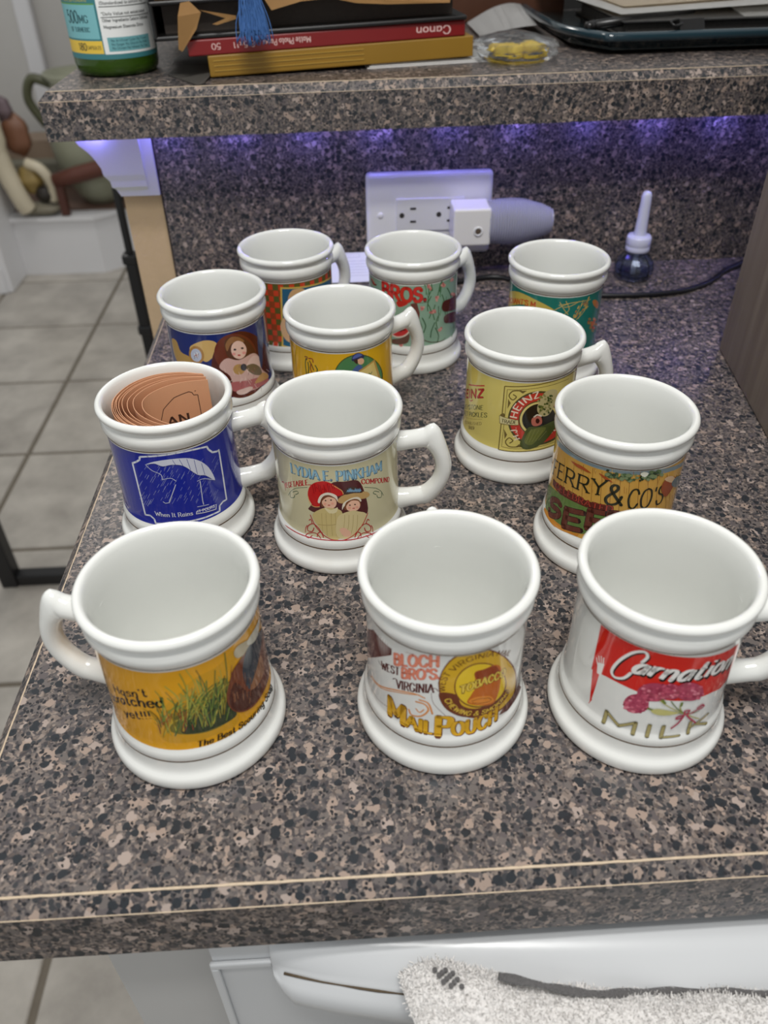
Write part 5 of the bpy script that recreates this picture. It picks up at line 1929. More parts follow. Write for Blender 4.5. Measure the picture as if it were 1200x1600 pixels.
 'H': ((34, 48, 112), """
p 186 148 84 4 -428 665 -360 676 -330 600 -248 579 -212 529 -385 480 -442 559
p 214 176 108 4 -233 653 -139 714 -67 724 -21 697 -24 635 -112 553 -161 578 -207 558
p 176 130 70 3 -127 630 -134 574 -171 536 -219 535 -248 573 -239 630 -197 671 -152 670
p 190 196 214 3 -146 620 -151 579 -178 551 -212 551 -233 579 -226 620 -197 650 -164 650
p 170 50 50 0 -208 591 -169 614 -176 580
p 170 50 50 0 -170 605 -175 617 -194 598
p 70 60 60 0 -209 589 -188 607 -200 588
p 60 80 150 0 -183 574 -174 596 -182 592
p 230 230 230 0 -173 580 -181 607 -190 592
p 170 50 50 0 -166 612 -187 610 -178 600
p 230 230 230 0 -158 627 -180 591 -185 587
p 170 50 50 0 -185 593 -163 613 -196 588
p 230 230 230 0 -190 575 -186 604 -186 598
p 70 60 60 0 -213 566 -182 609 -187 589
p 230 230 230 0 -202 616 -171 605 -197 577
p 70 60 60 0 -160 622 -185 601 -198 578
p 60 80 150 0 -191 620 -181 614 -188 602
p 170 50 50 0 -204 585 -166 603 -184 595
p 230 230 230 0 -186 630 -170 619 -182 593
p 170 50 50 0 -203 591 -187 610 -181 602
p 84 34 26 4 434 324 303 255 167 228 54 240 -38 308 -86 424 -76 564 -14 688 83 755 200 740 331 634 453 461
p 112 52 34 4 272 512 220 458 141 438 58 451 -9 496 -47 566 -46 646 -7 715 60 751 140 740 218 681 271 594
p 92 54 34 4 37 710 91 733 170 704 238 622 274 506 171 504 55 566 31 627
p 150 104 62 4 39 682 84 728 143 712 180 665 84 679 44 625
p 236 198 180 3 192 603 172 555 129 542 87 569 71 622 88 672 129 688 172 659
p 60 50 54 3 111 623 107 618 99 618 92 622 90 629 94 634 102 634 108 630
p 60 50 54 3 170 616 166 612 157 612 150 617 147 624 151 628 160 628 167 623
p 190 70 70 3 138 570 134 566 125 567 117 571 114 577 118 581 127 580 135 576
p 232 160 150 3 102 590 97 584 86 583 77 588 74 597 79 604 89 605 99 599
p 232 160 150 3 183 575 177 569 166 569 155 576 152 585 158 592 169 591 180 584
p 214 176 166 4 -30 507 30 571 118 536 244 548 310 475 314 384 399 278 266 256 195 258 69 285 36 425
p 182 104 104 4 28 368 149 357 323 319 389 253 266 256 109 281 44 298
p 230 200 190 4 165 463 240 528 310 475 294 394 201 390
p 120 104 80 4 165 463 230 467 296 408 305 343 216 384
p 190 150 90 3 157 448 138 423 104 420 74 441 66 474 83 501 116 504 147 482
p 60 60 70 3 173 460 163 442 144 440 128 454 123 476 133 494 152 496 169 482
l 236 210 200 30 0 129 383 102 352
l 236 210 200 30 0 6 491 6 459
l 130 84 80 30 0 164 339 145 311
l 170 110 110 30 0 229 372 212 348
l 170 110 110 30 0 169 366 159 333
l 236 210 200 30 0 148 389 154 347
l 236 210 200 30 0 375 350 424 302
l 236 210 200 30 0 187 446 171 428
l 236 210 200 30 0 65 462 70 423
l 236 210 200 30 0 152 387 140 356
l 236 210 200 30 0 228 317 233 289
l 170 110 110 30 0 234 433 242 413
l 170 110 110 30 0 242 274 209 244
l 236 210 200 30 0 50 396 32 379
l 130 84 80 30 0 0 476 -16 463
l 130 84 80 30 0 122 496 109 476
l 130 84 80 30 0 226 271 204 245
l 170 110 110 30 0 204 424 229 388
l 236 210 200 30 0 166 355 184 310
l 130 84 80 30 0 120 353 108 315
l 236 210 200 30 0 -2 437 -12 404
l 130 84 80 30 0 27 340 35 298
l 170 110 110 30 0 -11 337 -4 292
l 170 110 110 30 0 88 486 76 470
l 130 84 80 30 0 190 424 176 392
l 236 210 200 30 0 104 444 115 401
l 236 210 200 30 0 218 300 231 264
l 236 210 200 30 0 119 393 102 357
l 130 84 80 30 0 278 244 256 217
l 236 210 200 30 0 179 355 195 325
p 226 196 186 3 70 292 170 297 198 272 133 251 79 260
p 206 160 100 3 221 307 318 352 399 278 315 285
p 70 76 110 3 334 765 405 754 369 564 314 384 300 538
"""),
 'I': ((112, 84, 40), """
p 206 176 84 0 -71 742 58 735 187 729 366 714 488 697 333 135 -106 223
p 40 96 128 0 -58 727 57 721 186 715 364 699 483 683 337 143 -92 235
p 208 168 120 4 -18 643 13 704 57 719 118 707 141 638 82 595 -6 587
p 220 180 140 4 -101 410 -68 477 -13 513 110 497 108 259 -35 258 -91 325
"""),
 'J': ((222, 172, 28), """
l 150 128 60 90 0 -463 748 -403 735 -403 615 -412 467
l 226 186 70 30 0 -497 732 -434 701 -474 435
l 60 84 40 90 4 -273 696 -284 643 -279 569
l 120 70 40 90 4 -282 707 -260 710 -267 688
l 150 60 40 90 4 -247 704 -216 708 -211 684
l 70 90 44 90 4 -257 671 -254 622 -266 573
l 150 70 40 90 4 -230 669 -238 627 -224 591
l 60 84 40 90 4 -196 663 -181 632 -196 598
l 110 70 40 90 4 -242 686 -225 661 -212 624
l 60 60 36 90 4 -287 566 -237 587 -188 605
p 70 80 36 4 322 529 295 450 214 410 118 405 28 434 -37 494 -64 577 -44 665 14 732 98 754 191 718 277 632
p 74 128 80 4 310 533 285 458 209 419 117 414 32 441 -31 498 -56 578 -38 662 18 726 98 746 187 712 269 631
p 70 96 150 4 23 504 40 593 73 644 111 671 139 650 127 588 95 494
p 40 44 84 4 64 719 78 751 114 763 151 739 153 716 113 715 78 705
p 84 100 168 3 71 723 85 747 114 757 142 739 113 730
p 226 176 140 4 103 707 132 718 150 706 154 686 140 670 116 675
p 60 36 26 3 78 709 104 717 107 682 93 685
p 186 146 76 0 111 627 241 677 294 511 288 441 114 490
p 220 196 120 0 122 617 231 661 272 520 267 440 123 488
l 90 110 60 60 4 171 566 192 585 202 572 214 588
"""),
 'K': ((140, 172, 150), """
l 120 50 44 160 4 -446 745 -389 710 -343 716
l 206 56 44 120 0 -419 746 -369 717
t 112 44 36 111 0.24 0.22 2 0 0.3 -268 654 -168 648 -82 640 17 636 108 642 | BROS.
t 206 50 42 111 0.24 0.22 2 0 0 -268 654 -168 648 -82 640 17 636 108 642 | BROS.
p 110 60 50 0 -19 619 35 623 58 540 55 472 18 513
p 190 44 40 3 -134 627 -73 640 -37 618 -110 583
l 92 100 70 40 4 89 623 126 638 106 735 100 778
l 92 100 70 40 0 -1 624 127 623
l 70 110 70 90 4 138 484 153 539 123 611
l 96 140 100 90 4 281 505 298 558 305 623
l 56 92 60 90 4 231 692 233 748 262 806
l 96 140 100 90 4 239 483 250 538 270 600
l 96 140 100 90 4 237 645 236 702 239 767
l 96 140 100 90 4 442 290 456 344 369 452
l 70 110 70 90 4 162 716 151 774 159 838
l 56 92 60 90 4 91 364 108 421 79 493
l 56 92 60 90 4 301 477 295 538 330 594
l 70 110 70 90 4 215 377 204 439 229 501
l 70 110 70 90 4 131 688 125 746 91 815
l 70 110 70 90 4 203 637 218 690 231 753
l 70 110 70 90 4 186 461 171 523 188 587
l 70 110 70 90 4 473 280 458 349 552 377
l 70 110 70 90 4 238 680 244 735 258 797
l 96 140 100 90 4 108 689 104 746 71 814
l 56 92 60 90 4 81 367 72 427 45 498
l 56 92 60 90 4 152 311 160 370 189 433
l 96 140 100 90 4 394 237 439 277 418 358
l 56 92 60 90 4 379 550 369 612 312 699
l 70 110 70 90 4 124 549 122 607 150 669
l 70 110 70 90 4 125 617 130 674 160 734
l 56 92 60 90 4 219 441 225 498 222 567
l 70 110 70 90 4 330 427 324 489 312 562
l 56 92 60 90 4 215 251 229 307 196 386
l 70 110 70 90 4 293 523 287 583 254 660
p 190 112 108 2 114 750 123 760 134 747 124 739
p 190 112 108 2 120 755 129 765 140 752 130 745
p 206 136 128 2 128 750 138 760 149 747 138 740
p 216 160 148 2 133 739 142 749 153 736 143 728
p 206 136 128 2 128 750 138 760 148 747 138 739
p 206 136 128 2 136 738 145 748 156 734 146 727
p 190 112 108 2 132 730 141 739 152 726 142 719
p 190 112 108 2 113 762 122 772 133 759 123 751
p 206 136 128 2 120 768 129 778 140 765 130 758
p 206 136 128 2 185 651 195 660 207 646 196 639
p 216 160 148 2 199 645 210 654 222 639 210 632
p 216 160 148 2 191 636 202 645 214 631 202 624
p 216 160 148 2 203 653 213 662 226 648 214 641
p 216 160 148 2 191 640 201 649 214 634 202 628
p 190 112 108 2 190 642 201 651 213 636 201 630
p 216 160 148 2 192 624 203 634 215 619 203 612
p 216 160 148 2 190 635 200 644 212 630 200 623
p 190 112 108 2 187 655 197 664 210 650 198 643
p 206 136 128 2 62 565 71 576 81 564 71 555
p 206 136 128 2 59 588 68 599 78 587 68 578
p 206 136 128 2 73 570 82 581 92 568 82 560
p 206 136 128 2 67 582 76 593 87 580 77 572
p 190 112 108 2 63 576 72 586 82 574 72 565
p 206 136 128 2 71 573 80 584 91 571 81 563
p 206 136 128 2 70 581 79 592 90 579 80 570
p 216 160 148 2 81 586 90 597 100 584 90 576
p 190 112 108 2 71 574 80 585 90 572 80 564
p 216 160 148 2 163 543 173 553 184 538 173 531
p 190 112 108 2 150 527 159 536 171 523 160 515
p 206 136 128 2 153 529 163 539 174 525 163 517
p 206 136 128 2 157 541 166 551 178 537 167 530
p 190 112 108 2 155 536 165 546 176 532 165 524
p 216 160 148 2 164 528 174 537 185 523 174 516
p 206 136 128 2 176 542 187 552 198 537 187 530
p 190 112 108 2 134 534 144 544 155 531 144 523
p 190 112 108 2 179 528 189 538 201 523 189 516
p 190 112 108 2 243 372 255 380 269 364 255 358
p 190 112 108 2 224 354 235 362 249 346 236 340
p 206 136 128 2 239 362 251 371 264 354 251 348
p 190 112 108 2 219 362 230 370 243 355 230 348
p 206 136 128 2 234 360 245 369 259 352 246 346
p 190 112 108 2 224 363 236 372 249 356 236 349
p 216 160 148 2 225 360 236 369 250 353 236 347
p 216 160 148 2 232 365 243 374 257 358 244 352
p 206 136 128 2 225 362 236 371 250 355 237 349
p 206 136 128 2 251 741 263 749 277 734 264 728
p 206 136 128 2 251 731 262 739 276 724 263 718
p 206 136 128 2 260 730 272 738 287 722 273 717
p 216 160 148 2 267 737 279 745 295 729 281 724
p 206 136 128 2 249 753 260 761 274 746 261 740
p 206 136 128 2 247 734 258 742 272 727 259 721
p 190 112 108 2 254 742 266 750 280 735 267 729
p 190 112 108 2 249 756 260 764 274 748 261 743
p 216 160 148 2 235 742 246 751 260 736 247 730
p 206 136 128 2 349 756 365 762 387 743 367 741
p 216 160 148 2 363 752 381 757 405 736 383 735
p 190 112 108 2 361 748 378 753 403 733 381 732
p 216 160 148 2 343 751 359 757 381 738 361 735
p 190 112 108 2 368 754 386 759 412 738 389 738
p 206 136 128 2 365 750 383 755 408 734 385 733
p 216 160 148 2 361 760 378 766 402 745 380 744
p 190 112 108 2 345 754 361 760 383 741 363 739
p 216 160 148 2 348 754 364 760 387 740 366 738
p 206 136 128 2 -94 257 -85 270 -74 259 -84 248
p 216 160 148 2 -97 247 -88 260 -78 249 -88 239
p 206 136 128 2 -105 246 -96 259 -85 249 -95 239
p 206 136 128 2 -100 253 -91 266 -80 256 -90 245
p 216 160 148 2 -93 254 -84 268 -73 257 -83 246
p 216 160 148 2 -97 266 -88 279 -78 268 -88 257
p 190 112 108 2 -99 250 -90 263 -80 252 -89 242
p 206 136 128 2 -100 268 -91 281 -81 270 -91 259
p 190 112 108 2 -111 254 -102 267 -91 256 -101 246
p 216 160 148 2 385 624 405 627 435 604 407 605
p 190 112 108 2 389 609 410 612 440 589 412 590
p 190 112 108 2 405 614 428 616 464 590 431 594
p 190 112 108 2 361 629 379 634 403 614 380 613
p 216 160 148 2 371 632 389 636 415 615 391 614
p 206 136 128 2 383 624 404 628 433 605 406 606
p 216 160 148 2 372 628 390 632 416 610 392 610
p 190 112 108 2 408 610 432 613 470 585 435 590
p 206 136 128 2 402 610 425 612 460 586 427 590
p 90 36 32 4 255 551 278 597 368 591 486 573 552 444 374 481 281 509
p 84 34 32 4 285 414 296 470 419 453 552 383 540 328 344 383
p 104 70 56 3 -174 290 -91 315 -26 365 -35 285 -100 259 -169 257
p 222 206 190 4 -22 406 -25 374 -48 343 -86 321 -129 312 -166 319 -186 342 -181 376 -155 411 -115 436 -73 444 -39 432
p 200 44 40 4 -29 410 -32 382 -54 354 -88 334 -127 326 -160 332 -177 352 -173 381 -149 412 -113 435 -75 442 -44 433
t 60 24 22 44 0.24 0.2 2 0 0 -157 350 -54 394 | RICE
l 92 64 50 50 4 94 300 152 270 261 251 301 263
"""),
 'L': ((24, 116, 106), """
p 200 176 84 4 -551 612 -552 642 -362 727 -237 743 -134 726 -50 700 8 664 -101 658 -189 661 -292 644 -552 519
t 200 84 40 44 0.26 0.16 2 0 0 -552 546 -361 625 -237 656 -139 666 | MERCHANT'S M
l 206 178 96 50 4 8 664 79 708 156 727 304 724
l 206 178 96 50 4 166 593 208 663 232 733
l 206 178 96 50 4 45 733 83 675 120 631
l 206 178 96 50 4 90 741 123 673 88 633
l 206 178 96 50 4 281 681 242 622 194 581
l 206 178 96 50 4 211 586 238 649 294 669
l 206 178 96 50 4 81 692 127 698 197 731
l 206 178 96 50 0 41 708 116 723
l 206 170 90 80 0 258 640 266 660
l 196 120 60 80 0 276 682 284 701
l 196 120 60 80 0 178 640 185 660
l 206 170 90 80 0 195 674 203 695
l 206 170 90 80 0 248 679 256 699
l 206 170 90 80 0 180 596 187 617
l 196 120 60 80 0 236 643 244 664
l 196 120 60 80 0 189 598 197 619
l 206 170 90 80 0 277 732 286 751
l 206 170 90 80 0 273 705 282 725
l 206 170 90 80 0 260 678 268 697
l 206 170 90 80 0 213 621 220 642
l 206 170 90 80 0 195 670 203 690
l 206 170 90 80 0 275 654 284 674
l 206 170 90 80 0 166 607 173 628
l 196 120 60 80 0 258 696 266 716
l 206 170 90 80 0 279 730 288 750
l 206 170 90 80 0 221 687 229 707
l 206 170 90 80 0 190 670 197 690
l 196 120 60 80 0 239 696 247 716
l 196 120 60 80 0 196 615 203 636
l 196 120 60 80 0 254 690 263 710
l 206 170 90 80 0 261 662 269 681
l 206 170 90 80 0 178 600 185 621
p 190 120 60 3 334 700 374 700 444 645 439 604 374 645
p 196 100 50 2 354 509 372 517 400 493 379 488
p 196 100 50 2 357 507 375 515 404 490 382 486
p 150 120 70 2 382 435 402 442 438 413 411 412
p 160 60 40 2 359 503 377 511 406 486 385 482
p 196 100 50 2 342 517 359 526 385 503 366 497
p 150 120 70 2 347 484 364 492 391 469 371 464
p 150 120 70 2 314 558 329 567 351 546 335 539
p 150 120 70 2 401 483 425 488 469 456 436 458
p 160 60 40 2 380 530 400 536 434 509 409 507
p 196 100 50 2 360 494 378 502 407 477 385 473
p 196 100 50 2 390 526 412 532 450 503 422 502
p 206 140 110 2 382 504 402 510 437 482 411 481
p 196 100 50 2 447 463 485 461 551 418 508 424
p 196 100 50 2 366 493 384 500 415 475 392 472
p 160 60 40 2 308 533 323 543 344 522 328 515
p 196 100 50 2 378 510 399 516 433 489 407 487
p 206 140 110 2 376 538 396 545 429 518 404 516
p 150 120 70 2 329 518 345 527 369 505 351 499
p 150 120 70 2 311 524 326 534 348 513 331 506
p 196 100 50 2 393 456 415 461 455 431 425 431
p 160 60 40 2 364 470 382 477 413 451 390 448
p 150 120 70 2 343 474 360 483 386 459 366 454
"""),
}

# ------------------------------------------------------------------ the mugs
NSEG = 96
R_LABEL = 36.5
OUT = [(40.5, 0.0), (42.3, 0.5), (43.0, 1.8), (43.2, 3.6), (43.1, 5.4), (42.7, 6.9), (41.9, 8.1), (40.9, 9.0), (40.1, 10.2), (39.5, 12.0), (39.2, 14.0), (39.0, 16.2), (38.9, 17.4), (39.1, 18.5), (39.1, 20.5), (38.6, 22.5), (37.8, 24.0), (37.5, 25.5), (37.3, 30.0),
       (37.1, 40.0), (37.0, 50.0), (36.9, 60.0), (36.9, 70.0), (37.0, 78.0), (37.3, 79.2), (38.0, 80.2), (38.7, 81.6), (39.0, 83.4), (38.9, 85.2), (38.4, 86.8), (37.6, 88.0), (37.0, 88.8), (36.9, 89.6),
       (37.5, 90.2), (38.7, 90.6), (39.6, 91.5), (40.0, 92.9), (39.8, 94.1), (39.1, 95.1), (38.1, 95.65), (37.1, 95.6), (36.2, 95.0), (35.6, 94.0), (35.2, 92.4)]
INN = [(34.4, 88.0), (34.3, 80.0), (34.2, 65.0), (34.0, 45.0), (33.8, 25.0), (33.2, 14.0), (31.8, 9.5), (29.0, 7.0), (24.0, 6.2), (12.0, 6.0), (0.0, 6.0)]
FOOT = [(0.0, 2.2), (34.0, 2.0), (37.0, 0.6), (38.5, 0.0)]
PROFILE = [(r / 1000, z / 1000) for r, z in FOOT + OUT + INN]
mug_body_me = lathe_mesh('mug_body', PROFILE, NSEG)
mug_body_me.materials.append(MAT['porcelain'])
_bz = [(z, r) for r, z in OUT if 14 <= z <= 79.4]


def body_r(z):
    if z <= _bz[0][0]:
        return _bz[0][1]
    for (z0, r0), (z1, r1) in zip(_bz[:-1], _bz[1:]):
        if z <= z1:
            return r0 + (r1 - r0) * (z - z0) / (z1 - z0)
    return _bz[-1][1]


def body_slope(z):
    return (body_r(z + 2.0) - body_r(z - 2.0)) / 4.0


STEP = 2 * math.pi / NSEG


def mug_place(u, v, li):
    th = u / R_LABEL
    k = math.floor(th / STEP + 1e-6)
    f = th / STEP - k
    r = body_r(v) + 0.02 + 0.002 * li
    a0, a1 = k * STEP, (k + 1) * STEP
    p = Vector((math.cos(a0), math.sin(a0), 0)) * (1 - f) + Vector((math.cos(a1), math.sin(a1), 0)) * f
    n = Vector((math.cos(th), math.sin(th), -body_slope(v))).normalized()
    return Vector((p.x * r, p.y * r, v)) / 1000.0, n


CUT_U = [k * STEP * R_LABEL for k in range(-NSEG // 2 + 1, NSEG // 2)]
CUT_V = [z for z, r in _bz if 14 < z < 79]


def band_mesh(z, h, grow):
    prof = [(body_r(z - h / 2) + 0.005, z - h / 2), (body_r(z - h / 2) + grow, z - h / 3), (body_r(z + h / 2) + grow, z + h / 3), (body_r(z + h / 2) + 0.005, z + h / 2)]
    return lathe_mesh('gold_band', [(r / 1000, q / 1000) for r, q in prof], NSEG)


band_lo = band_mesh(17.2, 0.8, 0.12)
band_hi = band_mesh(78.0, 0.7, 0.10)
for b in (band_lo, band_hi):
    b.materials.append(MAT['gold'])

# handle: swept section with a spur at the upper and the lower bend; lies in the local x-z plane
HP = [(34.5, 69.5, 6.6, 6.6, 6.4), (39.0, 69.8, 6.2, 6.2, 5.9), (45.0, 70.6, 6.0, 5.6, 5.6), (50.0, 71.4, 6.2, 5.6, 5.5), (53.0, 71.8, 6.9, 5.8, 5.4), (55.0, 71.6, 10.8, 6.2, 5.0), (56.6, 70.6, 8.6, 6.2, 5.2),
      (58.8, 68.0, 6.8, 5.6, 5.4), (61.2, 63.6, 5.6, 5.0, 5.4), (63.2, 58.0, 5.2, 4.8, 5.4), (64.1, 52.0, 5.2, 4.8, 5.4), (63.6, 46.0, 5.2, 4.9, 5.4), (61.4, 40.0, 5.4, 5.0, 5.4),
      (58.0, 35.0, 6.0, 5.2, 5.4), (55.2, 32.2, 7.0, 5.4, 5.3), (52.8, 30.6, 7.4, 5.6, 5.3), (49.0, 29.4, 6.2, 5.8, 5.5), (44.0, 28.4, 6.4, 6.0, 5.8), (39.0, 27.6, 7.0, 6.6, 6.2), (35.0, 27.0, 7.6, 7.2, 6.8)]
V, Fc = [], []
HS = 18
fine = catmull([(a, b) for a, b, *_ in HP], 3)
nf = len(fine)


def hp_interp(t, i):
    k = min(int(t), len(HP) - 2)
    f = t - k
    return HP[k][i] * (1 - f) + HP[k + 1][i] * f


for q in range(nf):
    t = q / 3.0
    c = fine[q]
    tg = (fine[min(q + 1, nf - 1)] - fine[max(q - 1, 0)]).normalized()
    no = Vector((-tg.y, tg.x))       # outward side of the bend (up on the top arm)
    ao, ai, bt = hp_interp(t, 2), hp_interp(t, 3), hp_interp(t, 4)
    for s in range(HS):
        an = 2 * math.pi * s / HS
        ca, sa = math.cos(an), math.sin(an)
        d = (ao if ca > 0 else ai) * ca
        V.append(((c.x + no.x * d) / 1000, bt * sa / 1000, (c.y + no.y * d) / 1000))
for q in range(nf - 1):
    for s in range(HS):
        j = (s + 1) % HS
        Fc.append((q * HS + s, q * HS + j, (q + 1) * HS + j, (q + 1) * HS + s))
bm = bmesh.new()
vv = [bm.verts.new(v) for v in V]
for f in Fc:
    bm.faces.new([vv[i] for i in f])
handle_me = from_bm('mug_handle', bm, True)
handle_me.materials.append(MAT['porcelain'])

MUGS = {
    'A': ((0.0949, 0.0882), 170, 'yellow mug lettered Hasn\'t scratched yet with a brown hen in grass'),
    'B': ((0.2173, 0.0883), 91, 'white mug with gold Mail Pouch lettering and a tobacco medallion'),
    'C': ((0.3141, 0.0822), -8, 'white mug with a red Carnation banner and pink flowers'),
    'D': ((0.0674, 0.2489), 9, 'blue mug with umbrella panel, holding rolled brown leaflets'),
    'E': ((0.1674, 0.2295), -5, 'cream Lydia E. Pinkham mug picturing two children in hats'),
    'F': ((0.2942, 0.3118), 9, 'pale yellow Heinz mug with a round red pickle emblem'),
    'G': ((0.3327, 0.2116), 84, 'plank-patterned mug lettered Ferry & Co\'s in black'),
    'H': ((0.0780, 0.3992), 108, 'dark blue mug picturing a doll and thread spools'),
    'I': ((0.1285, 0.4863), 42, 'red and green checked mug in the back left row'),
    'J': ((0.1720, 0.3619), 25, 'yellow mug with a boy in a blue cap in a green oval'),
    'K': ((0.2332, 0.4727), 33, 'mint green mug with red Bros. lettering and pink blossoms'),
    'L': ((0.3463, 0.4397), 62, 'teal mug with golden wheat, nearest the scented oil bottle'),
}
for key, (pos, hdir, lab) in MUGS.items():
    face = math.atan2(CAM_POS.y - pos[1], CAM_POS.x - pos[0])
    root = empty('mug', (pos[0], pos[1], 0.0), face)
    tag(root, lab, 'mug', 'collector mugs set out on the counter')
    body = link('mug_body', mug_body_me, root)
    link('gold_band', band_lo, root)
    link('gold_band', band_hi, root)
    h = link('mug_handle', handle_me, root)
    h.rotation_euler = (0, 0, math.radians(hdir) - face)
    bgc, txt = ART[key]
    layers = parse_art(txt)
    if key == 'I':
        pl = []
        for i in range(-13, 14):
            for j in range(11):
                c = (206, 70, 40) if (i + j) % 2 == 0 else ((92, 92, 44) if i % 2 else (150, 70, 36))
                u, v = i * 4.4, 76.0 - j * 5.0
                pl.append((lin(c), [[Vector((u, v)), Vector((u + 4.0, v)), Vector((u + 4.0, v - 4.6)), Vector((u, v - 4.6))]]))
        by = {}
        for c, P in pl:
            by.setdefault(c, []).extend(P)
        layers = list(by.items()) + layers
    if bgc:
        W = math.pi * R_LABEL - 0.001
        layers = [(lin(bgc), [[Vector((-W, 24.6)), Vector((W, 24.6)), Vector((W, 76.8)), Vector((-W, 76.8))]])] + layers
    me = art_mesh('printed_label', layers, mug_place, CUT_U, CUT_V, 22.4, 77.4)
    link('printed_label', me, root, MAT['ink'])

# ------------------------------------------------------------------ rolled leaflets in the blue mug
leaf_mat = plain('copper_brown_paper', (212, 158, 120), 0.6, var=0.05, scale=60)
OUTER = [(19, 25), (4, 29.5), (-12, 28), (-25, 18), (-31, 2), (-27, -14), (-16, -26), (0, -31), (10, -30)]
INNER = [(24, 15), (12, 15), (1, 12), (-8, 5), (-12, -4), (-9, -14), (0, -22), (11, -27), (18, -27)]
NL = 9
mc = MUGS['D'][0]
for k in range(NL):
    t = [0, 0.05, 0.11, 0.17, 0.24, 0.36, 0.52, 0.72, 1.0][k]
    ctl = [Vector(a).lerp(Vector(b), t) for a, b in zip(OUTER, INNER)]
    P = catmull(ctl, 6)
    n = len(P)
    V, Fc = [], []
    zb = 12.0
    for i, q in enumerate(P):
        s = i / (n - 1)
        zt_ = 95.0 - 4.0 * s ** 0.8 - 6 * max(0, s - 0.5) - 0.25 * (NL - k) + (0.8 if k % 2 else 0)
        tg = (P[min(i + 1, n - 1)] - P[max(i - 1, 0)]).normalized()
        no = Vector((-tg.y, tg.x)) * 0.16
        shrink = 1.0
        for sgn in (1, -1):
            V.append(((q.x + sgn * no.x) / 1000, (q.y + sgn * no.y) / 1000, zb / 1000))
            V.append(((q.x + sgn * no.x) / 1000, (q.y + sgn * no.y) / 1000, zt_ / 1000))
    for i in range(n - 1):
        a, b = 4 * i, 4 * (i + 1)
        Fc += [(a, b, b + 1, a + 1), (a + 2, a + 3, b + 3, b + 2), (a + 1, b + 1, b + 3, a + 3), (a, a + 2, b + 2, b)]
    Fc += [(0, 1, 3, 2), (4 * (n - 1), 4 * (n - 1) + 2, 4 * (n - 1) + 3, 4 * (n - 1) + 1)]
    me = mesh_of('leaflet', V, Fc, False)
    o = link('leaflet', me, None, leaf_mat)
    o.location = (mc[0], mc[1], 0)
    tag(o, 'innermost rolled brown leaflet with a printed border in the blue mug' if k == NL - 1 else ('outermost brown leaflet curled against the wall of the blue mug' if k == 0 else 'plain brown leaflet nested between other leaflets in the blue mug'),
        'leaflet', 'rolled brown leaflets in the blue mug')
    if k == NL - 1:
        # printed border and a word on the inner face, along the back run of the sheet
        run = [0.0]
        for a, b in zip(P[:-1], P[1:]):
            run.append(run[-1] + (b - a).length)

        def leaf_place(u, v, li, P=P, run=run):
            d = max(0.0, min(run[-1] - 1e-6, 40.0 - u))
            i = 0
            while i < len(run) - 2 and run[i + 1] < d:
                i += 1
            f = (d - run[i]) / (run[i + 1] - run[i])
            q = P[i].lerp(P[i + 1], f)
            tg = (P[i + 1] - P[i]).normalized()
            no = Vector((-tg.y, tg.x))
            q = q + no * (0.24 + 0.01 * li)
            return Vector((q.x, q.y, v)) / 1000, Vector((no.x, no.y, 0))
        ink = lin((70, 44, 34))
        brd = [(7.5, 55), (7.5, 84.5), (10.0, 84.5), (10.8, 86.3), (12.6, 87), (22, 84.5), (30, 79), (34, 70), (34, 55)]
        def mir(p):
            return [(40.0 - x, y) for x, y in p]
        # the sheet runs right to left as seen, so the print is laid from its far end
        L_ = [(ink, stroke_polys(mir(brd), 0.45, 0)), (ink, stroke_polys(mir([(8.6, 87.0), (8.7, 87.5)]), 0.7, 0)),
              (ink, text_polys('AN', mir([(29, 66), (15, 66)]), 6, .24, .12, 1, 0, 0))]
        me2 = art_mesh('printed_border', L_, leaf_place, [40.0 - r for r in run[1:-1]], [])
        link('printed_border', me2, o, MAT['paper_ink'])

# ------------------------------------------------------------------ things at the back of the counter
outlet = empty('wall_outlet', (0.265, D, 0.060))
tag(outlet, 'white wall outlet on the speckled backsplash', 'outlet')
plate_mat = plain('white_plastic', (226, 226, 230), 0.35)
bm = bmesh.new()
box_bm(bm, (-0.0645, -0.0065, -0.0415), (0.0645, 0.0, 0.0415), 0.0045, 3)
link('cover_plate', from_bm('cover_plate', bm), outlet, plate_mat)
recep = box('receptacle', (-0.034, -0.0085, -0.0165), (0.036, -0.006, 0.0165), plain('receptacle_white', (214, 214, 218), 0.4), outlet, 0.001)
slot_mat = plain('dark_slot', (46, 42, 40), 0.8)
for cx in (-0.018, 0.020):
    for dz in (-0.0065, 0.0065):
        box('slot', (cx - 0.0035 + 0.002, -0.0088, dz - 0.0011), (cx + 0.0045, -0.0084, dz + 0.0011), slot_mat, recep)
    o = link('ground_hole', lathe_mesh('ground_hole', [(0, 0), (0.0026, 0), (0.0026, 0.0005), (0, 0.0005)], 16, False), recep, slot_mat)
    o.rotation_euler = (math.pi / 2, 0, 0)
    o.location = (cx - 0.010, -0.0083, 0)
for cx in (-0.050, 0.050):
    o = link('screw', lathe_mesh('screw', [(0, 0.0012), (0.0022, 0.0010), (0.0030, 0.0004), (0.0032, -0.0004)], 16), outlet, plate_mat)
    o.rotation_euler = (math.pi / 2, 0, 0)
    o.location = (cx, -0.0066, 0.0)

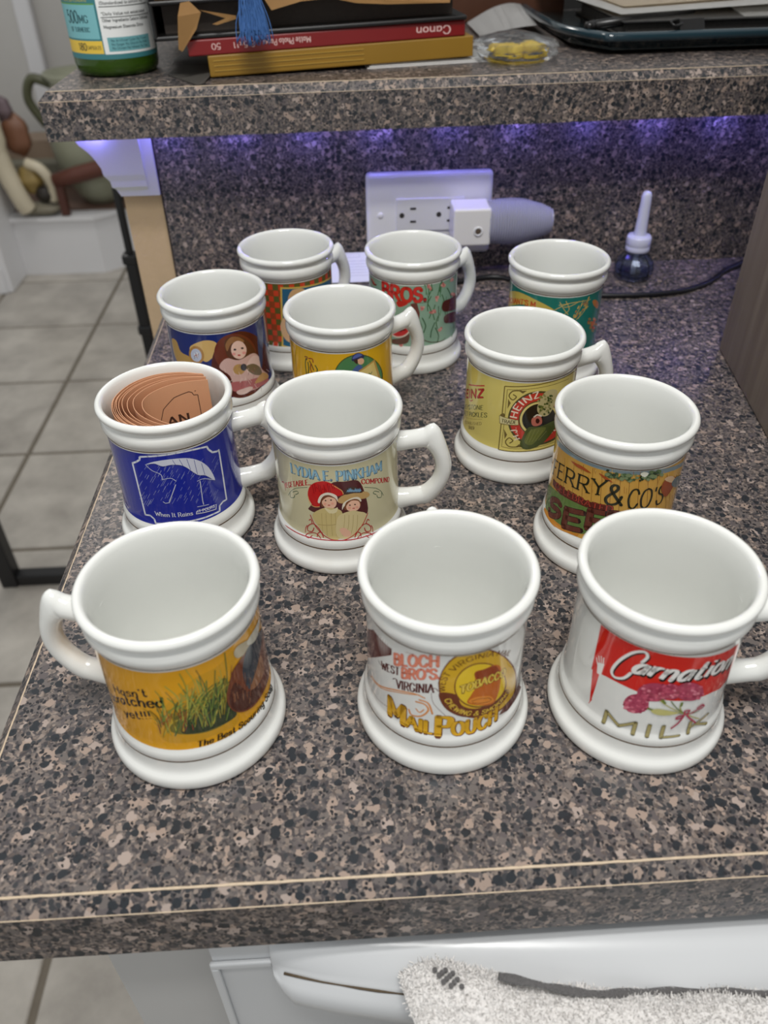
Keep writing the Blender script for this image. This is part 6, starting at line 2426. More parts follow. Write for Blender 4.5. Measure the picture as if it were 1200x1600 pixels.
nl = empty('night_light', (0.303, D - 0.0085, 0.056))
tag(nl, 'plug-in night light with ribbed clear shade in the wall outlet', 'night light')
box('plug_body', (-0.017, -0.034, -0.018), (0.021, 0.0, 0.019), plain('night_light_white', (232, 230, 230), 0.3), nl, 0.0025, 3)
o = link('sensor_ring', lathe_mesh('sensor_ring', [(0.0030, 0.0), (0.0030, 0.0012), (0.0044, 0.0014), (0.0050, 0.0)], 20), nl, plate_mat)
o.rotation_euler = (math.pi / 2, 0, 0); o.location = (0.008, -0.0338, -0.003)
o = link('sensor_eye', lathe_mesh('sensor_eye', [(0, 0.0007), (0.0032, 0.0005), (0.0034, 0.0)], 20), nl, plain('sensor_brown', (96, 82, 68), 0.3))
o.rotation_euler = (math.pi / 2, 0, 0); o.location = (0.008, -0.0338, -0.003)
prof = []
for k in range(53):
    t = k / 52
    env = 0.0205 * (1 - 0.06 * t) * (1 - max(0, (t - 0.5) / 0.5) ** 2.2 * 0.40) + 0.0022 * math.sin(math.pi * min(1, t * 1.4))
    prof.append((env + 0.0008 * (1 if k % 2 else -1), 0.064 * t))
prof += [(0.011, 0.0655), (0.005, 0.0665), (0.0, 0.0668)]
inner = [(max(0.0, r - 0.0024), z - (0.0012 if i > 48 else 0)) for i, (r, z) in enumerate(prof) if i % 3 == 0][::-1]
shade_me = lathe_mesh('shade', prof + [(0.0, 0.0645)] + [(r, z) for r, z in inner if r > 0.001], 48, False)
sh = link('shade', shade_me, nl, None)
shm, N_, L__, b_ = principled('ribbed_violet_plastic')
b_.inputs['Base Color'].default_value = (*lin((212, 213, 232)), 1)
b_.inputs['Roughness'].default_value = 0.12
b_.inputs['Transmission Weight'].default_value = 0.55
b_.inputs['IOR'].default_value = 1.3
shade_me.materials.append(shm)
sh.rotation_euler = (0, math.pi / 2, 0)
sh.location = (0.0195, -0.019, 0.001)
sh.scale = (1.0, 0.82, 1.0)

# scented oil bottle
oil = empty('scented_oil_bottle', (0.476, 0.622, 0.0))
tag(oil, 'small clear scented oil bottle with a frosted white wick cap', 'bottle')
glass_prof = [(0, 0.001), (0.012, 0.0), (0.0165, 0.0015), (0.0195, 0.006), (0.0205, 0.012), (0.0190, 0.018), (0.0150, 0.0235), (0.0108, 0.0265), (0.0095, 0.029), (0.0085, 0.029), (0.0092, 0.0255), (0.0135, 0.0222), (0.0175, 0.017), (0.0188, 0.012), (0.0178, 0.0068), (0.015, 0.003), (0.0, 0.0026)]
g = link('glass_body', lathe_mesh('glass_body', glass_prof, 12, False), oil, clear('clear_blue_glass', (206, 218, 240), 0.03, 1.45))
frost = plain('frosted_plastic', (206, 208, 232), 0.35, coat=0.2)
link('screw_cap', lathe_mesh('screw_cap', [(0.0, 0.029), (0.0118, 0.029), (0.0122, 0.0298), (0.0122, 0.0335), (0.0118, 0.0342), (0.0122, 0.035), (0.0122, 0.042), (0.0112, 0.0440), (0.0060, 0.0448), (0.0, 0.045)], 36), oil, frost)
link('wick_cover', lathe_mesh('wick_cover', [(0.0062, 0.0446), (0.0058, 0.052), (0.0050, 0.078), (0.0047, 0.0835), (0.0038, 0.0862), (0.002, 0.0872), (0, 0.0874)], 28), oil, frost)
link('wick', lathe_mesh('wick', [(0, 0.004), (0.0024, 0.004), (0.0024, 0.029), (0, 0.029)], 14), oil, plain('wick_white', (206, 204, 210), 0.6))

# black cord along the back of the counter
cord_pts = catmull([(0.225, 0.640, 0.0028), (0.28, 0.618, 0.0028), (0.335, 0.628, 0.0028), (0.38, 0.590, 0.0028), (0.434, 0.572, 0.0028), (0.50, 0.573, 0.0028), (0.545, 0.594, 0.0028), (0.585, 0.632, 0.0028), (0.64, 0.655, 0.0028), (0.80, 0.655, 0.0028)], 8)
cord = link('power_cord', tube_mesh('power_cord', cord_pts, 0.0027, 10), None, plain('black_rubber', (16, 16, 20), 0.4))
tag(cord, 'black power cord lying along the back of the counter', 'cord')

# white printed leaflet leaning on the backsplash
lf = empty('instruction_leaflet', (0.138, 0.632, 0.0008))
tag(lf, 'white printed leaflet leaning on the backsplash behind the checked mug', 'leaflet')
ca_, sa_ = math.cos(math.radians(32)), math.sin(math.radians(32))
bm = bmesh.new()
box_bm(bm, (-0.066, 0.0, 0.0), (0.066, 0.037, 0.0006), 0, 1, Matrix.Rotation(math.radians(32), 4, 'X'))
link('paper_sheet', from_bm('paper_sheet', bm), lf, plain('white_paper', (222, 224, 236), 0.6))
Lp = []
for r in range(6):
    Lp.append((lin((150, 152, 176)), stroke_polys([(38, 8 + r * 3.6), (62, 8 + r * 3.6)], 0.35, 0)))
Lp.append((lin((150, 152, 176)), stroke_polys([(40, 31), (54, 31), (54, 35), (40, 35), (40, 31)], 0.3, 0)))
link('printed_text', art_mesh('printed_text', Lp, flat_place((0, -sa_ * 0.0006, ca_ * 0.0006), (1, 0, 0), (0, ca_, sa_))), lf, MAT['paper_ink'])

# tall taupe box on the right
bx = empty('taupe_box', (0.4940, 0.3832, 0.0), math.radians(-7.6))
tag(bx, 'tall taupe cardboard box standing on the right of the counter', 'box')
box('box_body', (0.0, -0.26, 0.0), (0.28, 0.0745, 0.56), MAT['taupe_box'], bx, 0.002)
box('lid_flap', (0.0, -0.26, 0.5602), (0.139, 0.0745, 0.563), MAT['taupe_box'], bx)
box('lid_flap', (0.141, -0.26, 0.5602), (0.28, 0.0745, 0.563), MAT['taupe_box'], bx)
box('lid_tape', (0.115, -0.26, 0.5632), (0.165, 0.0745, 0.5635), plain('brown_tape', (150, 124, 90), 0.3), bx)
for (yy, z0, z1, w) in ((-0.105, 0.008, 0.105, 0.006), (-0.118, 0.0, 0.088, 0.003), (-0.132, 0.01, 0.11, 0.004)):
    box('scuff', (-0.0003, yy - w / 2, z0), (0.0001, yy + w / 2, z1), plain('grey_scuff', (146, 138, 128), 0.5, var=0.2, scale=200), bx)

# ------------------------------------------------------------------ things on the bar shelf
Z = SZ2
# supplement bottle
sb = empty('supplement_bottle', (-0.030, 0.700, Z), math.radians(-96))
tag(sb, 'green supplement bottle with teal and yellow label on the bar shelf', 'bottle')
RB = 0.0385
glassy = clear('green_plastic', (96, 140, 40), 0.08, 1.45, 0.75)
link('bottle_wall', lathe_mesh('bottle_wall', [(0, 0.002), (0.031, 0.0), (0.0355, 0.0015), (0.0378, 0.005), (RB, 0.010), (RB, 0.128), (0.036, 0.136), (0.027, 0.143), (0.024, 0.146), (0.024, 0.150), (0.0225, 0.150), (0.0225, 0.145), (0.034, 0.134), (0.0368, 0.127), (0.0368, 0.010), (0.034, 0.004), (0, 0.0035)], 48), sb, glassy)
link('bottle_cap', lathe_mesh('bottle_cap', [(0, 0.168), (0.024, 0.168), (0.026, 0.166), (0.026, 0.149), (0.0245, 0.149)], 40), sb, plain('white_cap', (228, 228, 226), 0.4))
pill_mat = plain('olive_capsule', (120, 128, 30), 0.3, var=0.2, scale=100)
pr = random.Random(8)
pill_me = None
for k in range(46):
    if pill_me is None:
        pill_me = lathe_mesh('capsule', [(0, 0)] + [(0.0036 * math.sin(a), 0.0036 * (1 - math.cos(a))) for a in (0.4, 0.9, 1.57)] + [(0.0036 * math.cos(a), 0.0144 + 0.0036 * math.sin(a)) for a in (0, 0.6, 1.1)] + [(0, 0.018)], 10)
        pill_me.materials.append(pill_mat)
    a = 2 * math.pi * (k % 15) / 15 + pr.uniform(-0.1, 0.1)
    lvl = k // 15
    o = link('capsule', pill_me, sb)
    rr_ = 0.029
    o.location = (rr_ * math.cos(a) + 0.008 * math.sin(a), rr_ * math.sin(a) - 0.008 * math.cos(a), 0.0095 + 0.0072 * lvl)
    o.rotation_euler = (0, math.pi / 2 + pr.uniform(-0.15, 0.15), a + math.pi / 2 + pr.uniform(-0.2, 0.2))
NB = 48
stepb = 2 * math.pi / NB


def bottle_place(u, v, li):
    th = u / (RB * 1000)
    k = math.floor(th / stepb + 1e-6)
    f = th / stepb - k
    r = RB + 0.00012 + 0.000012 * li
    a0, a1 = k * stepb, (k + 1) * stepb
    p = Vector((math.cos(a0), math.sin(a0), 0)) * (1 - f) + Vector((math.cos(a1), math.sin(a1), 0)) * f
    return Vector((p.x * r, p.y * r, v / 1000)), Vector((math.cos(th), math.sin(th), 0))


def rect(u0, v0, u1, v1):
    return [[Vector((u0, v0)), Vector((u1, v0)), Vector((u1, v1)), Vector((u0, v1))]]


TE, LT, YL, DKT = lin((58, 124, 130)), lin((122, 184, 190)), lin((232, 196, 72)), lin((30, 74, 80))
WHT, BLK = lin((236, 238, 236)), lin((40, 44, 46))
bl = [(TE, rect(-118, 15, 118, 120)), (LT, rect(-118, 31, 2, 57)), (YL, rect(-118, 19.5, 3, 29.5)), (lin((96, 150, 60)), rect(-118, 57, 2, 58)),
      (WHT, rect(4, 19, 62, 118)),
      (WHT, text_polys('Turmeric', [(-54, 79), (-10, 79)], 11, .17, .1, 1, 0, 0)),
      (WHT, text_polys('Curcumin', [(-54, 67), (-10, 67)], 11, .17, .1, 1, 0, 0)),
      (lin((190, 180, 90)), text_polys('WITH BLACK PEPPER', [(-34, 62.5), (-8, 62.5)], 2.6, .16, .12, 0, 0, 0)),
      (lin((190, 180, 90)), text_polys('HERBAL SUPPLEMENTS', [(-34, 59.3), (-4, 59.3)], 2.4, .16, .12, 0, 0, 0)),
      (DKT, text_polys('500', [(-30, 43), (-16, 43)], 9.5, .16, .08, 1, 0, 0)), (DKT, text_polys('MG', [(-15, 43.5), (-6, 43.5)], 5.5, .16, .08, 1, 0, 0)),
      (DKT, text_polys('OF TURMERIC', [(-28, 36.5), (-6, 36.5)], 3.4, .16, .08, 1, 0, 0)),
      (BLK, text_polys('180', [(-22, 22), (-13, 22)], 5.6, .16, .1, 0, 0, 0)), (BLK, text_polys('CAPSULES', [(-12, 23), (1, 23)], 2.6, .14, .1, 0, 0, 0)),
      (lin((110, 170, 176)), rect(8, 21, 50, 32))]
for r, s in enumerate(('No Artificial Color No Flavor', 'No Sugar No Starch No Milk', 'No Gluten No Wheat No Soy')):
    bl.append((DKT, text_polys(s, [(11, 28.6 - 3 * r), (46, 28.6 - 3 * r)], 2.0, .16, .12, 0, 0, 0)))
for r, s in enumerate(('Serving Size 1 Capsule', 'Amount Per Serving', 'Turmeric (Curcuma longa) root', 'Turmeric Extract (Curcuma)', '(Standardized to contain 95)', '*Daily Value not established.', 'Other Ingredients Gelatin Cellulose', 'Magnesium Stearate Silica')):
    y = 77 - r * 5.0 - (3 if r > 4 else 0)
    bl.append((BLK, text_polys(s, [(7, y), (7 + min(46, 1.5 * len(s)), y)], 2.3, .16, .12, 0, 0, 0)))
    if r in (0, 1, 4, 5):
        bl.append((BLK, stroke_polys([(6, y - 1.6), (56, y - 1.6)], 0.5, 0)))
link('paper_label', art_mesh('paper_label', bl, bottle_place, [k * stepb * RB * 1000 for k in range(-NB // 2 + 1, NB // 2)], []), sb, MAT['paper_ink'])


def slab(name, lo, hi, mat, loc, rz, tilt=0.0, parent=None, bevel=0.001):
    bm = bmesh.new()
    box_bm(bm, lo, hi, bevel, 1)
    o = link(name, from_bm(name, bm), parent, mat)
    return o


# white booklet lying under the gold book
wb = empty('white_booklet', (0.215, 0.668, Z), math.radians(8))
tag(wb, 'white paper booklet poking out from under the gold book', 'booklet')
white_paper = plain('matt_white_paper', (214, 212, 210), 0.65, var=0.02)
for k in range(3):
    box('page', (-0.01 + 0.002 * k, -0.006 + 0.002 * k, 0.0012 * k), (0.108 + 0.001 * k, 0.14, 0.0012 * k + 0.0009), white_paper, wb, 0.0004, 1)

gold = empty('gold_book', (0.0640, 0.6440, Z + 0.0012), math.radians(8.0))
tag(gold, 'gold yellow book lying flat at the bottom of the stack', 'book')
gcov = plain('gold_cover', (146, 110, 32), 0.4, var=0.15, scale=14)
box('cover', (0.0, 0.0, 0.0), (0.243, 0.20, 0.0025), gcov, gold, 0.001)
box('cover', (0.0, 0.0, 0.0148), (0.243, 0.20, 0.0170), gcov, gold, 0.001)
box('spine', (-0.0005, -0.002, 0.0), (0.2435, 0.0015, 0.0170), gcov, gold, 0.001)
for zz in (0.0045, 0.0085, 0.0125):
    box('spine_line', (0.004, -0.0026, zz), (0.14, -0.0018, zz + 0.0006), plain('pale_gold_line', (182, 146, 60), 0.4), gold)
box('page_block', (0.003, 0.002, 0.003), (0.240, 0.195, 0.0148), plain('page_edges', (206, 188, 130), 0.7, var=0.1, scale=200), gold)

red = empty('photo_paper_box', (0.0475, 0.6400, Z + 0.0182), math.radians(8.0))
tag(red, 'flat red Canon photo paper box lying upside down on the gold book', 'box')
rm = plain('red_card', (126, 20, 22), 0.32, var=0.08)
box('box_tray', (0.0, 0.0, 0.0), (0.252, 0.216, 0.0126), rm, red, 0.0012)
bmf = bmesh.new()
vv = [bmf.verts.new(v) for v in [(0.2525, 0.002, 0.0), (0.2525, 0.002, 0.012), (0.257, 0.05, 0.0117), (0.259, 0.10, 0.008), (0.257, 0.05, 0.001)]]
bmf.faces.new(vv)
bmesh.ops.solidify(bmf, geom=bmf.faces[:], thickness=0.0006)
link('end_flap', from_bm('end_flap', bmf), red, rm)
TX = lin((226, 190, 184))


def red_place(u, v, li):
    # the box lies upside down: the print runs from the right and stands on its head
    return Vector((0.252 - u / 1000, -0.00008 - li * 0.00002, 0.0126 - v / 1000)), Vector((0, -1, 0))


Lr = [(TX, text_polys('Canon', [(14, 3.4), (46, 3.4)], 6.4, .2, .1, 1, 0, 0)),
      (TX, text_polys('Matte Photo Paper', [(143, 3.8), (186, 3.8)], 4.6, .16, .12, 0, 0, 0)),
      (TX, text_polys('8.5x11', [(193, 3.8), (212, 3.8)], 4.6, .16, .12, 0, 0, 0)), (TX, text_polys('50', [(223, 3.8), (231, 3.8)], 4.6, .16, .12, 0, 0, 0))]
for w in Lr:
    link('printed_word', art_mesh('printed_word', [w], red_place), red, MAT['paper_ink'])

fold = empty('black_binder', (0.0200, 0.6370, Z + 0.0307), math.radians(7))
tag(fold, 'black ring binder lying on the red photo paper box', 'binder')
bkm = plain('black_vinyl', (22, 21, 21), 0.3, var=0.2)
box('binder_cover', (0.0, 0.0, 0.0), (0.28, 0.24, 0.004), bkm, fold, 0.0015)
box('binder_cover', (0.0, 0.0, 0.026), (0.28, 0.24, 0.030), bkm, fold, 0.0015)
box('binder_spine', (0.0, 0.0, 0.0), (0.004, 0.24, 0.030), bkm, fold, 0.0015)
box('binder_pages', (0.01, 0.016, 0.004), (0.27, 0.23, 0.026), plain('dark_page_edges', (52, 44, 38), 0.7, var=0.3, scale=300), fold)

kraft = plain('kraft_paper', (190, 146, 90), 0.7, var=0.12, scale=30)
env = empty('torn_envelope', (0.0260, 0.6300, Z + 0.0612), math.radians(7))
tag(env, 'torn tan kraft envelope resting on the black binder', 'envelope')
box('envelope_body', (0.0, 0.01, 0.0), (0.27, 0.22, 0.004), kraft, env, 0.0008, 1)


def sheet(name, pts, mat, parent, thick=0.0006):
    bm = bmesh.new()
    vs = [bm.verts.new(p) for p in pts]
    f = bm.faces.new(vs)
    bmesh.ops.solidify(bm, geom=[f], thickness=thick)
    return link(name, from_bm(name, bm), parent, mat)


sheet('torn_flap', [(0.024, 0.012, 0.003), (0.038, 0.001, -0.010), (0.032, 0.0005, -0.022), (0.017, 0.001, -0.038), (0.014, 0.001, -0.036), (0.018, 0.001, -0.012)], kraft, env)
sheet('torn_strip', [(0.036, 0.001, -0.008), (0.067, 0.001, -0.014), (0.067, 0.001, -0.0165), (0.050, 0.0005, -0.020), (0.046, 0.0005, -0.019), (0.058, 0.001, -0.0155)], kraft, env)
sheet('torn_strip', [(0.098, 0.001, -0.012), (0.124, 0.001, -0.007), (0.150, 0.001, -0.006), (0.172, 0.001, -0.011), (0.200, 0.001, -0.0135), (0.256, 0.001, -0.0155), (0.262, 0.010, 0.001), (0.090, 0.010, 0.001)], kraft, env)

bd = empty('dark_album', (0.018, 0.637, Z + 0.0668), math.radians(6))
tag(bd, 'dark brown album topping the stack of books', 'album')
box('album_cover', (0.0, 0.0, 0.0), (0.28, 0.24, 0.003), plain('dark_brown_cover', (52, 40, 34), 0.35, var=0.2), bd, 0.001)
box('album_pages', (0.005, 0.004, 0.003), (0.275, 0.236, 0.020), plain('album_pages', (96, 74, 50), 0.7, var=0.3, scale=300), bd)
box('album_cover', (0.0, 0.0, 0.020), (0.28, 0.24, 0.023), plain('dark_brown_cover_top', (46, 36, 30), 0.35, var=0.2), bd, 0.001)

# blue tassel hanging over the stack's front
tas = empty('blue_tassel', (0.1070, 0.6260, Z + 0.0985))
tag(tas, 'blue fringed tassel hanging over the front of the book stack', 'tassel')
tm = plain('blue_thread', (66, 108, 168), 0.45, var=0.3, scale=200)
link('tassel_cord', tube_mesh('tassel_cord', catmull([(0.01, 0.06, 0.0), (0.004, 0.01, 0.001), (0.0, 0.0, -0.004), (0, -0.002, -0.012)], 6), 0.0016, 8), tas, tm)
link('tassel_head', lathe_mesh('tassel_head', [(0, 0), (0.004, -0.001), (0.006, -0.005), (0.0065, -0.010), (0.005, -0.013), (0.0062, -0.015)], 20), tas, tm).location = (0, -0.002, -0.010)
tr = random.Random(4)
th_me = []
for k in range(10):
    q = random.Random(50 + k)
    x = 0
    pts = [(0, 0, 0), (q.uniform(-.0015, .0015), 0, -0.02), (q.uniform(-.003, .003), q.uniform(-.001, .001), -0.042), (q.uniform(-.004, .004), 0, -0.062)]
    m_ = tube_mesh('thread', catmull(pts, 3), 0.00042, 5)
    m_.materials.append(tm)
    th_me.append(m_)
for k in range(110):
    a = tr.uniform(0, 2 * math.pi)
    d = math.sqrt(tr.uniform(0, 1))
    o = link('thread', th_me[k % 10], tas)
    o.location = (0.0058 * d * math.cos(a), -0.002 + 0.0035 * d * math.sin(a), -0.022)
    o.rotation_euler = (-0.10 * d * math.sin(a) - 0.03, 0.20 * d * math.cos(a) * -1 + tr.uniform(-.05, .05), tr.uniform(0, 6.28) * 0)
    o.scale = (1, 1, tr.uniform(0.62, 0.80))

# papers left of the stack
wp = empty('white_sheet', (0.012, 0.745, Z + 0.0006))
tag(wp, 'white sheets of paper between the supplement bottle and the stack', 'paper')
for k in range(3):
    sheet('page', [(0.004, -0.02 + 0.004 * k, 0.0012 * k), (0.060, -0.04 + 0.006 * k, 0.0012 * k), (0.075, 0.12, 0.0012 * k), (0.006 + .004 * k, 0.10, 0.0012 * k)], white_paper, wp, 0.0004)
ts = sheet('torn_plastic_sheet', [(0.022, 0.668, Z + 0.0006), (0.057, 0.6125, Z + 0.0008), (0.0625, 0.616, Z + 0.0010), (0.066, 0.655, Z + 0.0034), (0.06, 0.70, Z + 0.0036), (0.030, 0.715, Z + 0.002)], plain('smoky_sheet', (120, 116, 110), 0.35, var=0.15), None, 0.0004)
tag(ts, 'torn grey sheet hanging to the shelf edge at the stack corner', 'sheet')

# crumpled clear bag with yellow pieces
bagm = clear('clear_film', (235, 238, 240), 0.12, 1.12, 0.95)
bag = empty('clear_plastic_bag', (0.347, 0.694, Z))
tag(bag, 'crumpled clear plastic bag with yellow pieces on the bar shelf', 'bag')
bm = bmesh.new()
bmesh.ops.create_icosphere(bm, subdivisions=4, radius=1)
q = random.Random(9)
ph = [(Vector((q.uniform(-1, 1), q.uniform(-1, 1), q.uniform(-1, 1))).normalized(), q.uniform(3, 9), q.uniform(0, 6)) for _ in range(10)]
for v in bm.verts:
    k = 1 + sum(0.035 * abs(math.sin(v.co.dot(d) * f + p)) for d, f, p in ph)
    c = v.co * k
    v.co = Vector((c.x * 0.034, c.y * 0.045, 0.0085 + max(-0.0085, c.z * 0.010)))
link('film', from_bm('film', bm, False), bag, bagm)
ym = plain('yellow_piece', (226, 190, 40), 0.35, var=0.2, scale=90)
for k, (x, y, r) in enumerate(((-0.010, -0.016, 0.007), (-0.002, -0.020, 0.006), (0.012, -0.018, 0.0075), (0.018, -0.014, 0.006), (-0.016, -0.008, 0.006))):
    lump('yellow_piece', (x, y, r * 0.8 + 0.001), r, ym, bag, (1.4, 0.9, 0.75), 20 + k)

# white letter between the stack and the glass tray
lt = empty('white_letter', (0.330, 0.80, Z + 0.0006))
tag(lt, 'curled white letter lying behind the clear plastic bag', 'paper')
V, Fc = [], []
for i in range(13):
    for j in range(2):
        x = i / 12
        V.append((0.068 * x, 0.0 + j * 0.10 + 0.03 * x * x, 0.004 + 0.016 * math.sin(x * 2.2) * (0.3 + 0.7 * j)))
for i in range(12):
    Fc.append((2 * i, 2 * i + 2, 2 * i + 3, 2 * i + 1))
bm = bmesh.new()
vv = [bm.verts.new(v) for v in V]
for f in Fc:
    bm.faces.new([vv[i] for i in f])
bmesh.ops.solidify(bm, geom=bm.faces[:], thickness=0.0005)
link('letter_sheet', from_bm('letter_sheet', bm, True), lt, white_paper)

# brown wooden tray behind the letter
wt = empty('brown_wooden_box', (0.42, 1.00, Z - 0.193))
wt.location = (0.40, 0.93, Z)
tag(wt, 'dark brown wooden box behind the white letter', 'box')
wood = plain('dark_wood', (84, 50, 32), 0.45, var=0.25, scale=25)
box('box_body', (-0.09, 0.0, 0.0), (0.05, 0.08, 0.034), wood, wt, 0.002)
box('box_lid', (-0.092, -0.002, 0.0345), (0.052, 0.082, 0.044), wood, wt, 0.002)

# glass tray with papers, pens
tray = empty('glass_tray', (0.44, 0.688, Z))
tag(tray, 'shallow teal glass tray holding papers at the right of the shelf', 'tray')
gl = plain('teal_glass_edge', (24, 40, 44), 0.12, coat=0.6, var=0.1)
prism('tray_base', [(0.0, 0.0), (0.34, -0.004), (0.34, 0.24), (-0.03, 0.24), (-0.028, 0.05)], 2, 0.004, 0.010, gl, tray)
rim = catmull([(0.34, -0.010, 0.0155), (0.10, -0.007, 0.0155), (0.006, -0.006, 0.0155), (-0.010, 0.004, 0.0155), (-0.034, 0.055, 0.0155), (-0.040, 0.12, 0.0155), (-0.040, 0.24, 0.0155)], 6)
link('tray_rim', tube_mesh('tray_rim', rim, 0.0042, 10), tray, plain('blue_glass_rim', (30, 54, 64), 0.1, coat=0.6))
wall_pts = [(p.x, p.y) for p in rim]
V, Fc = [], []
for x, y in wall_pts:
    V += [(x, y, 0.0145), (x + 0.006, y + 0.006, 0.005)]
for i in range(len(wall_pts) - 1):
    Fc.append((2 * i, 2 * i + 1, 2 * i + 3, 2 * i + 2))
bm = bmesh.new()
vv = [bm.verts.new(v) for v in V]
for f in Fc:
    bm.faces.new([vv[i] for i in f])
bmesh.ops.solidify(bm, geom=bm.faces[:], thickness=0.002)
link('tray_wall', from_bm('tray_wall', bm), tray, gl)
for fx, fy in ((0.03, 0.03), (0.30, 0.03), (0.03, 0.20), (0.30, 0.20)):
    o = link('tray_foot', lathe_mesh('tray_foot', [(0, 0), (0.005, 0), (0.006, 0.004), (0, 0.004)], 14), tray, gl)
    o.location = (fx, fy, 0)

dk = empty('black_folder', (0.455, 0.698, Z + 0.0105))
tag(dk, 'black folder lying inside the glass tray', 'folder')
box('folder_cover', (0.0, 0.004, 0.0), (0.31, 0.20, 0.002), bkm, dk, 0.0006, 1)
box('folder_cover', (0.0, 0.01, 0.012), (0.31, 0.20, 0.014), bkm, dk, 0.0006, 1)
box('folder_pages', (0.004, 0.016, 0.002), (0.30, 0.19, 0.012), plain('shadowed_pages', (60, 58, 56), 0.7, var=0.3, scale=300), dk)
pen = empty('black_pen', (0.437, 0.718, Z + 0.0215), math.radians(22))
tag(pen, 'black pen lying across the left rim of the glass tray', 'pen')
o = link('pen_barrel', tube_mesh('pen_barrel', [(-0.012, 0, 0.0), (0.05, 0, 0.002), (0.11, 0, 0.004)], [0.0045, 0.0045, 0.004], 12), pen, bkm)
link('pen_cap', tube_mesh('pen_cap', [(-0.02, 0, 0.0), (-0.011, 0, 0.0)], [0.0035, 0.0052], 12), pen, bkm)
clip = empty('binder_clip', (0.512, 0.6915, Z + 0.0225), math.radians(12))
tag(clip, 'black binder clip resting on the front rim of the glass tray', 'clip')
prism('clip_body', [(-0.006, -0.004), (0.006, -0.004), (0.0015, 0.005), (-0.0015, 0.005)], 0, -0.012, 0.014, bkm, clip)
link('clip_loop', tube_mesh('clip_loop', catmull([(-0.010, -0.004, 0.002), (-0.019, -0.007, 0.001), (-0.021, -0.002, 0.004), (-0.012, 0.0, 0.005), (-0.008, 0.002, 0.003)], 5), 0.0011, 6), clip, bkm)
card = sheet('white_card', [(0.575, 0.712, Z + 0.0250), (0.655, 0.712, Z + 0.0250), (0.655, 0.80, Z + 0.0262), (0.590, 0.80, Z + 0.0262)], plain('white_card_paper', (196, 194, 190), 0.6), None, 0.0006)
tag(card, 'small white card lying on the black folder in the tray', 'card')
fl = empty('white_file_folder', (0.455, 0.722, Z + 0.0290), math.radians(2.5))
tag(fl, 'open white file folder spread over the glass tray', 'folder')
wf = plain('white_card_stock', (226, 224, 220), 0.5)
sheet('folder_leaf', [(0.0, 0.0, 0.0), (0.33, 0.012, 0.007), (0.33, 0.28, 0.012), (-0.05, 0.28, 0.010)], wf, fl, 0.0012)
sheet('cream_sheet', [(0.012, 0.03, 0.0030), (0.32, 0.05, 0.0096), (0.32, 0.27, 0.0150), (-0.02, 0.27, 0.0130)], plain('cream_paper', (214, 200, 178), 0.6), fl, 0.0006)
sheet('blue_white_sheet', [(0.075, 0.065, 0.0090), (0.34, 0.055, 0.0150), (0.34, 0.27, 0.0200), (0.045, 0.27, 0.0170)], plain('pale_blue_paper', (214, 222, 230), 0.5), fl, 0.0010)

for o in (sb, wb, gold, red, fold, env, bd, tas, wp, ts, bag, lt, wt, tray, dk, pen, clip, card, fl):
    on_shelf(o)
for o in (gold, red, fold, env, bd):      # the stack leans up to the right, over the booklet
    o.rotation_euler.y -= 0.016

# ------------------------------------------------------------------ terry towel over the dishwasher handle
tw = empty('terry_towel', (0.40, 0.0, FLOOR_Z))
tag(tw, 'white terry towel with grey stripes draped over the dishwasher handle', 'towel')


def bunch(x):
    return math.exp(-((x + 0.185) / 0.045) ** 2)


def towel_point(x, t):
    """t runs 0..1 from the hanging back edge over the bar to the hanging front edge"""
    o_ = handle_out(x)
    b_ = bunch(x)
    ring = [(0.012, -0.17), (0.0115, -0.05), (0.0095 + 0.003 * b_, -0.012 + 0.012 * b_), (0.002 + 0.003 * b_, 0.008 + 0.012 * b_), (-0.010, 0.013 + 0.010 * b_), (-0.019 - 0.004 * b_, 0.003 + 0.006 * b_), (-0.0225 - 0.006 * b_, -0.02), (-0.0235 - 0.006 * b_, -0.07), (-0.0225, -0.20)]
    u = t * (len(ring) - 1)
    k = min(int(u), len(ring) - 2)
    f = u - k
    g = [ring[max(0, min(len(ring) - 1, q))] for q in (k - 1, k, k + 1, k + 2)]
    r = [0.5 * (2 * g[1][c] + (g[2][c] - g[0][c]) * f + (2 * g[0][c] - 5 * g[1][c] + 4 * g[2][c] - g[3][c]) * f * f + (3 * g[1][c] - g[0][c] - 3 * g[2][c] + g[3][c]) * f ** 3) for c in (0, 1)]
    return Vector((x, -o_ + r[0], SEAM_Z + r[1]))


q = random.Random(3)
ph = [q.uniform(0, 6.28) for _ in range(8)]
NX, NT = 200, 72
V, Fc = [], []
for i in range(NX + 1):
    s = i / NX
    for j in range(NT + 1):
        t = j / NT
        x = -0.207 + 0.447 * s + 0.005 * math.sin(9 * t + ph[0]) * (1 - s)
        p0 = towel_point(x, t)
        p1 = towel_point(x, min(1, t + 0.01)) - towel_point(x, max(0, t - 0.01))
        no = Vector((0, -p1.z, p1.y)).normalized()
        if no.z < 0 and 0.3 < t < 0.55:
            no = -no
        w = 0.0018 * math.sin(41 * x + 4 * t + ph[1]) + 0.0012 * math.sin(87 * x - 7 * t + ph[2]) + 0.0006 * math.sin(190 * x + 13 * t + ph[3]) + q.uniform(-1, 1) * 0.0005
        endc = 0.010 * max(0.0, 1 - s / 0.06) ** 2
        V.append(p0 + no * (w - endc * 0.0) + Vector((0, 0, -endc)) * (1 if 0.3 < t < 0.6 else 0.3))
for i in range(NX):
    for j in range(NT):
        Fc.append((i * (NT + 1) + j, (i + 1) * (NT + 1) + j, (i + 1) * (NT + 1) + j + 1, i * (NT + 1) + j + 1))


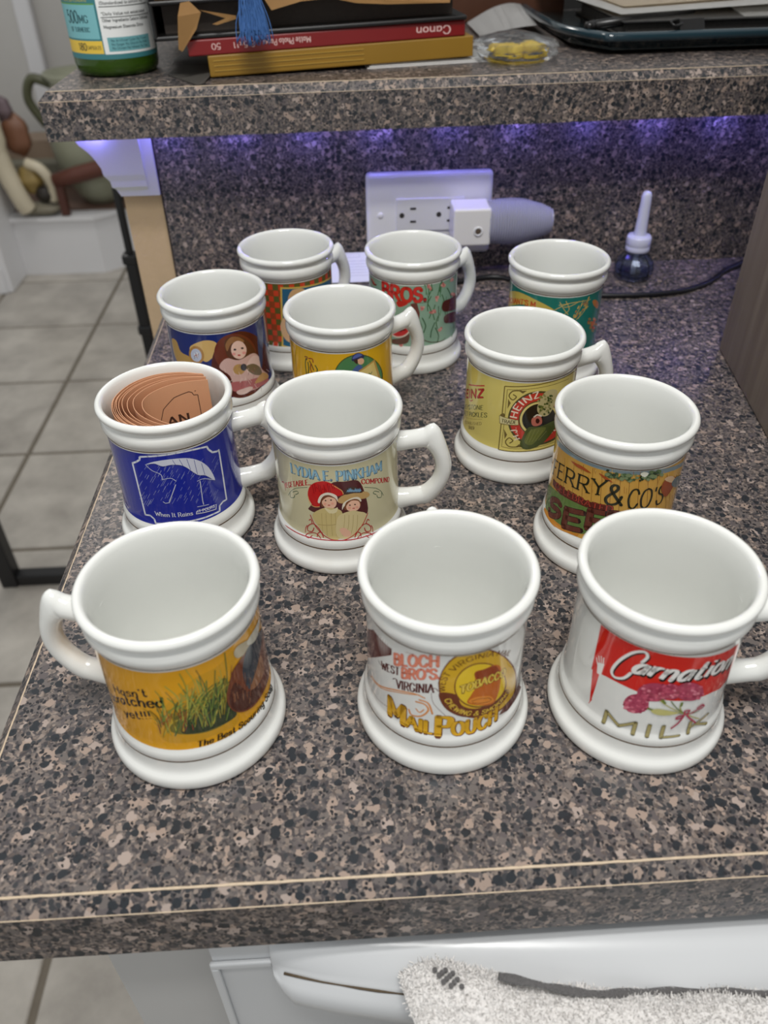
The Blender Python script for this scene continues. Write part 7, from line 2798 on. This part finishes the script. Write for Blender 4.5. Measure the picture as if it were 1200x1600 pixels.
def terry(name, stripe):
    m, N, L, b = principled(name)
    tc = N.new('ShaderNodeTexCoord')
    nz = N.new('ShaderNodeTexVoronoi')
    nz.inputs['Scale'].default_value = 620
    L.new(tc.outputs['Object'], nz.inputs['Vector'])
    bp = N.new('ShaderNodeBump')
    bp.inputs['Strength'].default_value = 0.9
    bp.inputs['Distance'].default_value = 0.0012
    L.new(nz.outputs['Distance'], bp.inputs['Height'])
    L.new(bp.outputs['Normal'], b.inputs['Normal'])
    b.inputs['Base Color'].default_value = (*lin(stripe), 1)
    b.inputs['Roughness'].default_value = 0.95
    b.inputs['Sheen Weight'].default_value = 0.3
    return m


terry_white = terry('white_terry', (232, 229, 226))
terry_grey = terry('grey_terry', (96, 94, 94))
cloth = link('cloth', mesh_of('cloth', V, Fc, True), tw, terry_white)
# pile: tiny loops standing on the cloth, too many to count
polys = cloth.data.polygons
V, Fc = [], []
npl = len(polys)
for k in range(60000):
    f = polys[q.randrange(npl)]
    if f.center.z < SEAM_Z - 0.09:
        continue
    c = f.center + Vector((q.uniform(-1, 1) * 0.0014, q.uniform(-1, 1) * 0.0010, q.uniform(-1, 1) * 0.0008))
    n = f.normal.copy()
    if n.dot(c - Vector((c.x, -handle_out(c.x) - 0.006, SEAM_Z - 0.03))) < 0:
        n = -n
    h = q.uniform(0.0010, 0.0024)
    d = (n + Vector((q.uniform(-1, 1), q.uniform(-1, 1), q.uniform(-1, 1))) * 0.55).normalized()
    sd = d.cross(Vector((q.uniform(-1, 1), q.uniform(-1, 1), q.uniform(-1, 1)))).normalized() * 0.00030
    b0 = len(V)
    V += [c - sd, c + sd, c + d * h + sd * 0.7, c + d * h - sd * 0.7]
    Fc.append((b0, b0 + 1, b0 + 2, b0 + 3))
pile = link('pile', mesh_of('pile', V, Fc), tw, terry_white)
pile['kind'] = 'stuff'
# grey stripe woven along the fold
hem = []
for k in range(61):
    x = -0.168 + 0.40 * k / 60
    t = 0.365 + 0.05 * math.exp(-((x + 0.168) / 0.03) ** 2) - 0.045 * math.sin(60 * x) * math.exp(-((x + 0.10) / 0.06) ** 2) - 0.02 * (k / 60)
    hem.append(towel_point(x, t) + Vector((0, 0.0004, 0.0034)))
link('grey_stripe', tube_mesh('grey_stripe', hem, [0.0018 + 0.0005 * math.sin(i * 1.7) for i in range(len(hem))], 8), tw, terry_grey)
for i in range(4):
    for j in range(6):
        if (i + j) % 2 == 0:
            p0 = towel_point(-0.196 + 0.0023 * i + 0.0008 * j, 0.40 + 0.011 * j)
            box('grey_check', (p0.x - 0.0011, p0.y - 0.0011, p0.z + 0.0008), (p0.x + 0.0011, p0.y + 0.0011, p0.z + 0.0026), terry_grey, tw, 0.0006, 1)
